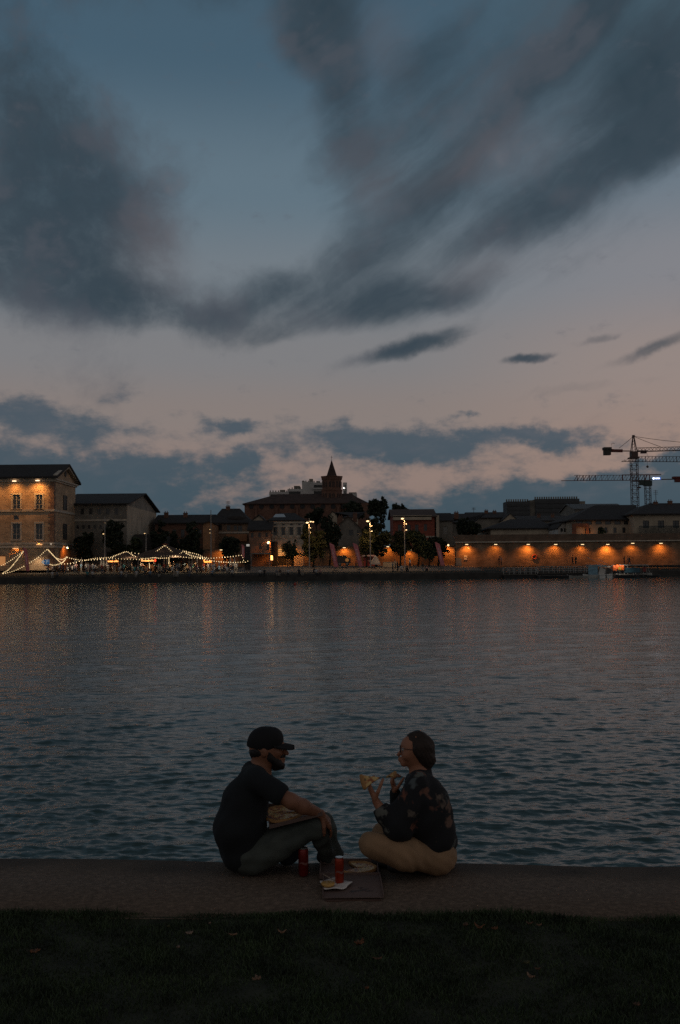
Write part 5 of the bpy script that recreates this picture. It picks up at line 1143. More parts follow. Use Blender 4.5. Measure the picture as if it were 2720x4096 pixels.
# people sitting along the quay edge left and on the promenade
for px, s, tr, rz in ((212, 'white', 'light', -1.3), (232, 'grey', 'dark', -1.9), (352, 'teal', 'dark', -1.5), (372, 'white', 'dark', -1.2), (488, 'white', 'jeans', -1.0), (508, 'beige', 'light', -1.6), (548, 'white', 'light', -2.2), (602, 'pale blue', 'dark', -1.4), (640, 'black', 'light', -2.4), (700, 'beige', 'light', -1.4), (712, 'white', 'light', -1.0), (760, 'grey', 'jeans', -1.8), (850, 'pale blue', 'dark', -1.5), (930, 'white', 'dark', -1.5)):
    D = bank_y(gpos(px, 172)) + .35; x = gpos(px, D); person('ledge', s, tr, x, D - .35, .19, rz if -2.0 < rz < -1.1 else -1.57, 'distant person in a %s top sitting on the edge of the far quay' % s, 'people sitting on the far quay edge, %s tops' % s)
solo_people = [
    ('ledge', 'white', 'dark', 1040, 0, 'person in white sitting on the quay edge left of a companion, below the porch', -1.57), ('ledge', 'black', 'dark', 1058, 0, 'person in black sitting on the quay edge below the globe lamp', -1.57),
    ('ledge', 'grey', 'light', 1106, 0, 'person in a grey top and pale trousers on the quay edge below the lit shop', -1.2), ('ledge', 'black', 'light', 1121, 0, 'person in a dark top and pale trousers sitting beside the one in grey', -1.9),
    ('ledge', 'white', 'dark', 1153, 0, 'person in white alone on the quay edge left of the first bright street lamp', -1.57), ('ledge', 'black', 'dark', 1196, 0, 'person in black on the quay edge just left of the first bright street lamp', -1.57),
    ('ledge', 'beige', 'light', 1210, 0, 'person in beige on the quay edge under the first bright street lamp', -1.57), ('ledge', 'white', 'dark', 1264, 0, 'person in white on the quay edge right of the first bright street lamp', -1.4),
    ('ledge', 'pink', 'dark', 1281, 0, 'person in a pink top on the quay edge left of the leaning flags', -1.7), ('ground', 'black', 'jeans', 1255, 2, 'person in black sitting on the bank behind the quay edge', -1.0),
    ('stand', 'grey', 'dark', 1571, 3, 'person in grey standing left of the third street lamp', .4), ('stand2', 'beige', 'dark', 1581, 9, 'person in beige standing by the low pale wall', 3.0),
    ('stand2', 'black', 'dark', 1590, 3, 'person in black standing closest to the third street lamp', 2.8), ('chair', 'white', 'light', 1606, 1, 'person in white sitting at the foot of the third street lamp', -1.57),
    ('ground', 'black', 'dark', 1626, 3, 'person in black crouching right of the third street lamp', -1.2), ('stand', 'black', 'light', 1690, 1, 'person in black with pale trousers standing alone right of the third street lamp', -1.4),
    ('ground', 'pink', 'dark', 1709, 3, 'person in a pink top sitting left of the third leaning flag', -2.0), ('stand', 'red', 'dark', 1424, 12, 'person in red standing beside the red kiosk', .6),
    ('stand2', 'white', 'dark', 1640, 13, 'person in white standing near the trees right of the third street lamp', 2.5)]
for pose, s, tr, px, back, lab, rz in solo_people:
    D0 = bank_y(gpos(px, 176)); D = D0 + (.0 if pose == 'ledge' else .8 + back); x = gpos(px, D); person(pose, s, tr, x, D, .19 if pose == 'ledge' else near_edge_z(x, D), rz, lab)
for pose, s, tr, px, foot, D, lab, rz in (('stand', 'black', 'dark', 2291, 2258, 194, 'left of the two people standing by the lit brick wall', .5), ('stand', 'black', 'dark', 2303, 2258, 194, 'right of the two people standing by the lit brick wall', 2.6),
        ('stand', 'black', 'dark', 2497, 2262, 193.6, 'tall dark figure standing by the brick wall below the cranes', .3), ('stand2', 'grey', 'dark', 2512, 2262, 193.6, 'person in grey leaning towards the tall dark figure below the cranes', 3.0), ('walk', 'black', 'jeans', 2519, 2262, 193.4, 'rightmost of three people by the brick wall below the cranes', 2.8),
        ('stand2', 'black', 'dark', 1996, 2262, 192, 'person in black standing above the start of the gangway', .2), ('stand', 'pink', 'dark', 2005, 2262, 192, 'person in pink above the start of the gangway', 3.0)):
    x = gpos(px, D); person(pose, s, tr, x, D, W(px, foot, D).z, rz, lab)

# ================================================================== string lights and the tent
m_cable = mat('lamp cable', (.02, .02, .02), .7, 0, 1)
m_fest = mat('festoon bulb', (1, .9, .7), .4, 0, 1, emit=(1, .70, .36), es=1.45); m_fest.cycles.emission_sampling = 'NONE'
bulb_me = None
def festoon(pts, n, D, label):
    global bulb_me
    P3 = [W(x, y, D + (dd[0] if dd else 0)) for x, y, *dd in pts]
    # smooth curve through the points (Catmull-Rom)
    C_ = []
    Q = [P3[0] * 2 - P3[1]] + P3 + [P3[-1] * 2 - P3[-2]]
    for i in range(1, len(Q) - 2):
        for k in range(10):
            t = k / 10; p0, p1, p2, p3 = Q[i - 1:i + 3]
            C_.append(.5 * ((2 * p1) + (p2 - p0) * t + (2 * p0 - 5 * p1 + 4 * p2 - p3) * t * t + (3 * p1 - p0 - 3 * p2 + p3) * t ** 3))
    C_.append(P3[-1]); t = thing('string_lights', label, 'string lights', tuple(C_[0]), 'strings of festoon lights'); c = MB(); c.tube(C_, .014, 4); obj('cable', c, m_cable, t)
    seg = np.cumsum([0] + [(C_[i + 1] - C_[i]).length for i in range(len(C_) - 1)])
    for i in range(n):
        s = seg[-1] * (i + .5) / n; k = min(int(np.searchsorted(seg, s)) - 1, len(C_) - 2); k = max(k, 0); p = C_[k].lerp(C_[k + 1], (s - seg[k]) / max(seg[k + 1] - seg[k], 1e-6))
        if bulb_me is None:
            b = MB(); b.ball((0, 0, -.10), .062, 8, 6); b.tube([(0, 0, -.03), (0, 0, .02)], .03, 5); o = obj('bulb', b, m_fest); bulb_me = o.data; bpy.data.objects.remove(o)
        o = bpy.data.objects.new('bulb', bulb_me); col.objects.link(o); o.parent = t; o.location = p - t.location; k_ = pr_.uniform(.85, 1.15); o.scale = (k_, k_, k_)
FZ = [([(-70, 2290), (-30, 2278), (0, 2263), (30, 2248), (60, 2228), (95, 2202)], 22, 175, 'string of bulbs rising from the left edge to the red flag by the building'),
 ([(96, 2202), (80, 2222), (60, 2248), (36, 2275), (8, 2293)], 24, 175.5, 'string of bulbs hanging steeply from the flag top to the ground'),
 ([(10, 2293), (50, 2284), (80, 2271), (112, 2254), (140, 2236), (158, 2224), (176, 2206), (190, 2195)], 24, 174.5, 'long string climbing from the ground to a peak left of the parking sign'),
 ([(190, 2195), (206, 2212), (222, 2229), (245, 2249), (258, 2240), (266, 2226)], 26, 174.5, 'string falling from the peak and curling beside the orange recess'),
 ([(222, 2229), (236, 2235), (250, 2236), (262, 2230), (267, 2224)], 11, 176, 'short upper sagging string beside the orange recess'),
 ([(198, 2255), (212, 2259), (232, 2256), (250, 2247), (264, 2234)], 14, 174, 'short lower string right of the parking sign'),
 ([(266, 2226), (285, 2232), (310, 2237), (340, 2239), (380, 2232), (420, 2229), (455, 2228)], 22, 178, 'level string running right from the orange recess'),
 ([(240, 2255), (290, 2251), (330, 2241), (400, 2235), (470, 2233), (560, 2236), (600, 2234)], 30, 177, 'long low string in front of the first closed parasols'),
 ([(445, 2227), (478, 2214), (505, 2205), (520, 2212), (540, 2224), (570, 2232), (610, 2229), (640, 2225)], 30, 178, 'string making the small left peak of the tent'),
 ([(505, 2205), (530, 2210), (565, 2214), (600, 2218), (640, 2222), (690, 2216)], 13, 183, 'faint string behind the left slope of the tent'),
 ([(660, 2179), (640, 2193), (618, 2208), (590, 2222), (560, 2230)], 14, 179, 'string down the left ridge of the tall tent peak'),
 ([(660, 2179), (672, 2190), (686, 2203), (704, 2222), (720, 2230)], 9, 179, 'string down the right ridge of the tall tent peak'),
 ([(640, 2225), (700, 2223), (740, 2227), (800, 2232), (860, 2230), (930, 2224), (966, 2220), (972, 2234), (980, 2247), (996, 2240)], 34, 177, 'long string ending in a hook by the dark stand'),
 ([(735, 2203), (760, 2217), (790, 2227), (830, 2238), (870, 2244), (930, 2248), (976, 2246)], 26, 176.5, 'low string running from the right peak to the dark stand'),
 ([(735, 2203), (715, 2216), (690, 2226), (655, 2231), (600, 2229)], 18, 178.5, 'string sloping left from the right peak of the tent'),
 ([(735, 2203), (762, 2209), (790, 2216), (812, 2226)], 10, 180, 'short string along the right end of the tent roof'),
 ([(735, 2203), (748, 2214), (770, 2223), (800, 2227), (830, 2229)], 12, 177.5, 'bright string below the right end of the tent'),
 ([(700, 2228), (730, 2222), (756, 2229), (790, 2226), (815, 2232)], 12, 180.5, 'wavy string across the tent mouth'),
 ([(675, 2226), (676, 2240), (675, 2254)], 6, 177.5, 'short string wound down the middle tent pole'), ([(597, 2250), (598, 2262), (598, 2272)], 5, 176.5, 'short string hanging low left of the red light'),
 ([(660, 2179), (690, 2191), (720, 2199), (752, 2206), (790, 2222)], 10, 182, 'sparse string behind the right slope of the tall peak')]
for f_ in FZ: festoon(*f_)
# the light the strings throw down on the tables together
for px, py in ((300, 2230), (400, 2228), (520, 2215), (700, 2215), (800, 2228), (900, 2228), (150, 2225)):
    t_ = [o for o in col.objects if o.name.startswith('string_lights')][0]; p_ = W(px, py, 176.5); lamp('string_glow', p_, 210, (1, .74, .48), t_, 'SPOT', .5, (p_.x, p_.y + 2.2, p_.z - 6), 125, .6)
def tent():
    D = 181; t = thing('festival_tent', 'peaked open tent of brown netting hung with string lights', 'tent', (W(660, 2250, D).x, D, near_edge_z(-30, D)))
    m = mat('tent netting', (.085, .055, .04), .9, .4, 1.2)
    pk = [W(660, 2178, D), W(505, 2206, D - 1), W(735, 2204, D - 1)]
    x0, x1 = W(470, 2234, D).x, W(808, 2234, D).x; nx_, ny_ = 70, 18; v = []; zr = W(640, 2233, D).z
    for j in range(ny_ + 1):
        for i in range(nx_ + 1):
            x = x0 + (x1 - x0) * i / nx_; y = D - 4.5 + 9 * j / ny_; z = zr
            for k, p in enumerate(pk): r_ = math.hypot((x - p.x) * (.8 if k else .62), (y - p.y) * 1.0); hgt = p.z - zr; z = max(z, zr + hgt * max(0, 1 - r_ / (5.2 if k == 0 else 3.4)) ** 1.35)
            v.append((x, y, z + .05 * math.sin(x * 3)))
    f = [(j * (nx_ + 1) + i, j * (nx_ + 1) + i + 1, (j + 1) * (nx_ + 1) + i + 1, (j + 1) * (nx_ + 1) + i) for j in range(ny_) for i in range(nx_)]
    n = len(v); v += [(a, b, c - .04) for a, b, c in v]; f += [tuple(q + n for q in reversed(g)) for g in f]
    rfo = link_mesh('roof', v, f, m, t, True)
    for p in pk + [Vector((x0 + .3, D - 4.4, zr)), Vector((x1 - .3, D - 4.4, zr)), Vector(((x0 + x1) / 2 - 3, D - 4.4, zr)), Vector((x0 + .3, D + 4.4, zr)), Vector((x1 - .3, D + 4.4, zr))]:
        q = MB(); q.tube([(p.x, p.y, near_edge_z(p.x, p.y) - .05), (p.x, p.y, p.z + .02)], .06, 6); obj('pole', q, m_metal, t)
    q = MB(); q.box(pk[0].x - .5, pk[0].x + .5, D - .4, D + .4, pk[0].z, pk[0].z + .1); obj('cap', q, mat('tent cap', (.4, .12, .06), .8, .1, 1), t)
    # warm lamps under the roof
    for px, py, pw, d in ((590, 2236, 55, D), (680, 2238, 45, D + 1), (500, 2238, 40, D), (760, 2238, 50, D)): lamp('lamp_glow', W(px, py - 6, d), pw * 4, (1, .6, .3), t, 'SPOT', .2, W(px, py + 60, d + .5), 125, .5)
tent()
def bar_counter(label, px, D, w, c, es, name='bar_counter'):
    x = gpos(px, D); z = near_edge_z(x, D); t = thing(name, label, 'bar', (x, D, z)); b = MB(); b.box(x - w / 2, x + w / 2, D, D + .7, z, z + 1.05); b.box(x - w / 2 - .1, x + w / 2 + .1, D - .12, D + .78, z + 1.05, z + 1.12); obj('counter', b, mat('bar wood', (.14, .07, .035), .8, .3, 3), t)
    r = MB(); r.box(x - w / 2, x - w / 2 + .08, D + .6, D + .68, z + 1.12, z + 2.3); r.box(x + w / 2 - .08, x + w / 2, D + .6, D + .68, z + 1.12, z + 2.3); r.box(x - w / 2 - .1, x + w / 2 + .1, D - .1, D + .9, z + 2.3, z + 2.4); obj('frame', r, m_dark, t)
    l = MB(); l.box(x - w * .35, x + w * .35, D + .5, D + .56, z + 1.7, z + 1.95); l.ball((x - w * .3, D + .3, z + 2.1), .14, 8, 6); l.ball((x + w * .25, D + .3, z + 2.0), .11, 8, 6); obj('lamp', l, mat('bar lamp %g' % es, c, .5, .2, 2, emit=c, es=es), t); lamp('lamp_glow', (x, D - .2, z + 2.2), 50, c, t, 'SPOT', .1, (x, D + .5, z), 125, .5)
bar_counter('orange lit bar counter at the left end of the tent', 446, 181, 3.2, (1, .38, .1), 1.6); bar_counter('bar counter with a bright spotlight under the tall tent peak', 588, 183, 3.4, (1, .45, .14), 1.2)
bar_counter('food stand with flame coloured light at the right end of the tent', 829, 178.5, 2.0, (1, .30, .06), 2.2, 'food_stand')
p = W(621, 2242, 179); b = MB(); b.ball(p, .2, 10, 8, (.8, .8, 1.2)); b.bar((p.x, p.y, p.z), (p.x, p.y, p.z + .5), .03); solo('red_lantern', b, mat('red lantern', (.8, .1, .05), .5, 0, 1, emit=(1, .06, .02), es=2.2), 'glowing red lantern hanging under the tent', 'lantern')
m_par = mat('closed parasol cloth', (.40, .37, .34), .85, .2, 5); par = None
for px in (405, 415, 427, 484, 500, 515, 657, 669, 757, 767, 843, 856, 922, 938, 326, 300):
    D = 179.5; x = gpos(px, D); z = near_edge_z(x, D)
    if par is None:
        par = thing('closed_parasol', 'closed pale parasol standing among the bar tables', 'parasol', (x, D, z), 'closed parasols among the bar tables'); c = MB(); c.lathe((x, D, z), [(.20, 1.0), (.23, 1.2), (.17, 1.9), (.09, 2.45), (.02, 2.6)], 8); obj('canopy', c, m_par, par, True); c = MB(); c.tube([(x, D, z), (x, D, z + 2.65)], .03, 6); c.box(x - .3, x + .3, D - .3, D + .3, z, z + .06); obj('pole', c, m_metal, par)
    else: c = copy_tree(par); c.location = (x, D, z)

# ================================================================== landing stage and boats
m_rail = mat('galvanised rail', (.55, .55, .53), .5, .15, 4); m_deck = mat('deck boards', (.10, .09, .075), .9, .3, 3); m_float = mat('pontoon float', (.02, .021, .023), .7, .2, 2)
def gangway(label, xl, xr, yd, yt, D, n, name='gangway'):
    A, B = W(xl, yd, D), W(xr, yd, D); zt = W((xl + xr) / 2, yt, D).z; zd = (A.z + B.z) / 2; t = thing(name, label, 'gangway', ((A.x + B.x) / 2, D, WATER_Z)); d = MB(); d.box(A.x, B.x, D, D + 1.6, zd - .14, zd); obj('deck', d, m_deck, t)
    f = MB(); f.box(A.x + .1, B.x - .1, D + .12, D + 1.5, WATER_Z - .2, zd - .143); obj('float', f, m_float, t)
    for yy in (D + .03, D + 1.57):
        r = MB()
        for q in (1.0, .66, .36): z = zd + (zt - zd) * q; r.bar((A.x, yy, z), (B.x, yy, z), .045 if q == 1 else .028)
        for k in range(n + 1): x = A.x + .03 + (B.x - A.x - .06) * k / n; r.bar((x, yy, zd), (x, yy, zt), .045)
        obj('railing', r, m_rail, t)
    return t, zd
gangway('left railed gangway section of the landing stage', 2014, 2150, 2297, 2271, 178, 6)
gangway('right railed gangway section leading to the boats', 2152, 2368, 2291, 2266, 180, 10)
def pontoon():
    D = 176.5; A, B = W(2150, 2300, D), W(2590, 2292, D); t = thing('pontoon', 'low dark floating pontoon with pale mooring posts', 'pontoon', ((A.x + B.x) / 2, D, WATER_Z)); z = -.45
    n = 6
    for k in range(n): x0 = A.x + (B.x - A.x) * k / n + .1; x1 = A.x + (B.x - A.x) * (k + 1) / n - .1; d = MB(); d.box(x0, x1, D, D + 1.5, WATER_Z - .2, z - .1); obj('float', d, m_float, t); d = MB(); d.box(x0 - .06, x1 + .06, D - .05, D + 1.55, z - .1, z); obj('deck', d, m_deck, t)
    for px in (2268, 2355, 2476, 2532, 2578): x = gpos(px, D); p = MB(); p.tube([(x, D - .12, WATER_Z - .2), (x, D - .12, z + .15)], .07, 6); obj('mooring_post', p, mat('pale mooring post', (.42, .42, .40), .6, .2, 3), t)
pontoon()
def boat(label, px, D, L, wd, h, m, name='rowing_boat', extras=None, cat='boat'):
    x = gpos(px, D); t = thing(name, label, cat, (x, D, WATER_Z)); v = []; n = 12
    for i in range(n + 1):
        u = i / n * 2 - 1; w = wd / 2 * (1 - max(0, abs(u) - .1) ** 2.4 * (.95 if u > 0 else .35)); sh = h * (1 + .35 * u * u); zz = WATER_Z - .1
        X_ = x + u * L / 2; yc = D
        v += [(X_, yc - w, WATER_Z + sh), (X_ * .98 + x * .02, yc - w * .6, zz), (X_ * .98 + x * .02, yc + w * .6, zz), (X_, yc + w, WATER_Z + sh), (X_, yc + w * .86, WATER_Z + sh - .01), (X_, yc + w * .5, WATER_Z + .08), (X_, yc - w * .5, WATER_Z + .08), (X_, yc - w * .86, WATER_Z + sh - .01)]
    f = [(i * 8 + k, (i + 1) * 8 + k, (i + 1) * 8 + (k + 1) % 8, i * 8 + (k + 1) % 8) for i in range(n) for k in range(8)] + [tuple(range(7, -1, -1)), tuple(range(n * 8, n * 8 + 8))]
    mb = MB(); mb.add(v, f); obj('hull', mb, m, t)
    for u in (-.45, .1, .5): s = MB(); s.box(x + u * L / 2 - .12, x + u * L / 2 + .12, D - wd * .36, D + wd * .36, WATER_Z + h * .62, WATER_Z + h * .7); obj('seat', s, m_deck, t)
    if extras: extras(t, x)
    return t
m_hull = mat('dark hull', (.04, .042, .045), .5, .3, 2); m_hullw = mat('white hull', (.65, .65, .62), .5, .2, 2); m_hullp = mat('pale hull', (.42, .41, .38), .5, .2, 2)
boat('dark rowing boat moored before the left gangway', 2215, 175, 5.2, 1.5, .42, m_hull); boat('dark rowing boat with a pale gunwale between mooring posts', 2318, 175.2, 4.0, 1.4, .40, m_hullp)
boat('small dark boat tied at the far right end of the pontoon', 2606, 176, 3.0, 1.3, .38, m_hull); boat('low dark boat below the orange life jackets', 2506, 174.6, 4.2, 1.4, .42, m_hull)
def awning(t, x):
    f = MB()
    for u in (-1.5, 1.2):
        for s in (-.6, .6): f.bar((x + u, 175.4 + s, -.5), (x + u + .1, 175.4 + s, 1.05), .04)
    f.bar((x - 1.9, 174.8, 2.6), (x + 3.2, 174.8, .1), .045); f.bar((x - .1, 174.8, 2.4), (x + 4.0, 174.8, -.1), .045); obj('mast_frame', f, m_rail, t)
    c = MB(); c.prism([(x - 1.9, 1.05), (x + 1.6, 1.0), (x + 1.3, 1.25), (x - 1.6, 1.35)], 'y', 174.6, 176.2); obj('awning', c, mat('pale blue awning', (.3, .4, .45), .7, .3, 2), t)
    c = MB(); c.box(x - 1.85, x - .2, 174.62, 174.7, -.4, 1.02); c.box(x - 1.9, x + .3, 174.6, 176.1, 1.3, 1.36); obj('side_screen', c, mat('blue plastic screen', (.18, .33, .42), .4, .3, 3), t)
    c = MB(); c.prism([(x - .1, -.5), (x + 1.0, -.5), (x + 1.2, .5), (x + .3, .9)], 'y', 174.75, 175.2); obj('cover', c, m_white, t)
boat('tour boat with blue screens, white cover and slanting masts', 2390, 175.4, 5.0, 1.7, .55, m_hullw, 'tour_boat', awning)
def cabin(t, x):
    f = MB()
    for u in (-2.6, -1.2, .2, 1.6, 2.7):
        for s in (-.7, .7): f.bar((x + u, 177.8 + s, -.4), (x + u - (.25 if u > 2 else 0), 177.8 + s, 1.15), .045)
    f.bar((x - 2.6, 177.1, 1.15), (x + 2.45, 177.1, 1.15), .06); f.bar((x - 2.6, 178.5, 1.15), (x + 2.45, 178.5, 1.15), .06); obj('cabin_frame', f, m_rail, t)
    c = MB(); c.box(x - 2.7, x + 2.4, 177, 178.6, 1.18, 1.28); obj('roof', c, m_hullp, t)
    c = MB(); c.box(x - 1.9, x + 1.0, 177.02, 177.07, -.1, .75); obj('side_sheet', c, mat('dark blue sheet', (.03, .09, .13), .5, .4, 3), t); c = MB(); c.box(x + 1.5, x + 2.1, 177.02, 177.07, .0, .85); obj('side_sheet', c, mat('red sheet', (.2, .03, .03), .6, .3, 3), t)
boat('covered boat with a pale flat roof right of the orange life jackets', 2532, 177.8, 6.6, 1.9, .6, m_hullp, 'covered_boat', cabin)
def cabin2(t, x):
    f = MB()
    for u in (-1.6, .0, 1.6): f.bar((x + u, 177.2, -.4), (x + u, 177.2, .85), .04); f.bar((x + u, 178.4, -.4), (x + u, 178.4, .85), .04)
    obj('cabin_frame', f, m_rail, t); c = MB(); c.prism([(x - 1.8, .85), (x + 1.8, .85), (x + 1.6, 1.05), (x - 1.6, 1.05)], 'y', 177.1, 178.5); obj('roof', c, m_hullp, t)
boat('small roofed boat between the blue screens and the orange life jackets', 2440, 177.8, 4.2, 1.7, .5, m_hull, 'covered_boat', cabin2)
m_jack = mat('life jacket orange', (.95, .16, .02), .6, .3, 6); m_jy = mat('life jacket yellow', (.45, .30, .04), .6, .2, 5)
for px, py, s, m, lab in ((2458, 2272, .55, m_jack, 'largest heap of bright orange life jackets on the boats'), (2469, 2268, .5, m_jack, 'upper orange life jacket hanging right of the largest heap'), (2478, 2273, .36, m_jy, 'small yellow life jacket between the orange ones'), (2487, 2270, .5, m_jack, 'rightmost orange life jacket on the boats')):
    p = W(px, py, 176.7); V, Q, lb_ = sdf_mesh([('e', (p.x, p.y, p.z), (s, .22, s * .9), .05, 0), ('c', (p.x - s * .5, p.y - .1, p.z + s * .5), (p.x - s * .4, p.y - .1, p.z - s * .8), .16, .13, .05, 0), ('c', (p.x + s * .5, p.y - .1, p.z + s * .5), (p.x + s * .4, p.y - .1, p.z - s * .8), .16, .13, .05, 0)], .05)
    o = tag(centre(link_mesh('life_jacket', V, Q.tolist(), m, None, True)), lab, 'life jacket', 'life jackets')
x0, x1 = gpos(2448, 176.9), gpos(2496, 176.9); b = MB(); b.bar((x0, 176.95, 1.2), (x1, 176.95, 1.2), .05); b.bar((x0, 176.95, -.5), (x0, 176.95, 1.2), .06); b.bar((x1, 176.95, -.5), (x1, 176.95, 1.2), .06); dr_ = solo('drying_rail', b, m_rail, 'steel rail on the pontoon carrying the orange life jackets', 'rail')
lamp('rail_lamp', ((x0 + x1) / 2, 175.2, 1.9), 130, (1, .85, .7), dr_, 'SPOT', .1, ((x0 + x1) / 2, 176.9, .2), 110, .5)
for px, lab in ((2409, 'left of the two pale float boxes at the waterline'), (2437, 'right of the two pale float boxes at the waterline')):
    p = W(px, 2300, 174.3); b = MB(); b.box(p.x - .45, p.x + .5, 174.1, 174.7, WATER_Z - .1, -.35); b.box(p.x - .5, p.x + .55, 174.05, 174.75, -.5, -.42); solo('float_box', b, m_hullw, lab, 'float')
p = W(1180, 2341, 137); b = MB(); b.ball((p.x, 137, WATER_Z + .12), .2, 12, 8); b.tube([(p.x, 137, WATER_Z + .3), (p.x, 137, WATER_Z + .42)], .04, 6); solo('buoy', b, mat('red buoy', (.4, .04, .02), .5, .1, 3), 'small red buoy floating below the left bright street lamp', 'buoy', smooth=True)
# ================================================================== the couple on the quay
def cloth_noise(amp, f=(13, 17, 11), seed=0):
    def fn(X, Y, Z):
        a = np.sin(X * f[0] + 2.2 * np.sin(Z * f[2] * .7 + seed) + Y * 5) * np.sin(Z * f[2] + 1.6 * np.sin(X * f[0] * .5 + seed * 2) - Y * f[1] * .4)
        b = np.sin(X * f[0] * 2.3 - Z * f[2] * 1.9 + 1.5 * np.sin(Y * f[1] * 1.5 + seed)) * np.sin(Y * f[1] * 1.7 + Z * 14)
        return amp * (a + .5 * b)
    return fn
def C(a, b, ra, rb=None, k=.03, l=0): return ('c', tuple(a), tuple(b), ra, ra if rb is None else rb, k, l)
def E(c, r, k=.03, l=0, rot=None): return ('e', tuple(c), tuple(r), k, l) if rot is None else ('e', tuple(c), tuple(r), k, l, rot)
def rotY(a): c, s = math.cos(R(a)), math.sin(R(a)); return np.array([[c, 0, s], [0, 1, 0], [-s, 0, c]])
def skinmat(name, c): return mat(name, c, .55, .12, 12, .0006, 180, spec=.4)
m_skin_m = skinmat('skin warm', (.30, .135, .08)); m_skin_w = skinmat('skin light', (.38, .17, .10))
m_hair_m = mat('hair black', (.014, .011, .010), .7, .3, 30, .002, 220); m_hair_w = mat('hair dark brown', (.030, .018, .013), .75, .45, 60, .0008, 260)
m_tee = mat('navy t-shirt', (.012, .015, .018), .95, .2, 5, .0015, 90); m_jeans = mat('washed jeans', (.048, .060, .056), .9, .35, 3.5, .0012, 260, c2=(.09, .105, .092))
m_cap = mat('black cap cloth', (.010, .010, .012), .9, .2, 8, .0008, 250); m_shoe = mat('dark shoe', (.02, .02, .022), .7, .2, 10)
m_trous = mat('ochre corduroy', (.33, .205, .115), .9, .18, 6, .0012, 200)
def hand(wr, palm_dir, palm_n, side, curl, scale=1.0, spread=.16, thumb=None, lab=0, thumb_in=0.5):
    """five-fingered hand: wrist point, direction of the palm, outward palm normal, side vector towards the thumb; curl per finger (radians per joint)"""
    wr = np.array(wr, float); d = np.array(palm_dir, float); d /= np.linalg.norm(d); n = np.array(palm_n, float); n -= d * (n @ d); n /= np.linalg.norm(n); s = np.cross(d, n); s *= np.sign(s @ np.array(side)) or 1
    P_ = []; pl = .088 * scale; r0 = .0155 * scale
    for q in (-1, -.33, .33, 1): P_.append(C(wr + s * q * .012 * scale, wr + d * pl + s * q * .030 * scale, r0, r0 * .86, .012, lab))
    for i, (q, L) in enumerate(((1, .070), (.36, .079), (-.3, .073), (-.95, .058))):
        p = wr + d * pl + s * q * .031 * scale; a = 0; dd = d * math.cos(spread * q) + s * math.sin(spread * q); cu = curl[i] if hasattr(curl, '__len__') else curl; r = .0092 * scale
        for j, fr in enumerate((.45, .32, .25)):
            a += cu * (.8 if j == 0 else 1.0); v = dd * math.cos(a) - n * math.sin(a) * -1 * -1; v = dd * math.cos(a) + n * math.sin(a)
            e = p + v * L * fr * scale; P_.append(C(p, e, r, r * .9, .0035, lab)); r *= .9; p = e
    p = wr + d * .022 * scale + s * .022 * scale; t1 = p + (d * .62 + s * .62 + n * thumb_in * .7) * .046 * scale; t2 = t1 + (d * .86 + s * .15 + n * thumb_in) * .034 * scale; t3 = t2 + (d * .9 - s * .05 + n * thumb_in * 1.1) * .024 * scale
    P_ += [C(p, t1, .0145 * scale, .0115 * scale, .010, lab), C(t1, t2, .0112 * scale, .0102 * scale, .004, lab), C(t2, t3, .0100 * scale, .0085 * scale, .004, lab)]
    return P_
H_ = .0068
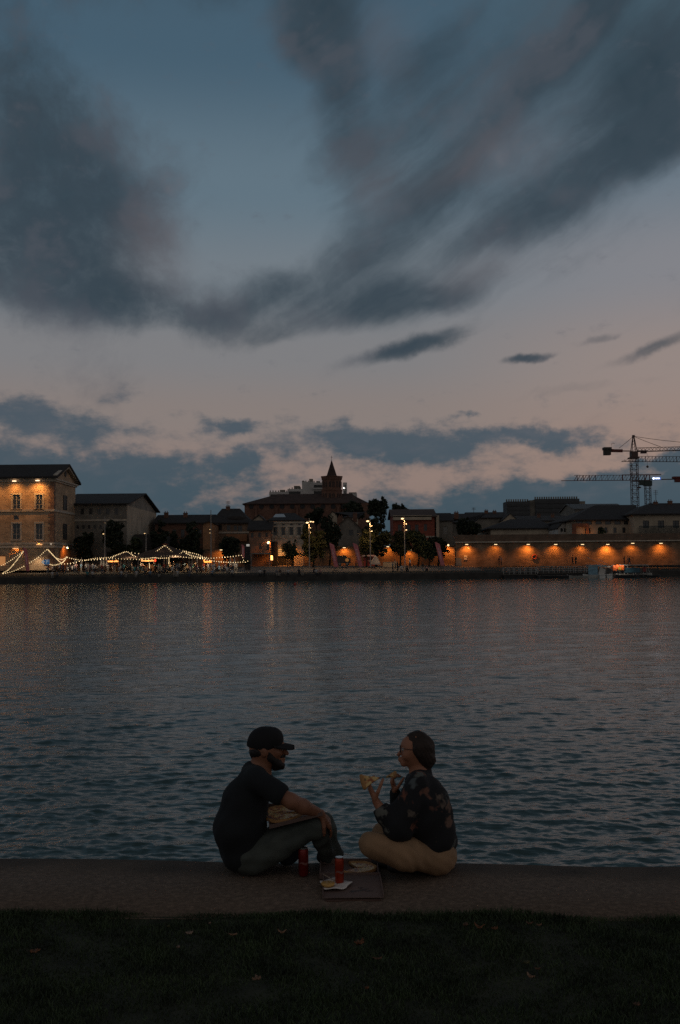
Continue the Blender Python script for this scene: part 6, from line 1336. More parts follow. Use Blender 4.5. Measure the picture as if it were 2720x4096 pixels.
def man():
    D = 6.16; t = thing('person', 'person in a black cap and jeans sitting with one arm over the raised knee', 'person', (W(960, 3470, D).x, D, 0)); w = lambda x, y, d=D: W(x, y, d)
    # --- body: head, neck, arms, hands (one surface)
    B = []
    sk = w(1060, 2985); B += [E(sk, (.098, .077, .105), .03), E(w(1092, 2996), (.062, .064, .078), .03)]
    B += [C(w(1095, 3030), w(1122, 3054), .045, .024, .03), C(w(1130, 2990), w(1147, 3012), .010, .013, .010), C(w(1140, 3014), w(1148, 3015), .011, .010, .008), C(w(1118, 2976), w(1130, 2984), .03, .02, .02), C(w(1130, 3034), w(1138, 3036), .010, .008, .008), C(w(1128, 3044), w(1135, 3046), .010, .007, .008)]
    for s in (-1, 1): B += [E(w(1056, 3010, D + s * .078), (.018, .010, .030), .008), C(w(1053, 3000, D + s * .086), w(1060, 3022, D + s * .082), .007, .006, .005), E(w(1124, 2992, D + s * .033), (.016, .018, .012), .008), E(w(1112, 3012, D + s * .045), (.02, .018, .02), .02)]
    B += [C(w(1052, 3030), w(1034, 3095), .056, .062, .03), C(w(1034, 3095), w(1010, 3160), .07, .11, .05)]
    # near arm
    sh = w(1030, 3130, D - .19); el = w(1166, 3205, D - .23); wr = w(1284, 3256, D - .13)
    B += [C(w(1010, 3160), sh, .07, .05, .04), C(sh, el, .048, .043, .03), C(el, w(1212, 3226, D - .20), .044, .043, .02), C(w(1212, 3226, D - .20), wr, .043, .026, .02)]
    wv = np.array(wr); hd = np.array(w(1318, 3296, D - .08)) - wv; B += hand(wv, hd, (-.75, .25, -.6), (.1, -1, .1), (.30, .35, .38, .42), 1.06, .12)
    # far arm reaching to steady the box
    s2 = w(1062, 3130, D + .19); e2 = w(1145, 3226, D + .27); w2 = w(1232, 3258, D + .20)
    B += [C(w(1010, 3160), s2, .07, .05, .04), C(s2, e2, .046, .040, .03), C(e2, w2, .040, .026, .02)]; B += hand(w2, (1, -.2, -.15), (0, -.3, -1), (0, -1, 0), .35, 1.0)
    # trunk hidden by the shirt joins everything to the legs
    B += [C(w(1000, 3160), w(960, 3380), .10, .10, .05), C(w(975, 3395, D - .1), w(1255, 3300, D - .08), .06, .045, .05), C(w(1255, 3300, D - .08), w(1306, 3430, D + .1), .04, .032, .03), C(w(975, 3395, D + .1), w(1292, 3296, D + .17), .06, .045, .05), C(w(1292, 3296, D + .17), w(1340, 3430, D + .15), .04, .032, .03)]
    body = sdf_obj('body', B, .0058, [m_skin_m], t, iters=1)
    # --- cap
    cp = w(1058, 2962); top = []
    top += [E(w(1060, 2966), (.107, .088, .092), .03), E(w(1098, 2950), (.045, .06, .05), .04), C(w(1004, 2978), w(1014, 2996), .024, .020, .02)]
    cut_z = w(1060, 2992).z
    sdf_obj('cap', top, .006, [m_cap], t, iters=1, cut=lambda X, Y, Z: (cut_z - .30 * (X - cp.x) * 0 - Z - .10 * (X - cp.x)))
    bm_ = MB(); n = 12; v = []
    a0, a1 = w(1095, 2968), w(1178, 2979)
    for i in range(n + 1):
        u = i / n
        for j in range(9):
            q = j / 8 * 2 - 1; hw = .080 * math.sqrt(max(0, 1 - (u * .998) ** 2.4)); x = a0.x + (a1.x - a0.x) * u; z = a0.z + (a1.z - a0.z) * u - .022 * q * q * (1 if u > .05 else .6) + .006 * (1 - u); v.append((x, D + q * hw, z))
    m0 = len(v); v += [(a, b, c - .006) for a, b, c in v]; f = [(i * 9 + j, i * 9 + j + 1, (i + 1) * 9 + j + 1, (i + 1) * 9 + j) for i in range(n) for j in range(8)]; f += [tuple(q + m0 for q in reversed(g)) for g in f]
    rim = [i * 9 for i in range(n + 1)] + [n * 9 + j for j in range(1, 9)] + [i * 9 + 8 for i in range(n - 1, -1, -1)]
    f += [(rim[i], rim[i] + m0, rim[i + 1] + m0, rim[i + 1]) for i in range(len(rim) - 1)]
    bo = link_mesh('cap_brim', v, f, m_cap, t, True)
    # --- hair and beard
    hn = lambda X, Y, Z: .0022 * np.sin(X * 210 + 3 * np.sin(Z * 90)) * np.sin(Z * 170 + Y * 150)
    sdf_obj('hair', [E(w(1040, 3002), (.066, .076, .05), .02), C(w(1022, 3014), w(1026, 3046), .030, .026, .02), C(w(1072, 2992, D - .068), w(1074, 3018, D - .066), .012, .010, .01), C(w(1072, 2992, D + .068), w(1074, 3018, D + .066), .012, .010, .01)], .005, [m_hair_m], t, noise=hn, cut=lambda X, Y, Z: np.maximum(Z - (cut_z + .02), (X - w(1052, 3000).x) * (np.abs(Y - D) < .2) - .03))
    sdf_obj('beard', [C(w(1082, 3030, D - .052), w(1112, 3054, D - .032), .024, .026, .02), C(w(1082, 3030, D + .052), w(1112, 3054, D + .032), .024, .026, .02), C(w(1105, 3060), w(1124, 3062), .036, .026, .02), C(w(1076, 3008, D - .064), w(1084, 3034, D - .056), .013, .02, .01), C(w(1076, 3008, D + .064), w(1084, 3034, D + .056), .013, .02, .01),
        C(w(1124, 3026, D - .028), w(1138, 3024, D), .009, .008, .006), C(w(1124, 3026, D + .028), w(1138, 3024, D), .009, .008, .006)], .005, [m_hair_m], t, noise=hn)
    ey = MB()
    for s in (-1, 1): ey.ball(w(1131, 2996, D + s * .032), .010, 8, 6)
    for s in (-1, 1): e_ = MB(); e_.ball(w(1127, 2996, D + s * .034), .0115, 10, 8); obj('eye', e_, mat('eye white', (.45, .42, .40), .3, .1, 5), t, True)
    # --- T-shirt with short sleeves
    S = []
    for s in (-.085, .085):
        S += [C(w(968, 3400, D + s), w(962, 3310, D + s), .125, .150, .05), C(w(962, 3310, D + s), w(982, 3200, D + s), .150, .130, .05), C(w(982, 3200, D + s), w(1008, 3128, D + s), .130, .088, .05)]
    S += [C(w(1022, 3112, D - .15), w(1022, 3112, D + .15), .066, .066, .05), C(w(1010, 3088), w(1030, 3090), .068, .06, .03), C(w(1000, 3420), w(985, 3400), .10, .12, .05)]
    S += [C(w(1028, 3124, D - .18), w(1118, 3174, D - .225), .072, .066, .03), C(w(1050, 3124, D + .18), w(1112, 3180, D + .24), .07, .06, .03)]
    ax = (np.array(w(1166, 3205, D - .23)) - np.array(w(1028, 3124, D - .18))); ax /= np.linalg.norm(ax); cp0 = np.array(w(1140, 3182, D - .23))
    ncz = w(1052, 3070)
    wn_ = cloth_noise(.0075, seed=1.3)
    def shirt_cut(X, Y, Z):
        sleeve = ((X - cp0[0]) * ax[0] + (Y - cp0[1]) * ax[1] + (Z - cp0[2]) * ax[2])            # square cut cuff
        neck = .062 - np.sqrt((X - ncz.x + .012) ** 2 + (Y - ncz.y) ** 2 + ((Z - ncz.z) * .8) ** 2)
        hem = -(Z - .012)
        return np.maximum(np.maximum(np.where(Z > .25, sleeve, -1.0), neck), hem)
    sdf_obj('t_shirt', S, .0075, [m_tee], t, noise=lambda X, Y, Z: wn_(X, Y, Z) * np.clip((.62 - Z) * 4, .2, 1), cut=shirt_cut)
    # --- jeans
    J = [C(w(1005, 3412, D - .10), w(1100, 3378, D - .11), .115, .092, .04), C(w(1100, 3378, D - .11), w(1262, 3302, D - .085), .090, .062, .04), C(w(1262, 3302, D - .085), w(1283, 3350, D - .03), .064, .054, .03), C(w(1283, 3350, D - .03), w(1308, 3428, D + .10), .054, .050, .03),
         C(w(990, 3408, D + .12), w(1120, 3350, D + .15), .115, .085, .04), C(w(1120, 3350, D + .15), w(1298, 3296, D + .17), .085, .06, .04), C(w(1298, 3296, D + .17), w(1342, 3426, D + .15), .054, .042, .03),
         C(w(985, 3415, D - .05), w(985, 3415, D + .08), .11, .11, .05), C(w(1012, 3432, D - .12), w(1085, 3432, D - .13), .066, .042, .05)]
    sdf_obj('jeans', J, .0075, [m_jeans], t, noise=cloth_noise(.008, (21, 23, 27), 4.1), cut=lambda X, Y, Z: -(Z - .006))
    # --- shoes
    for dd, x0, y0 in ((D + .10, 1308, 3432), (D + .15, 1334, 3428)):
        a = w(x0 - 6, y0, dd); sdf_obj('shoe', [C((a.x, dd, .055), (a.x + .02, dd + .02, .042), .042, .036, .03), C((a.x + .02, dd + .02, .04), (a.x + .045, dd + .05, .034), .036, .030, .03), C((a.x - .02, dd, .04), (a.x, dd, .09), .036, .036, .02)], .006, [m_shoe], t, cut=lambda X, Y, Z: -(Z - .004))
    # --- wrist watch
    return t
man()

def woman():
    D = 6.08; t = thing('person', 'person with short brown hair and glasses, dark floral shirt and ochre trousers, sitting cross legged with a pizza slice', 'person', (W(1740, 3480, D).x, D, 0)); w = lambda x, y, d=D: W(x, y, d)
    t['label'] = 'person in glasses, dark floral shirt and ochre trousers, sitting cross legged holding a slice'
    B = [E(w(1676, 2994), (.095, .076, .098), .03), E(w(1646, 3000), (.062, .062, .078), .03), C(w(1640, 3036), w(1616, 3052), .044, .023, .03), C(w(1607, 3000), w(1594, 3018), .009, .012, .009), C(w(1628, 2972), w(1622, 2980), .03, .024, .02),
         C(w(1600, 3034), w(1596, 3036), .010, .008, .008), C(w(1602, 3042), w(1598, 3044), .010, .007, .008)]
    for s in (-1, 1): B += [E(w(1678, 3016, D + s * .076), (.016, .009, .027), .008), C(w(1680, 3006, D + s * .083), w(1675, 3026, D + s * .080), .006, .006, .005), E(w(1626, 3022, D + s * .042), (.024, .02, .024), .02)]
    B += [C(w(1668, 3040), w(1680, 3100), .047, .052, .03), C(w(1680, 3100), w(1700, 3180), .06, .10, .04)]
    sh = w(1672, 3146, D - .17); el = w(1574, 3322, D - .22); wr = w(1506, 3208, D - .20)
    B += [C(w(1695, 3160), sh, .06, .045, .04), C(sh, el, .044, .038, .03), C(el, w(1546, 3270, D - .22), .038, .036, .02), C(w(1546, 3270, D - .22), wr, .036, .0235, .02)]
    hd = np.array(w(1474, 3140, D - .18)) - np.array(wr); B += hand(wr, hd, (.75, .15, .45), (.2, -1, .4), (.42, .50, .55, .60), .98, .13, thumb_in=.95)
    s2 = w(1655, 3146, D + .16); e2 = w(1606, 3282, D + .20); w2 = w(1583, 3172, D + .14)
    B += [C(w(1695, 3160), s2, .06, .045, .04), C(s2, e2, .044, .036, .03), C(e2, w2, .036, .0235, .02)]
    hd2 = np.array(w(1566, 3112, D + .13)) - np.array(w2); B += hand(w2, hd2, (.85, -.1, .3), (0, -1, .3), (.75, .85, .9, .95), .95, .08, thumb_in=.9)
    B += [C(w(1700, 3180), w(1740, 3400), .10, .10, .05), C(w(1740, 3412, D - .08), w(1490, 3385, D - .26), .06, .045, .04), C(w(1490, 3385, D - .26), w(1610, 3445, D - .02), .042, .034, .04), C(w(1740, 3412, D + .08), w(1530, 3330, D + .26), .06, .045, .04), C(w(1530, 3330, D + .26), w(1560, 3440, D + .06), .042, .034, .04)]
    sdf_obj('body', B, .0058, [m_skin_w], t, iters=1)
    # short tousled hair covering crown, back and ears' tops
    hn = lambda X, Y, Z: .0035 * np.sin(X * 38 + 2 * np.sin(Z * 30 + Y * 22)) * np.sin(Z * 34 + Y * 41) + .0012 * np.sin(X * 210 + Z * 150 + 2 * np.sin(Y * 90))
    fx = w(1634, 3000).x
    Hh = [E(w(1678, 2986), (.086, .084, .082), .03), C(w(1650, 2958), w(1646, 2976), .030, .018, .03), E(w(1692, 3012), (.060, .074, .070), .04), C(w(1706, 3040), w(1700, 3072), .056, .036, .03), C(w(1652, 2960), w(1676, 2946), .030, .036, .03), C(w(1664, 2992, D - .074), w(1672, 3018, D - .078), .018, .012, .02), C(w(1664, 2992, D + .074), w(1672, 3018, D + .078), .018, .012, .02)]
    sdf_obj('hair', Hh, .0052, [m_hair_w], t, noise=hn)
    # glasses
    g = MB(); gm = mat('glasses frame', (.02, .018, .018), .3, 0, 1)
    for s in (-1, 1):
        c = np.array(w(1601, 2996, D + s * .034)); pts = [Vector((c[0] + .004 * math.cos(a) * 0 - .006 * abs(math.cos(a)) * 0, c[1] + .026 * math.cos(a), c[2] + .023 * math.sin(a))) for a in [6.2832 * i / 20 for i in range(21)]]; g.tube(pts, .0022, 6)
        g.tube([Vector(c) + Vector((0, s * .026, .008)), w(1640, 2998, D + s * .070), w(1680, 3006, D + s * .078)], .0020, 5)
    g.tube([w(1601, 2996, D - .009), w(1599, 2993, D), w(1601, 2996, D + .009)], .002, 5); go = obj('glasses', g, gm, t, True)
    for s in (-1, 1): e_ = MB(); e_.ball(w(1613, 2998, D + s * .033), .0115, 10, 8); obj('eye', e_, mat('eye white', (.45, .42, .40), .3, .1, 5), t, True)
    # floral shirt, loose, with full sleeves
    S = []
    for s in (-.075, .075):
        S += [C(w(1738, 3345, D + s), w(1712, 3262, D + s), .125, .135, .05), C(w(1712, 3262, D + s), w(1700, 3190, D + s), .135, .118, .05), C(w(1700, 3190, D + s), w(1684, 3134, D + s), .118, .078, .05)]
    S += [C(w(1676, 3124, D - .13), w(1676, 3124, D + .13), .060, .060, .04), C(w(1690, 3090), w(1676, 3098), .058, .052, .03), C(w(1768, 3362), w(1758, 3330), .084, .10, .05), C(w(1640, 3330, D - .06), w(1690, 3345, D), .07, .10, .05), C(w(1652, 3250), w(1690, 3300), .09, .12, .05)]
    S += [C(w(1672, 3140, D - .16), w(1622, 3240, D - .20), .066, .070, .03), C(w(1622, 3240, D - .20), w(1585, 3306, D - .22), .070, .072, .04), C(w(1585, 3306, D - .22), w(1540, 3268, D - .22), .070, .052, .03), C(w(1540, 3268, D - .22), w(1518, 3236, D - .205), .052, .044, .02), C(w(1582, 3322, D - .22), w(1610, 3330, D - .2), .055, .05, .03)]
    S += [C(w(1660, 3140, D + .15), w(1610, 3275, D + .20), .062, .060, .03), C(w(1610, 3275, D + .20), w(1592, 3215, D + .165), .058, .05, .03), C(w(1592, 3215, D + .165), w(1582, 3172, D + .14), .05, .036, .02)]
    wn_ = cloth_noise(.0085, (15, 19, 13), 2.2); axn = np.array(w(1506, 3208, D - .2)) - np.array(w(1546, 3270, D - .22)); axn /= np.linalg.norm(axn); cf = np.array(w(1517, 3228, D - .205))
    nk = w(1664, 3086)
    def cut(X, Y, Z):
        cuff = (X - cf[0]) * axn[0] + (Y - cf[1]) * axn[1] + (Z - cf[2]) * axn[2]
        neck = .050 - np.sqrt((X - nk.x) ** 2 + (Y - nk.y) ** 2 + ((Z - nk.z) * .8) ** 2)
        hem = -(Z - (.165 - .27 * (X - w(1700, 3300).x)))
        return np.maximum(np.maximum(np.where((X < cf[0] + .06) & (Y < D - .1), cuff, -1.), neck), hem)
    m = bpy.data.materials.new('floral shirt cloth'); m.use_nodes = True; tt = m.node_tree; b = tt.nodes['Principled BSDF']; b.inputs['Roughness'].default_value = .9; N = tt.nodes.new; Lk = tt.links.new
    tcn = N('ShaderNodeTexCoord'); nz = N('ShaderNodeTexNoise'); nz.inputs['Scale'].default_value = 22; Lk(tcn.outputs['Object'], nz.inputs[0]); vm = N('ShaderNodeVectorMath'); vm.operation = 'MULTIPLY_ADD'; Lk(nz.outputs['Color'], vm.inputs[0]); vm.inputs[1].default_value = (.11, .11, .11); Lk(tcn.outputs['Object'], vm.inputs[2])
    vo = N('ShaderNodeTexVoronoi'); vo.inputs['Scale'].default_value = 12; Lk(vm.outputs[0], vo.inputs[0]); mr = N('ShaderNodeMapRange'); Lk(vo.outputs['Distance'], mr.inputs[0]); mr.inputs[1].default_value = .48; mr.inputs[2].default_value = .26
    sp = N('ShaderNodeSeparateColor'); Lk(vo.outputs['Color'], sp.inputs[0]); gt = N('ShaderNodeMath'); gt.operation = 'GREATER_THAN'; Lk(sp.outputs[0], gt.inputs[0]); gt.inputs[1].default_value = .45; ml = N('ShaderNodeMath'); ml.operation = 'MULTIPLY'; Lk(mr.outputs[0], ml.inputs[0]); Lk(gt.outputs[0], ml.inputs[1])
    rr = N('ShaderNodeValToRGB'); Lk(sp.outputs[1], rr.inputs[0]); e = rr.color_ramp.elements; e[0].color = (.085, .105, .11, 1); e[1].color = (.20, .075, .045, 1); q = e.new(.55); q.color = (.13, .13, .11, 1)
    mx = N('ShaderNodeMix'); mx.data_type = 'RGBA'; Lk(ml.outputs[0], mx.inputs[0]); mx.inputs[6].default_value = (.012, .013, .016, 1); Lk(rr.outputs[0], mx.inputs[7]); Lk(mx.outputs[2], b.inputs['Base Color'])
    sdf_obj('shirt', S, .0075, [m], t, noise=wn_, cut=cut)
    T = [C(w(1742, 3424, D - .09), w(1620, 3414, D - .17), .098, .088, .05), C(w(1620, 3414, D - .17), w(1482, 3376, D - .25), .088, .070, .05), C(w(1495, 3392, D - .24), w(1620, 3440, D - .12), .050, .046, .04), C(w(1748, 3418, D + .09), w(1530, 3334, D + .26), .11, .062, .05), C(w(1530, 3334, D + .26), w(1560, 3425, D + .08), .055, .05, .04), C(w(1750, 3422, D - .06), w(1752, 3420, D + .08), .105, .105, .05), C(w(1765, 3430, D - .05), w(1765, 3430, D + .05), .074, .074, .04)]
    sdf_obj('trousers', T, .0075, [m_trous], t, noise=lambda X, Y, Z: .0022 * np.sin(X * 9 + 1) * np.sin(Z * 13) + .0035 * np.exp(-((X - w(1650, 3380).x) / .10) ** 2) * np.sin(X * 95 + Z * 55 + 2 * np.sin(Y * 14)) + .0013 * np.sin(X * 60 + Z * 100 + Y * 30), cut=lambda X, Y, Z: -(Z - .006))
    for dd, px in ((D - .06, 1634), (D + .04, 1570)):
        a = w(px, 3462, dd); sdf_obj('shoe', [C((a.x + .07, dd, .05), (a.x - .03, dd + .03, .04), .040, .034, .03), C((a.x - .02, dd + .03, .038), (a.x - .10, dd + .05, .034), .036, .028, .03)], .007, [m_shoe], t, cut=lambda X, Y, Z: -(Z - .004))
    return t
woman()

# ================================================================== pizza, cans, boxes
m_board = mat('pizza box cardboard', (.17, .115, .10), .85, .12, 8); m_boardb = mat('brown cardboard', (.12, .065, .045), .85, .15, 10); m_print = mat('box print', (.075, .06, .06), .8, .1, 6)
m_crust = mat('pizza crust', (.42, .22, .08), .75, .3, 30, .003, 60); m_red = mat('can red', (.20, .012, .010), .3, .25, 14, metal=.35, spec=.6); m_org = mat('can orange red', (.33, .03, .008), .3, .25, 14, metal=.35); m_alu = mat('aluminium lid', (.62, .62, .60), .3, .05, 8, metal=.9)
def topping_mat():
    m = bpy.data.materials.new('melted cheese and toppings'); m.use_nodes = True; t = m.node_tree; b = t.nodes['Principled BSDF']; b.inputs['Roughness'].default_value = .45; N = t.nodes.new; L = t.links.new
    tc_ = N('ShaderNodeTexCoord'); n = N('ShaderNodeTexNoise'); n.inputs['Scale'].default_value = 34; n.inputs['Detail'].default_value = 5; L(tc_.outputs['Object'], n.inputs[0]); r = N('ShaderNodeValToRGB'); L(n.outputs[0], r.inputs[0]); e = r.color_ramp.elements
    e[0].position = .34; e[0].color = (.10, .035, .015, 1); e[1].position = .62; e[1].color = (.72, .50, .20, 1); q = e.new(.44); q.color = (.42, .13, .04, 1); q = e.new(.5); q.color = (.58, .33, .11, 1)
    v = N('ShaderNodeTexVoronoi'); v.inputs['Scale'].default_value = 30; L(tc_.outputs['Object'], v.inputs[0]); mr = N('ShaderNodeMapRange'); L(v.outputs['Distance'], mr.inputs[0]); mr.inputs[1].default_value = .3; mr.inputs[2].default_value = .16
    g = N('ShaderNodeMix'); g.data_type = 'RGBA'; mm = N('ShaderNodeMath'); mm.operation = 'MULTIPLY'; L(mr.outputs[0], mm.inputs[0]); mm.inputs[1].default_value = .75; L(mm.outputs[0], g.inputs[0]); L(r.outputs[0], g.inputs[6]); g.inputs[7].default_value = (.045, .05, .018, 1); L(g.outputs[2], b.inputs['Base Color'])
    bp = N('ShaderNodeBump'); bp.inputs['Distance'].default_value = .006; L(n.outputs[0], bp.inputs['Height']); L(bp.outputs[0], b.inputs['Normal']); return m
m_top = topping_mat()
def frame_of(o, ux, uy, uz): return lambda a, b, c: Vector(o) + Vector(ux) * a + Vector(uy) * b + Vector(uz) * c
def tray(t, F, w_, d_, h_, name='tray'):
    """open cardboard tray in frame F: floor, four walls with folded double thickness"""
    mb = MB(); T_ = .004
    def bx(a0, a1, b0, b1, c0, c1): mb.add([F(a, b, c) for c in (c0, c1) for a, b in ((a0, b0), (a1, b0), (a1, b1), (a0, b1))], [(0, 3, 2, 1), (4, 5, 6, 7), (0, 1, 5, 4), (1, 2, 6, 5), (2, 3, 7, 6), (3, 0, 4, 7)])
    bx(0, w_, 0, d_, 0, T_); bx(0, T_ * 1.5, 0, d_, T_, h_); bx(w_ - T_ * 1.5, w_, 0, d_, T_, h_); bx(T_ * 1.5, w_ - T_ * 1.5, 0, T_ * 1.5, T_, h_); bx(T_ * 1.5, w_ - T_ * 1.5, d_ - T_ * 1.5, d_, T_, h_)
    return obj(name, mb, m_board, t)
def pizza_mesh(F, cx, cy, r, a0, a1, z, thing_):
    n = 40; v = []; f = []; rr = [0, .3, .6, .84, .9, .97, 1.0]; zz = [.010, .011, .010, .010, .018, .016, .002]; rg = random.Random(int(cx * 1000))
    for i in range(n + 1):
        a = a0 + (a1 - a0) * i / n; wob = 1 + .02 * math.sin(a * 5 + cx * 9) + .012 * math.sin(a * 11)
        for q, h in zip(rr, zz): v.append(F(cx + r * q * wob * math.cos(a), cy + r * q * wob * math.sin(a), z + h + (rg.uniform(-.0015, .0015) if q < .85 else 0)))
    k = len(rr); mi = []
    for i in range(n):
        for j in range(k - 1): f.append((i * k + j, i * k + j + 1, (i + 1) * k + j + 1, (i + 1) * k + j))
    m0 = len(v); v += [F(cx, cy, z)] + [v[i * k + k - 1] for i in range(n + 1)]; f += [(m0, m0 + 2 + i, m0 + 1 + i) for i in range(n)]
    if abs(a1 - a0) < 6.2: f += [tuple(range(0, k)) + (m0 + 1, m0), tuple(range(n * k + k - 1, n * k - 1, -1)) + (m0, m0 + n + 1)]
    mi = [0 if (j % (k - 1)) < 3 else 1 for j in range(n * (k - 1))] + [1] * (len(f) - n * (k - 1))
    o = link_mesh('pizza', v, f, [m_top, m_crust], thing_, True, mi); return o
# --- box resting on the man's thighs
A, B_, A2, B2 = W(1078, 3316, 5.95), W(1292, 3262, 5.99), W(1064, 3226, 6.25), W(1262, 3236, 6.27)
def F(a, b, c): u, q = a / .325, b / .30; p = (A * (1 - u) + B_ * u) * (1 - q) + (A2 * (1 - u) + B2 * u) * q; return p + Vector((-.12, -.25, .96)) * c
t = thing('pizza_box', 'open pizza box resting tilted on the lap of the person in the cap', 'pizza box', tuple(A)); tray(t, F, .325, .30, .022)
o = pizza_mesh(F, .105, .155, .128, .15, 2 * math.pi - .5, .006, None); tag(centre(o), 'half eaten pizza with cheese and toppings in the tilted box on the lap', 'pizza')
# --- open box on the quay: base with pizza at the back, lid folded flat to the front
xl, xr_ = W(1290, 3598, 5.595), W(1536, 3594, 5.595); t = thing('pizza_box', 'wide open pizza box lying on the quay between the two people', 'pizza box', (xl.x + .17, 5.95, 0))
F = frame_of((W(1278, 3520, 5.95).x, 5.95, .004), (1, 0, 0), (0, 1, 0), (0, 0, 1)); wbx = W(1516, 3520, 5.955).x - W(1278, 3520, 5.955).x
tray(t, F, wbx, .285, .034, 'base')
G = frame_of((xl.x, 5.585, .012), (1, .0, 0), (-.02, 1, .03), (0, -.03, 1)); mb = MB(); wl_ = xr_.x - xl.x
# lid: flat board with low side lips and a tucked front flap with two notches
def quadbox(mb, G, pts, z0, z1): n = len(pts); v = [G(a, b, z0) for a, b in pts] + [G(a, b, z1) for a, b in pts]; mb.add(v, [tuple(range(n - 1, -1, -1)), tuple(range(n, 2 * n))] + [(i, (i + 1) % n, (i + 1) % n + n, i + n) for i in range(n)])
quadbox(mb, G, [(0, 0), (wl_, 0), (wl_ - .002, .36), (.006, .36)], 0, .004); quadbox(mb, G, [(0, 0), (.005, 0), (.009, .36), (.003, .36)], .0042, .020); quadbox(mb, G, [(wl_ - .005, 0), (wl_, 0), (wl_, .36), (wl_ - .006, .36)], .0042, .020)
obj('lid', mb, m_board, t)
mb = MB(); quadbox(mb, frame_of(G(0, 0, 0), (1, 0, 0), (0, -1, .0), (0, 0, 1)), [(.012, .001), (wl_ - .012, .001), (wl_ - .02, .020), (wl_ * .72, .026), (wl_ * .68, .014), (wl_ * .34, .014), (wl_ * .30, .028), (.022, .024)], -.010, -.006); obj('flap', mb, m_boardb, t)
pm = MB()
for i, (a, b, c, d) in enumerate(((.20, .10, .045, .010), (.235, .125, .03, .008), (.17, .085, .02, .012), (.26, .095, .022, .006), (.215, .145, .015, .006))): quadbox(pm, G, [(a - c, b), (a, b - d), (a + c, b + d * .3), (a + c * .3, b + d)], .0045, .0052 + i * .0003)
obj('print', pm, m_print, t)
o = pizza_mesh(F, .222, .142, .122, -2.5, 2.0, .012, None); tag(centre(o), 'rest of a pizza in the open box lying on the quay', 'pizza')
# --- drinks cans
def can(label, px, base_py, D, h, r, m, lean=0, z=0.0):
    x = W(px, base_py, D).x; t = thing('drinks_can', label, 'can', (x, D, z)); b = MB(); b.lathe((x, D, z), [(r * .78, 0), (r * .80, .003), (r, .012), (r, h - .016), (r * .86, h - .004)], 28); obj('body', b, m, t, True)
    l = MB(); l.lathe((x, D, z), [(r * .86, h - .0045), (r * .90, h), (r * .84, h + .001), (r * .80, h - .004), (.001, h - .004)], 28); l.box(x - .006, x + .012, D - .008, D + .008, z + h - .003, z + h - .001); obj('lid', l, m_alu, t)
    s = MB(); n = 22; v = []         # pale flowing stripe printed round the can
    for i in range(n + 1): a = -2.6 + 4.4 * i / n; zc = h * (.42 + .22 * i / n + .05 * math.sin(i * .55)); th = h * .045 * math.sin(math.pi * (i + .5) / (n + 1)) + .001; v += [(x + (r + .0006) * math.cos(a), D + (r + .0006) * math.sin(a), z + zc - th), (x + (r + .0006) * math.cos(a), D + (r + .0006) * math.sin(a), z + zc + th)]
    s.add(v, [(2 * i, 2 * i + 2, 2 * i + 3, 2 * i + 1) for i in range(n)]); obj('stripe', s, mat('can print', (.22, .09, .08), .4, .3, 30), t); t.rotation_euler = (0, 0, 0); return t
can('dark red tall drinks can standing on the quay beside the bent leg', 1214, 3502, 6.03, .163, .030, m_red)
can('orange red drinks can with a bright lid standing in the open pizza box', 1358, 3538, 5.80, .152, .0255, m_org, z=.022)
# --- plate-like crumpled napkin with a dip
nz = W(1340, 3540, 5.76); v = []; n = 30
t_ = MB()
for j in range(6):
    for i in range(n):
        a = 6.2832 * i / n; q = j / 5; rr = q * (1 + .10 * math.sin(a * 3 + 1) + .06 * math.sin(a * 5)); v.append((nz.x + .088 * rr * math.cos(a), nz.y + .098 * rr * math.sin(a), .028 + .010 * q * (1 + .6 * math.sin(a * 4 + q * 2)) ))
f = [(j * n + i, j * n + (i + 1) % n, (j + 1) * n + (i + 1) % n, (j + 1) * n + i) for j in range(5) for i in range(n)]; m0 = len(v); v += [(a, b, c - .003) for a, b, c in v]; f += [tuple(q + m0 for q in reversed(g)) for g in f]; f += [(5 * n + i, 5 * n + (i + 1) % n, 5 * n + (i + 1) % n + m0, 5 * n + i + m0) for i in range(n)]
o = tag(centre(link_mesh('napkin', v, f, mat('white paper', (.78, .72, .67), .8, .08, 10), None, True)), 'crumpled white napkin under the orange red can in the open box', 'napkin')
dp = W(1312, 3552, 5.73); b = MB(); b.lathe((dp.x, dp.y, .036), [(.034, 0), (.040, .012), (.038, .016), (.034, .013), (.001, .013)], 24); c_ = tag(centre(obj('dip_tub', b, mat('yellow dip', (.58, .34, .10), .5, .15, 20), None, True)), 'small tub of yellow dip on the napkin', 'tub')
b = MB(); p0, p1 = W(1294, 3492, 5.85), W(1326, 3516, 5.80); b.bar((p0.x, 5.90, .045), (p1.x + .02, 5.80, .040), .006, .003); solo('wooden_stick', b, mat('pale wood', (.40, .30, .22), .7, .1, 20), 'thin pale wooden stick leaning over the edge of the napkin', 'stick')
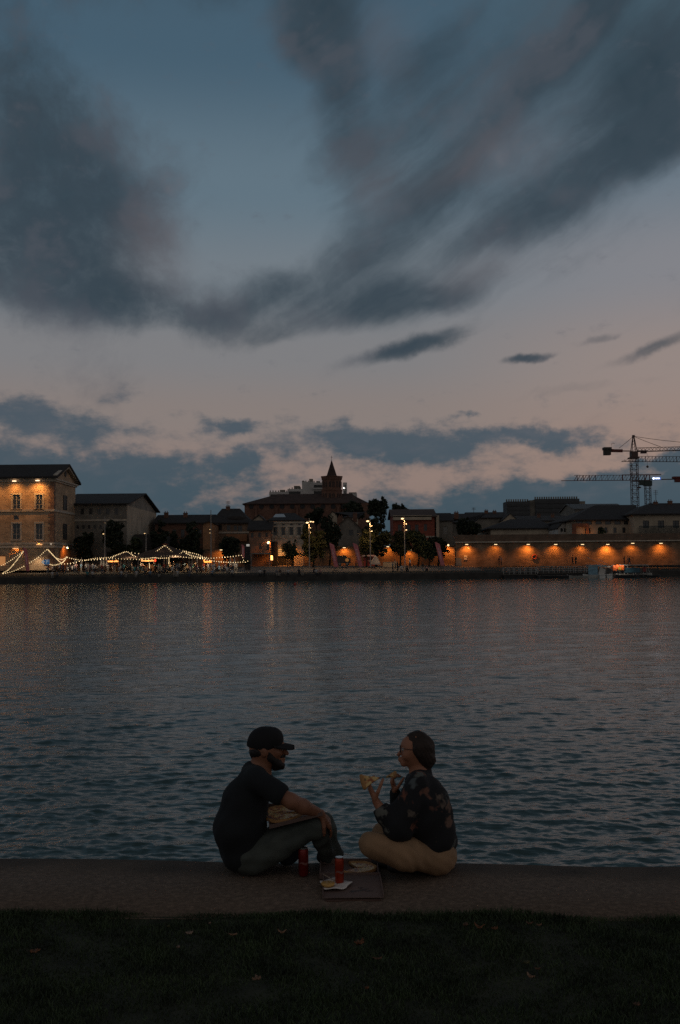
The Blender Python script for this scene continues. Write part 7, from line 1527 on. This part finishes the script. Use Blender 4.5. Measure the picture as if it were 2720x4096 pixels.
# --- slices in the hands
def slice_(label, tip, mid, crust, D, nrm, w_=.05):
    a = W(*tip, D); b = W(*crust, D); d = (b - a); L = d.length; d /= L; n = Vector(nrm).normalized(); s = d.cross(n).normalized(); n = s.cross(d); t = thing('pizza_slice', label, 'pizza slice', tuple(a)); mb = MB(); pts = [(0, 0), (L * .55, -w_ * .55), (L * .88, -w_), (L * .88, w_), (L * .55, w_ * .55)]
    v = [a + d * u + s * q + n * (.008 - .03 * (1 - u / L) ** 2) for u, q in pts] + [a + d * u + s * q + n * (-.006 - .03 * (1 - u / L) ** 2) for u, q in pts]; k = len(pts); mb.add(v, [tuple(range(k)), tuple(range(2 * k - 1, k - 1, -1))] + [(i, i + k, (i + 1) % k + k, (i + 1) % k) for i in range(k)]); obj('topping', mb, m_top, t)
    c = MB(); c.tube([a + d * L * .92 + s * w_ * q for q in (-1.1, -.5, 0, .5, 1.1)], [.010, .014, .014, .013, .009], 10); obj('crust', c, m_crust, t, True)
slice_('slice of pizza held up in the nearer hand of the person in glasses', (1520, 3106), None, (1446, 3130), 5.85, (.25, -.85, .5), .040)
slice_('small piece of pizza in the farther raised hand of the person in glasses', (1546, 3096), None, (1582, 3100), 6.19, (0, -.6, .8), .022)
# --- dark bag behind the can
p = W(1162, 3440, 6.24); V, Q, l_ = sdf_mesh([C((p.x - .02, 6.24, .05), (p.x + .02, 6.24, .08), .05, .045, .04), C((p.x - .01, 6.24, .06), (p.x, 6.24, .13), .045, .035, .04), C((p.x + .0, 6.24, .14), (p.x + .03, 6.24, .17), .012, .008, .02)], .007, noise=cloth_noise(.004, (40, 40, 40), 1), cut=lambda X, Y, Z: -(Z - .003))
tag(centre(link_mesh('bag', V, Q.tolist(), mat('dark bag cloth', (.02, .024, .034), .9, .2, 12), None, True)), 'small dark blue bag on the quay edge behind the dark red can', 'bag')

# ================================================================== fallen leaves on the lawn
def leaf(label, px, py, size, c, rot, kind='maple', curl=.3):
    d = CR @ Vector(((px - 1360) / FPX, (2048 - py) / FPX, -1.0)); tt_ = (EYE.z - .045) / -d.z; p = EYE + d * tt_; n = 40; o2 = []
    for i in range(n):
        a = 6.2832 * i / n; r = 1.0
        if kind == 'maple': r = .55 + .45 * abs(math.cos(a * 2.5)) ** .8 * (1 - .35 * (math.cos(a) < -.6)) + .07 * math.sin(a * 15)
        elif kind == 'long': r = 1 / math.sqrt((math.cos(a)) ** 2 + (math.sin(a) / .28) ** 2)
        else: r = .75 + .2 * math.cos(a) + .05 * math.sin(a * 9)
        x, y = size * r * math.cos(a), size * r * math.sin(a); ca, sa = math.cos(R(rot)), math.sin(R(rot)); X_, Y_ = x * ca - y * sa, x * sa + y * ca; o2.append((p.x + X_, p.y + Y_, p.z + curl * (x * x / size * .9 - y * .15 + abs(y) * .5) + .004 * math.sin(i * 2.1)))
    v = [(p.x, p.y, p.z)] + o2; v2 = [(a, b, z - .0012) for a, b, z in v]; m0 = len(v); f = [(0, 1 + i, 1 + (i + 1) % n) for i in range(n)] + [(m0, m0 + 1 + (i + 1) % n, m0 + 1 + i) for i in range(n)] + [(1 + i, m0 + 1 + i, m0 + 1 + (i + 1) % n, 1 + (i + 1) % n) for i in range(n)]
    t = thing('fallen_leaf', label, 'leaf', tuple(p), 'fallen leaves on the lawn'); link_mesh('blade', v + v2, f, mat('dry leaf ' + c, {'orange': (.21, .085, .035), 'brown': (.16, .085, .05), 'pale': (.38, .26, .19), 'olive': (.10, .09, .035), 'tan': (.30, .17, .10)}[c], .8, .35, 40), t, True)
    s = MB(); ca, sa = math.cos(R(rot)), math.sin(R(rot)); s.tube([p, p + Vector((-ca * size * 1.1, -sa * size * 1.1, .004)), p + Vector((-ca * size * 1.7, -sa * size * 1.7, .016))], .0014, 5); obj('stem', s, m_bark, t)
for a in (('pale leaf lying left of the middle of the lawn, brightest of all', 756, 3734, .020, 'pale', 20, 'maple', .5), ('small pale leaf at the left, just below the brightest one', 712, 3788, .010, 'pale', 80, 'oval', .4), ('orange brown leaf alone at the far left of the lawn', 138, 3806, .026, 'orange', 10, 'maple', .3),
          ('thin tan leaf below the left side of the quay strip', 932, 3738, .022, 'tan', 5, 'long', .3), ('curled pale leaf below the person in the cap', 1128, 3730, .024, 'tan', 170, 'long', .8), ('orange maple leaf standing up below the open pizza box', 1436, 3778, .027, 'orange', 40, 'maple', .9),
          ('flat brown leaf below the open pizza box, nearer than the orange one', 1510, 3834, .023, 'brown', 0, 'long', .3), ('bright orange leaf lying low in the centre left of the lawn', 1026, 3918, .021, 'tan', 100, 'maple', .6), ('tiny orange leaf at the middle bottom of the lawn', 1466, 3952, .011, 'orange', 30, 'oval', .4),
          ('leftmost of the row of three leaves against the quay on the right', 1862, 3700, .016, 'brown', 70, 'oval', .5), ('largest curled leaf in the row of three by the quay', 1918, 3712, .030, 'orange', 150, 'long', 1.0), ('rightmost of the row of three leaves by the quay', 1978, 3716, .018, 'orange', 20, 'maple', .6),
          ('grey tan leaf by the quay edge to the right of the row of three', 2118, 3694, .020, 'brown', 160, 'long', .7), ('slim leaf right of the grey tan one', 2156, 3700, .014, 'tan', 10, 'long', .5), ('olive leaf above the long curved leaf on the right of the lawn', 2104, 3850, .017, 'olive', 10, 'oval', .3), ('long curved tan leaf on the right of the lawn', 2124, 3908, .027, 'tan', 120, 'long', .6), ('faint leaf right above the long curved one', 2150, 3874, .014, 'brown', 170, 'long', .3), ('small leaf near the bottom right corner', 2546, 4018, .015, 'brown', 30, 'maple', .4), ('tiny yellow green leaf near the quay at the left', 672, 3705, .009, 'olive', 30, 'oval', .3), ('tiny grey leaf near the quay below the person in the cap', 838, 3692, .008, 'pale', 60, 'oval', .3)): leaf(*a)
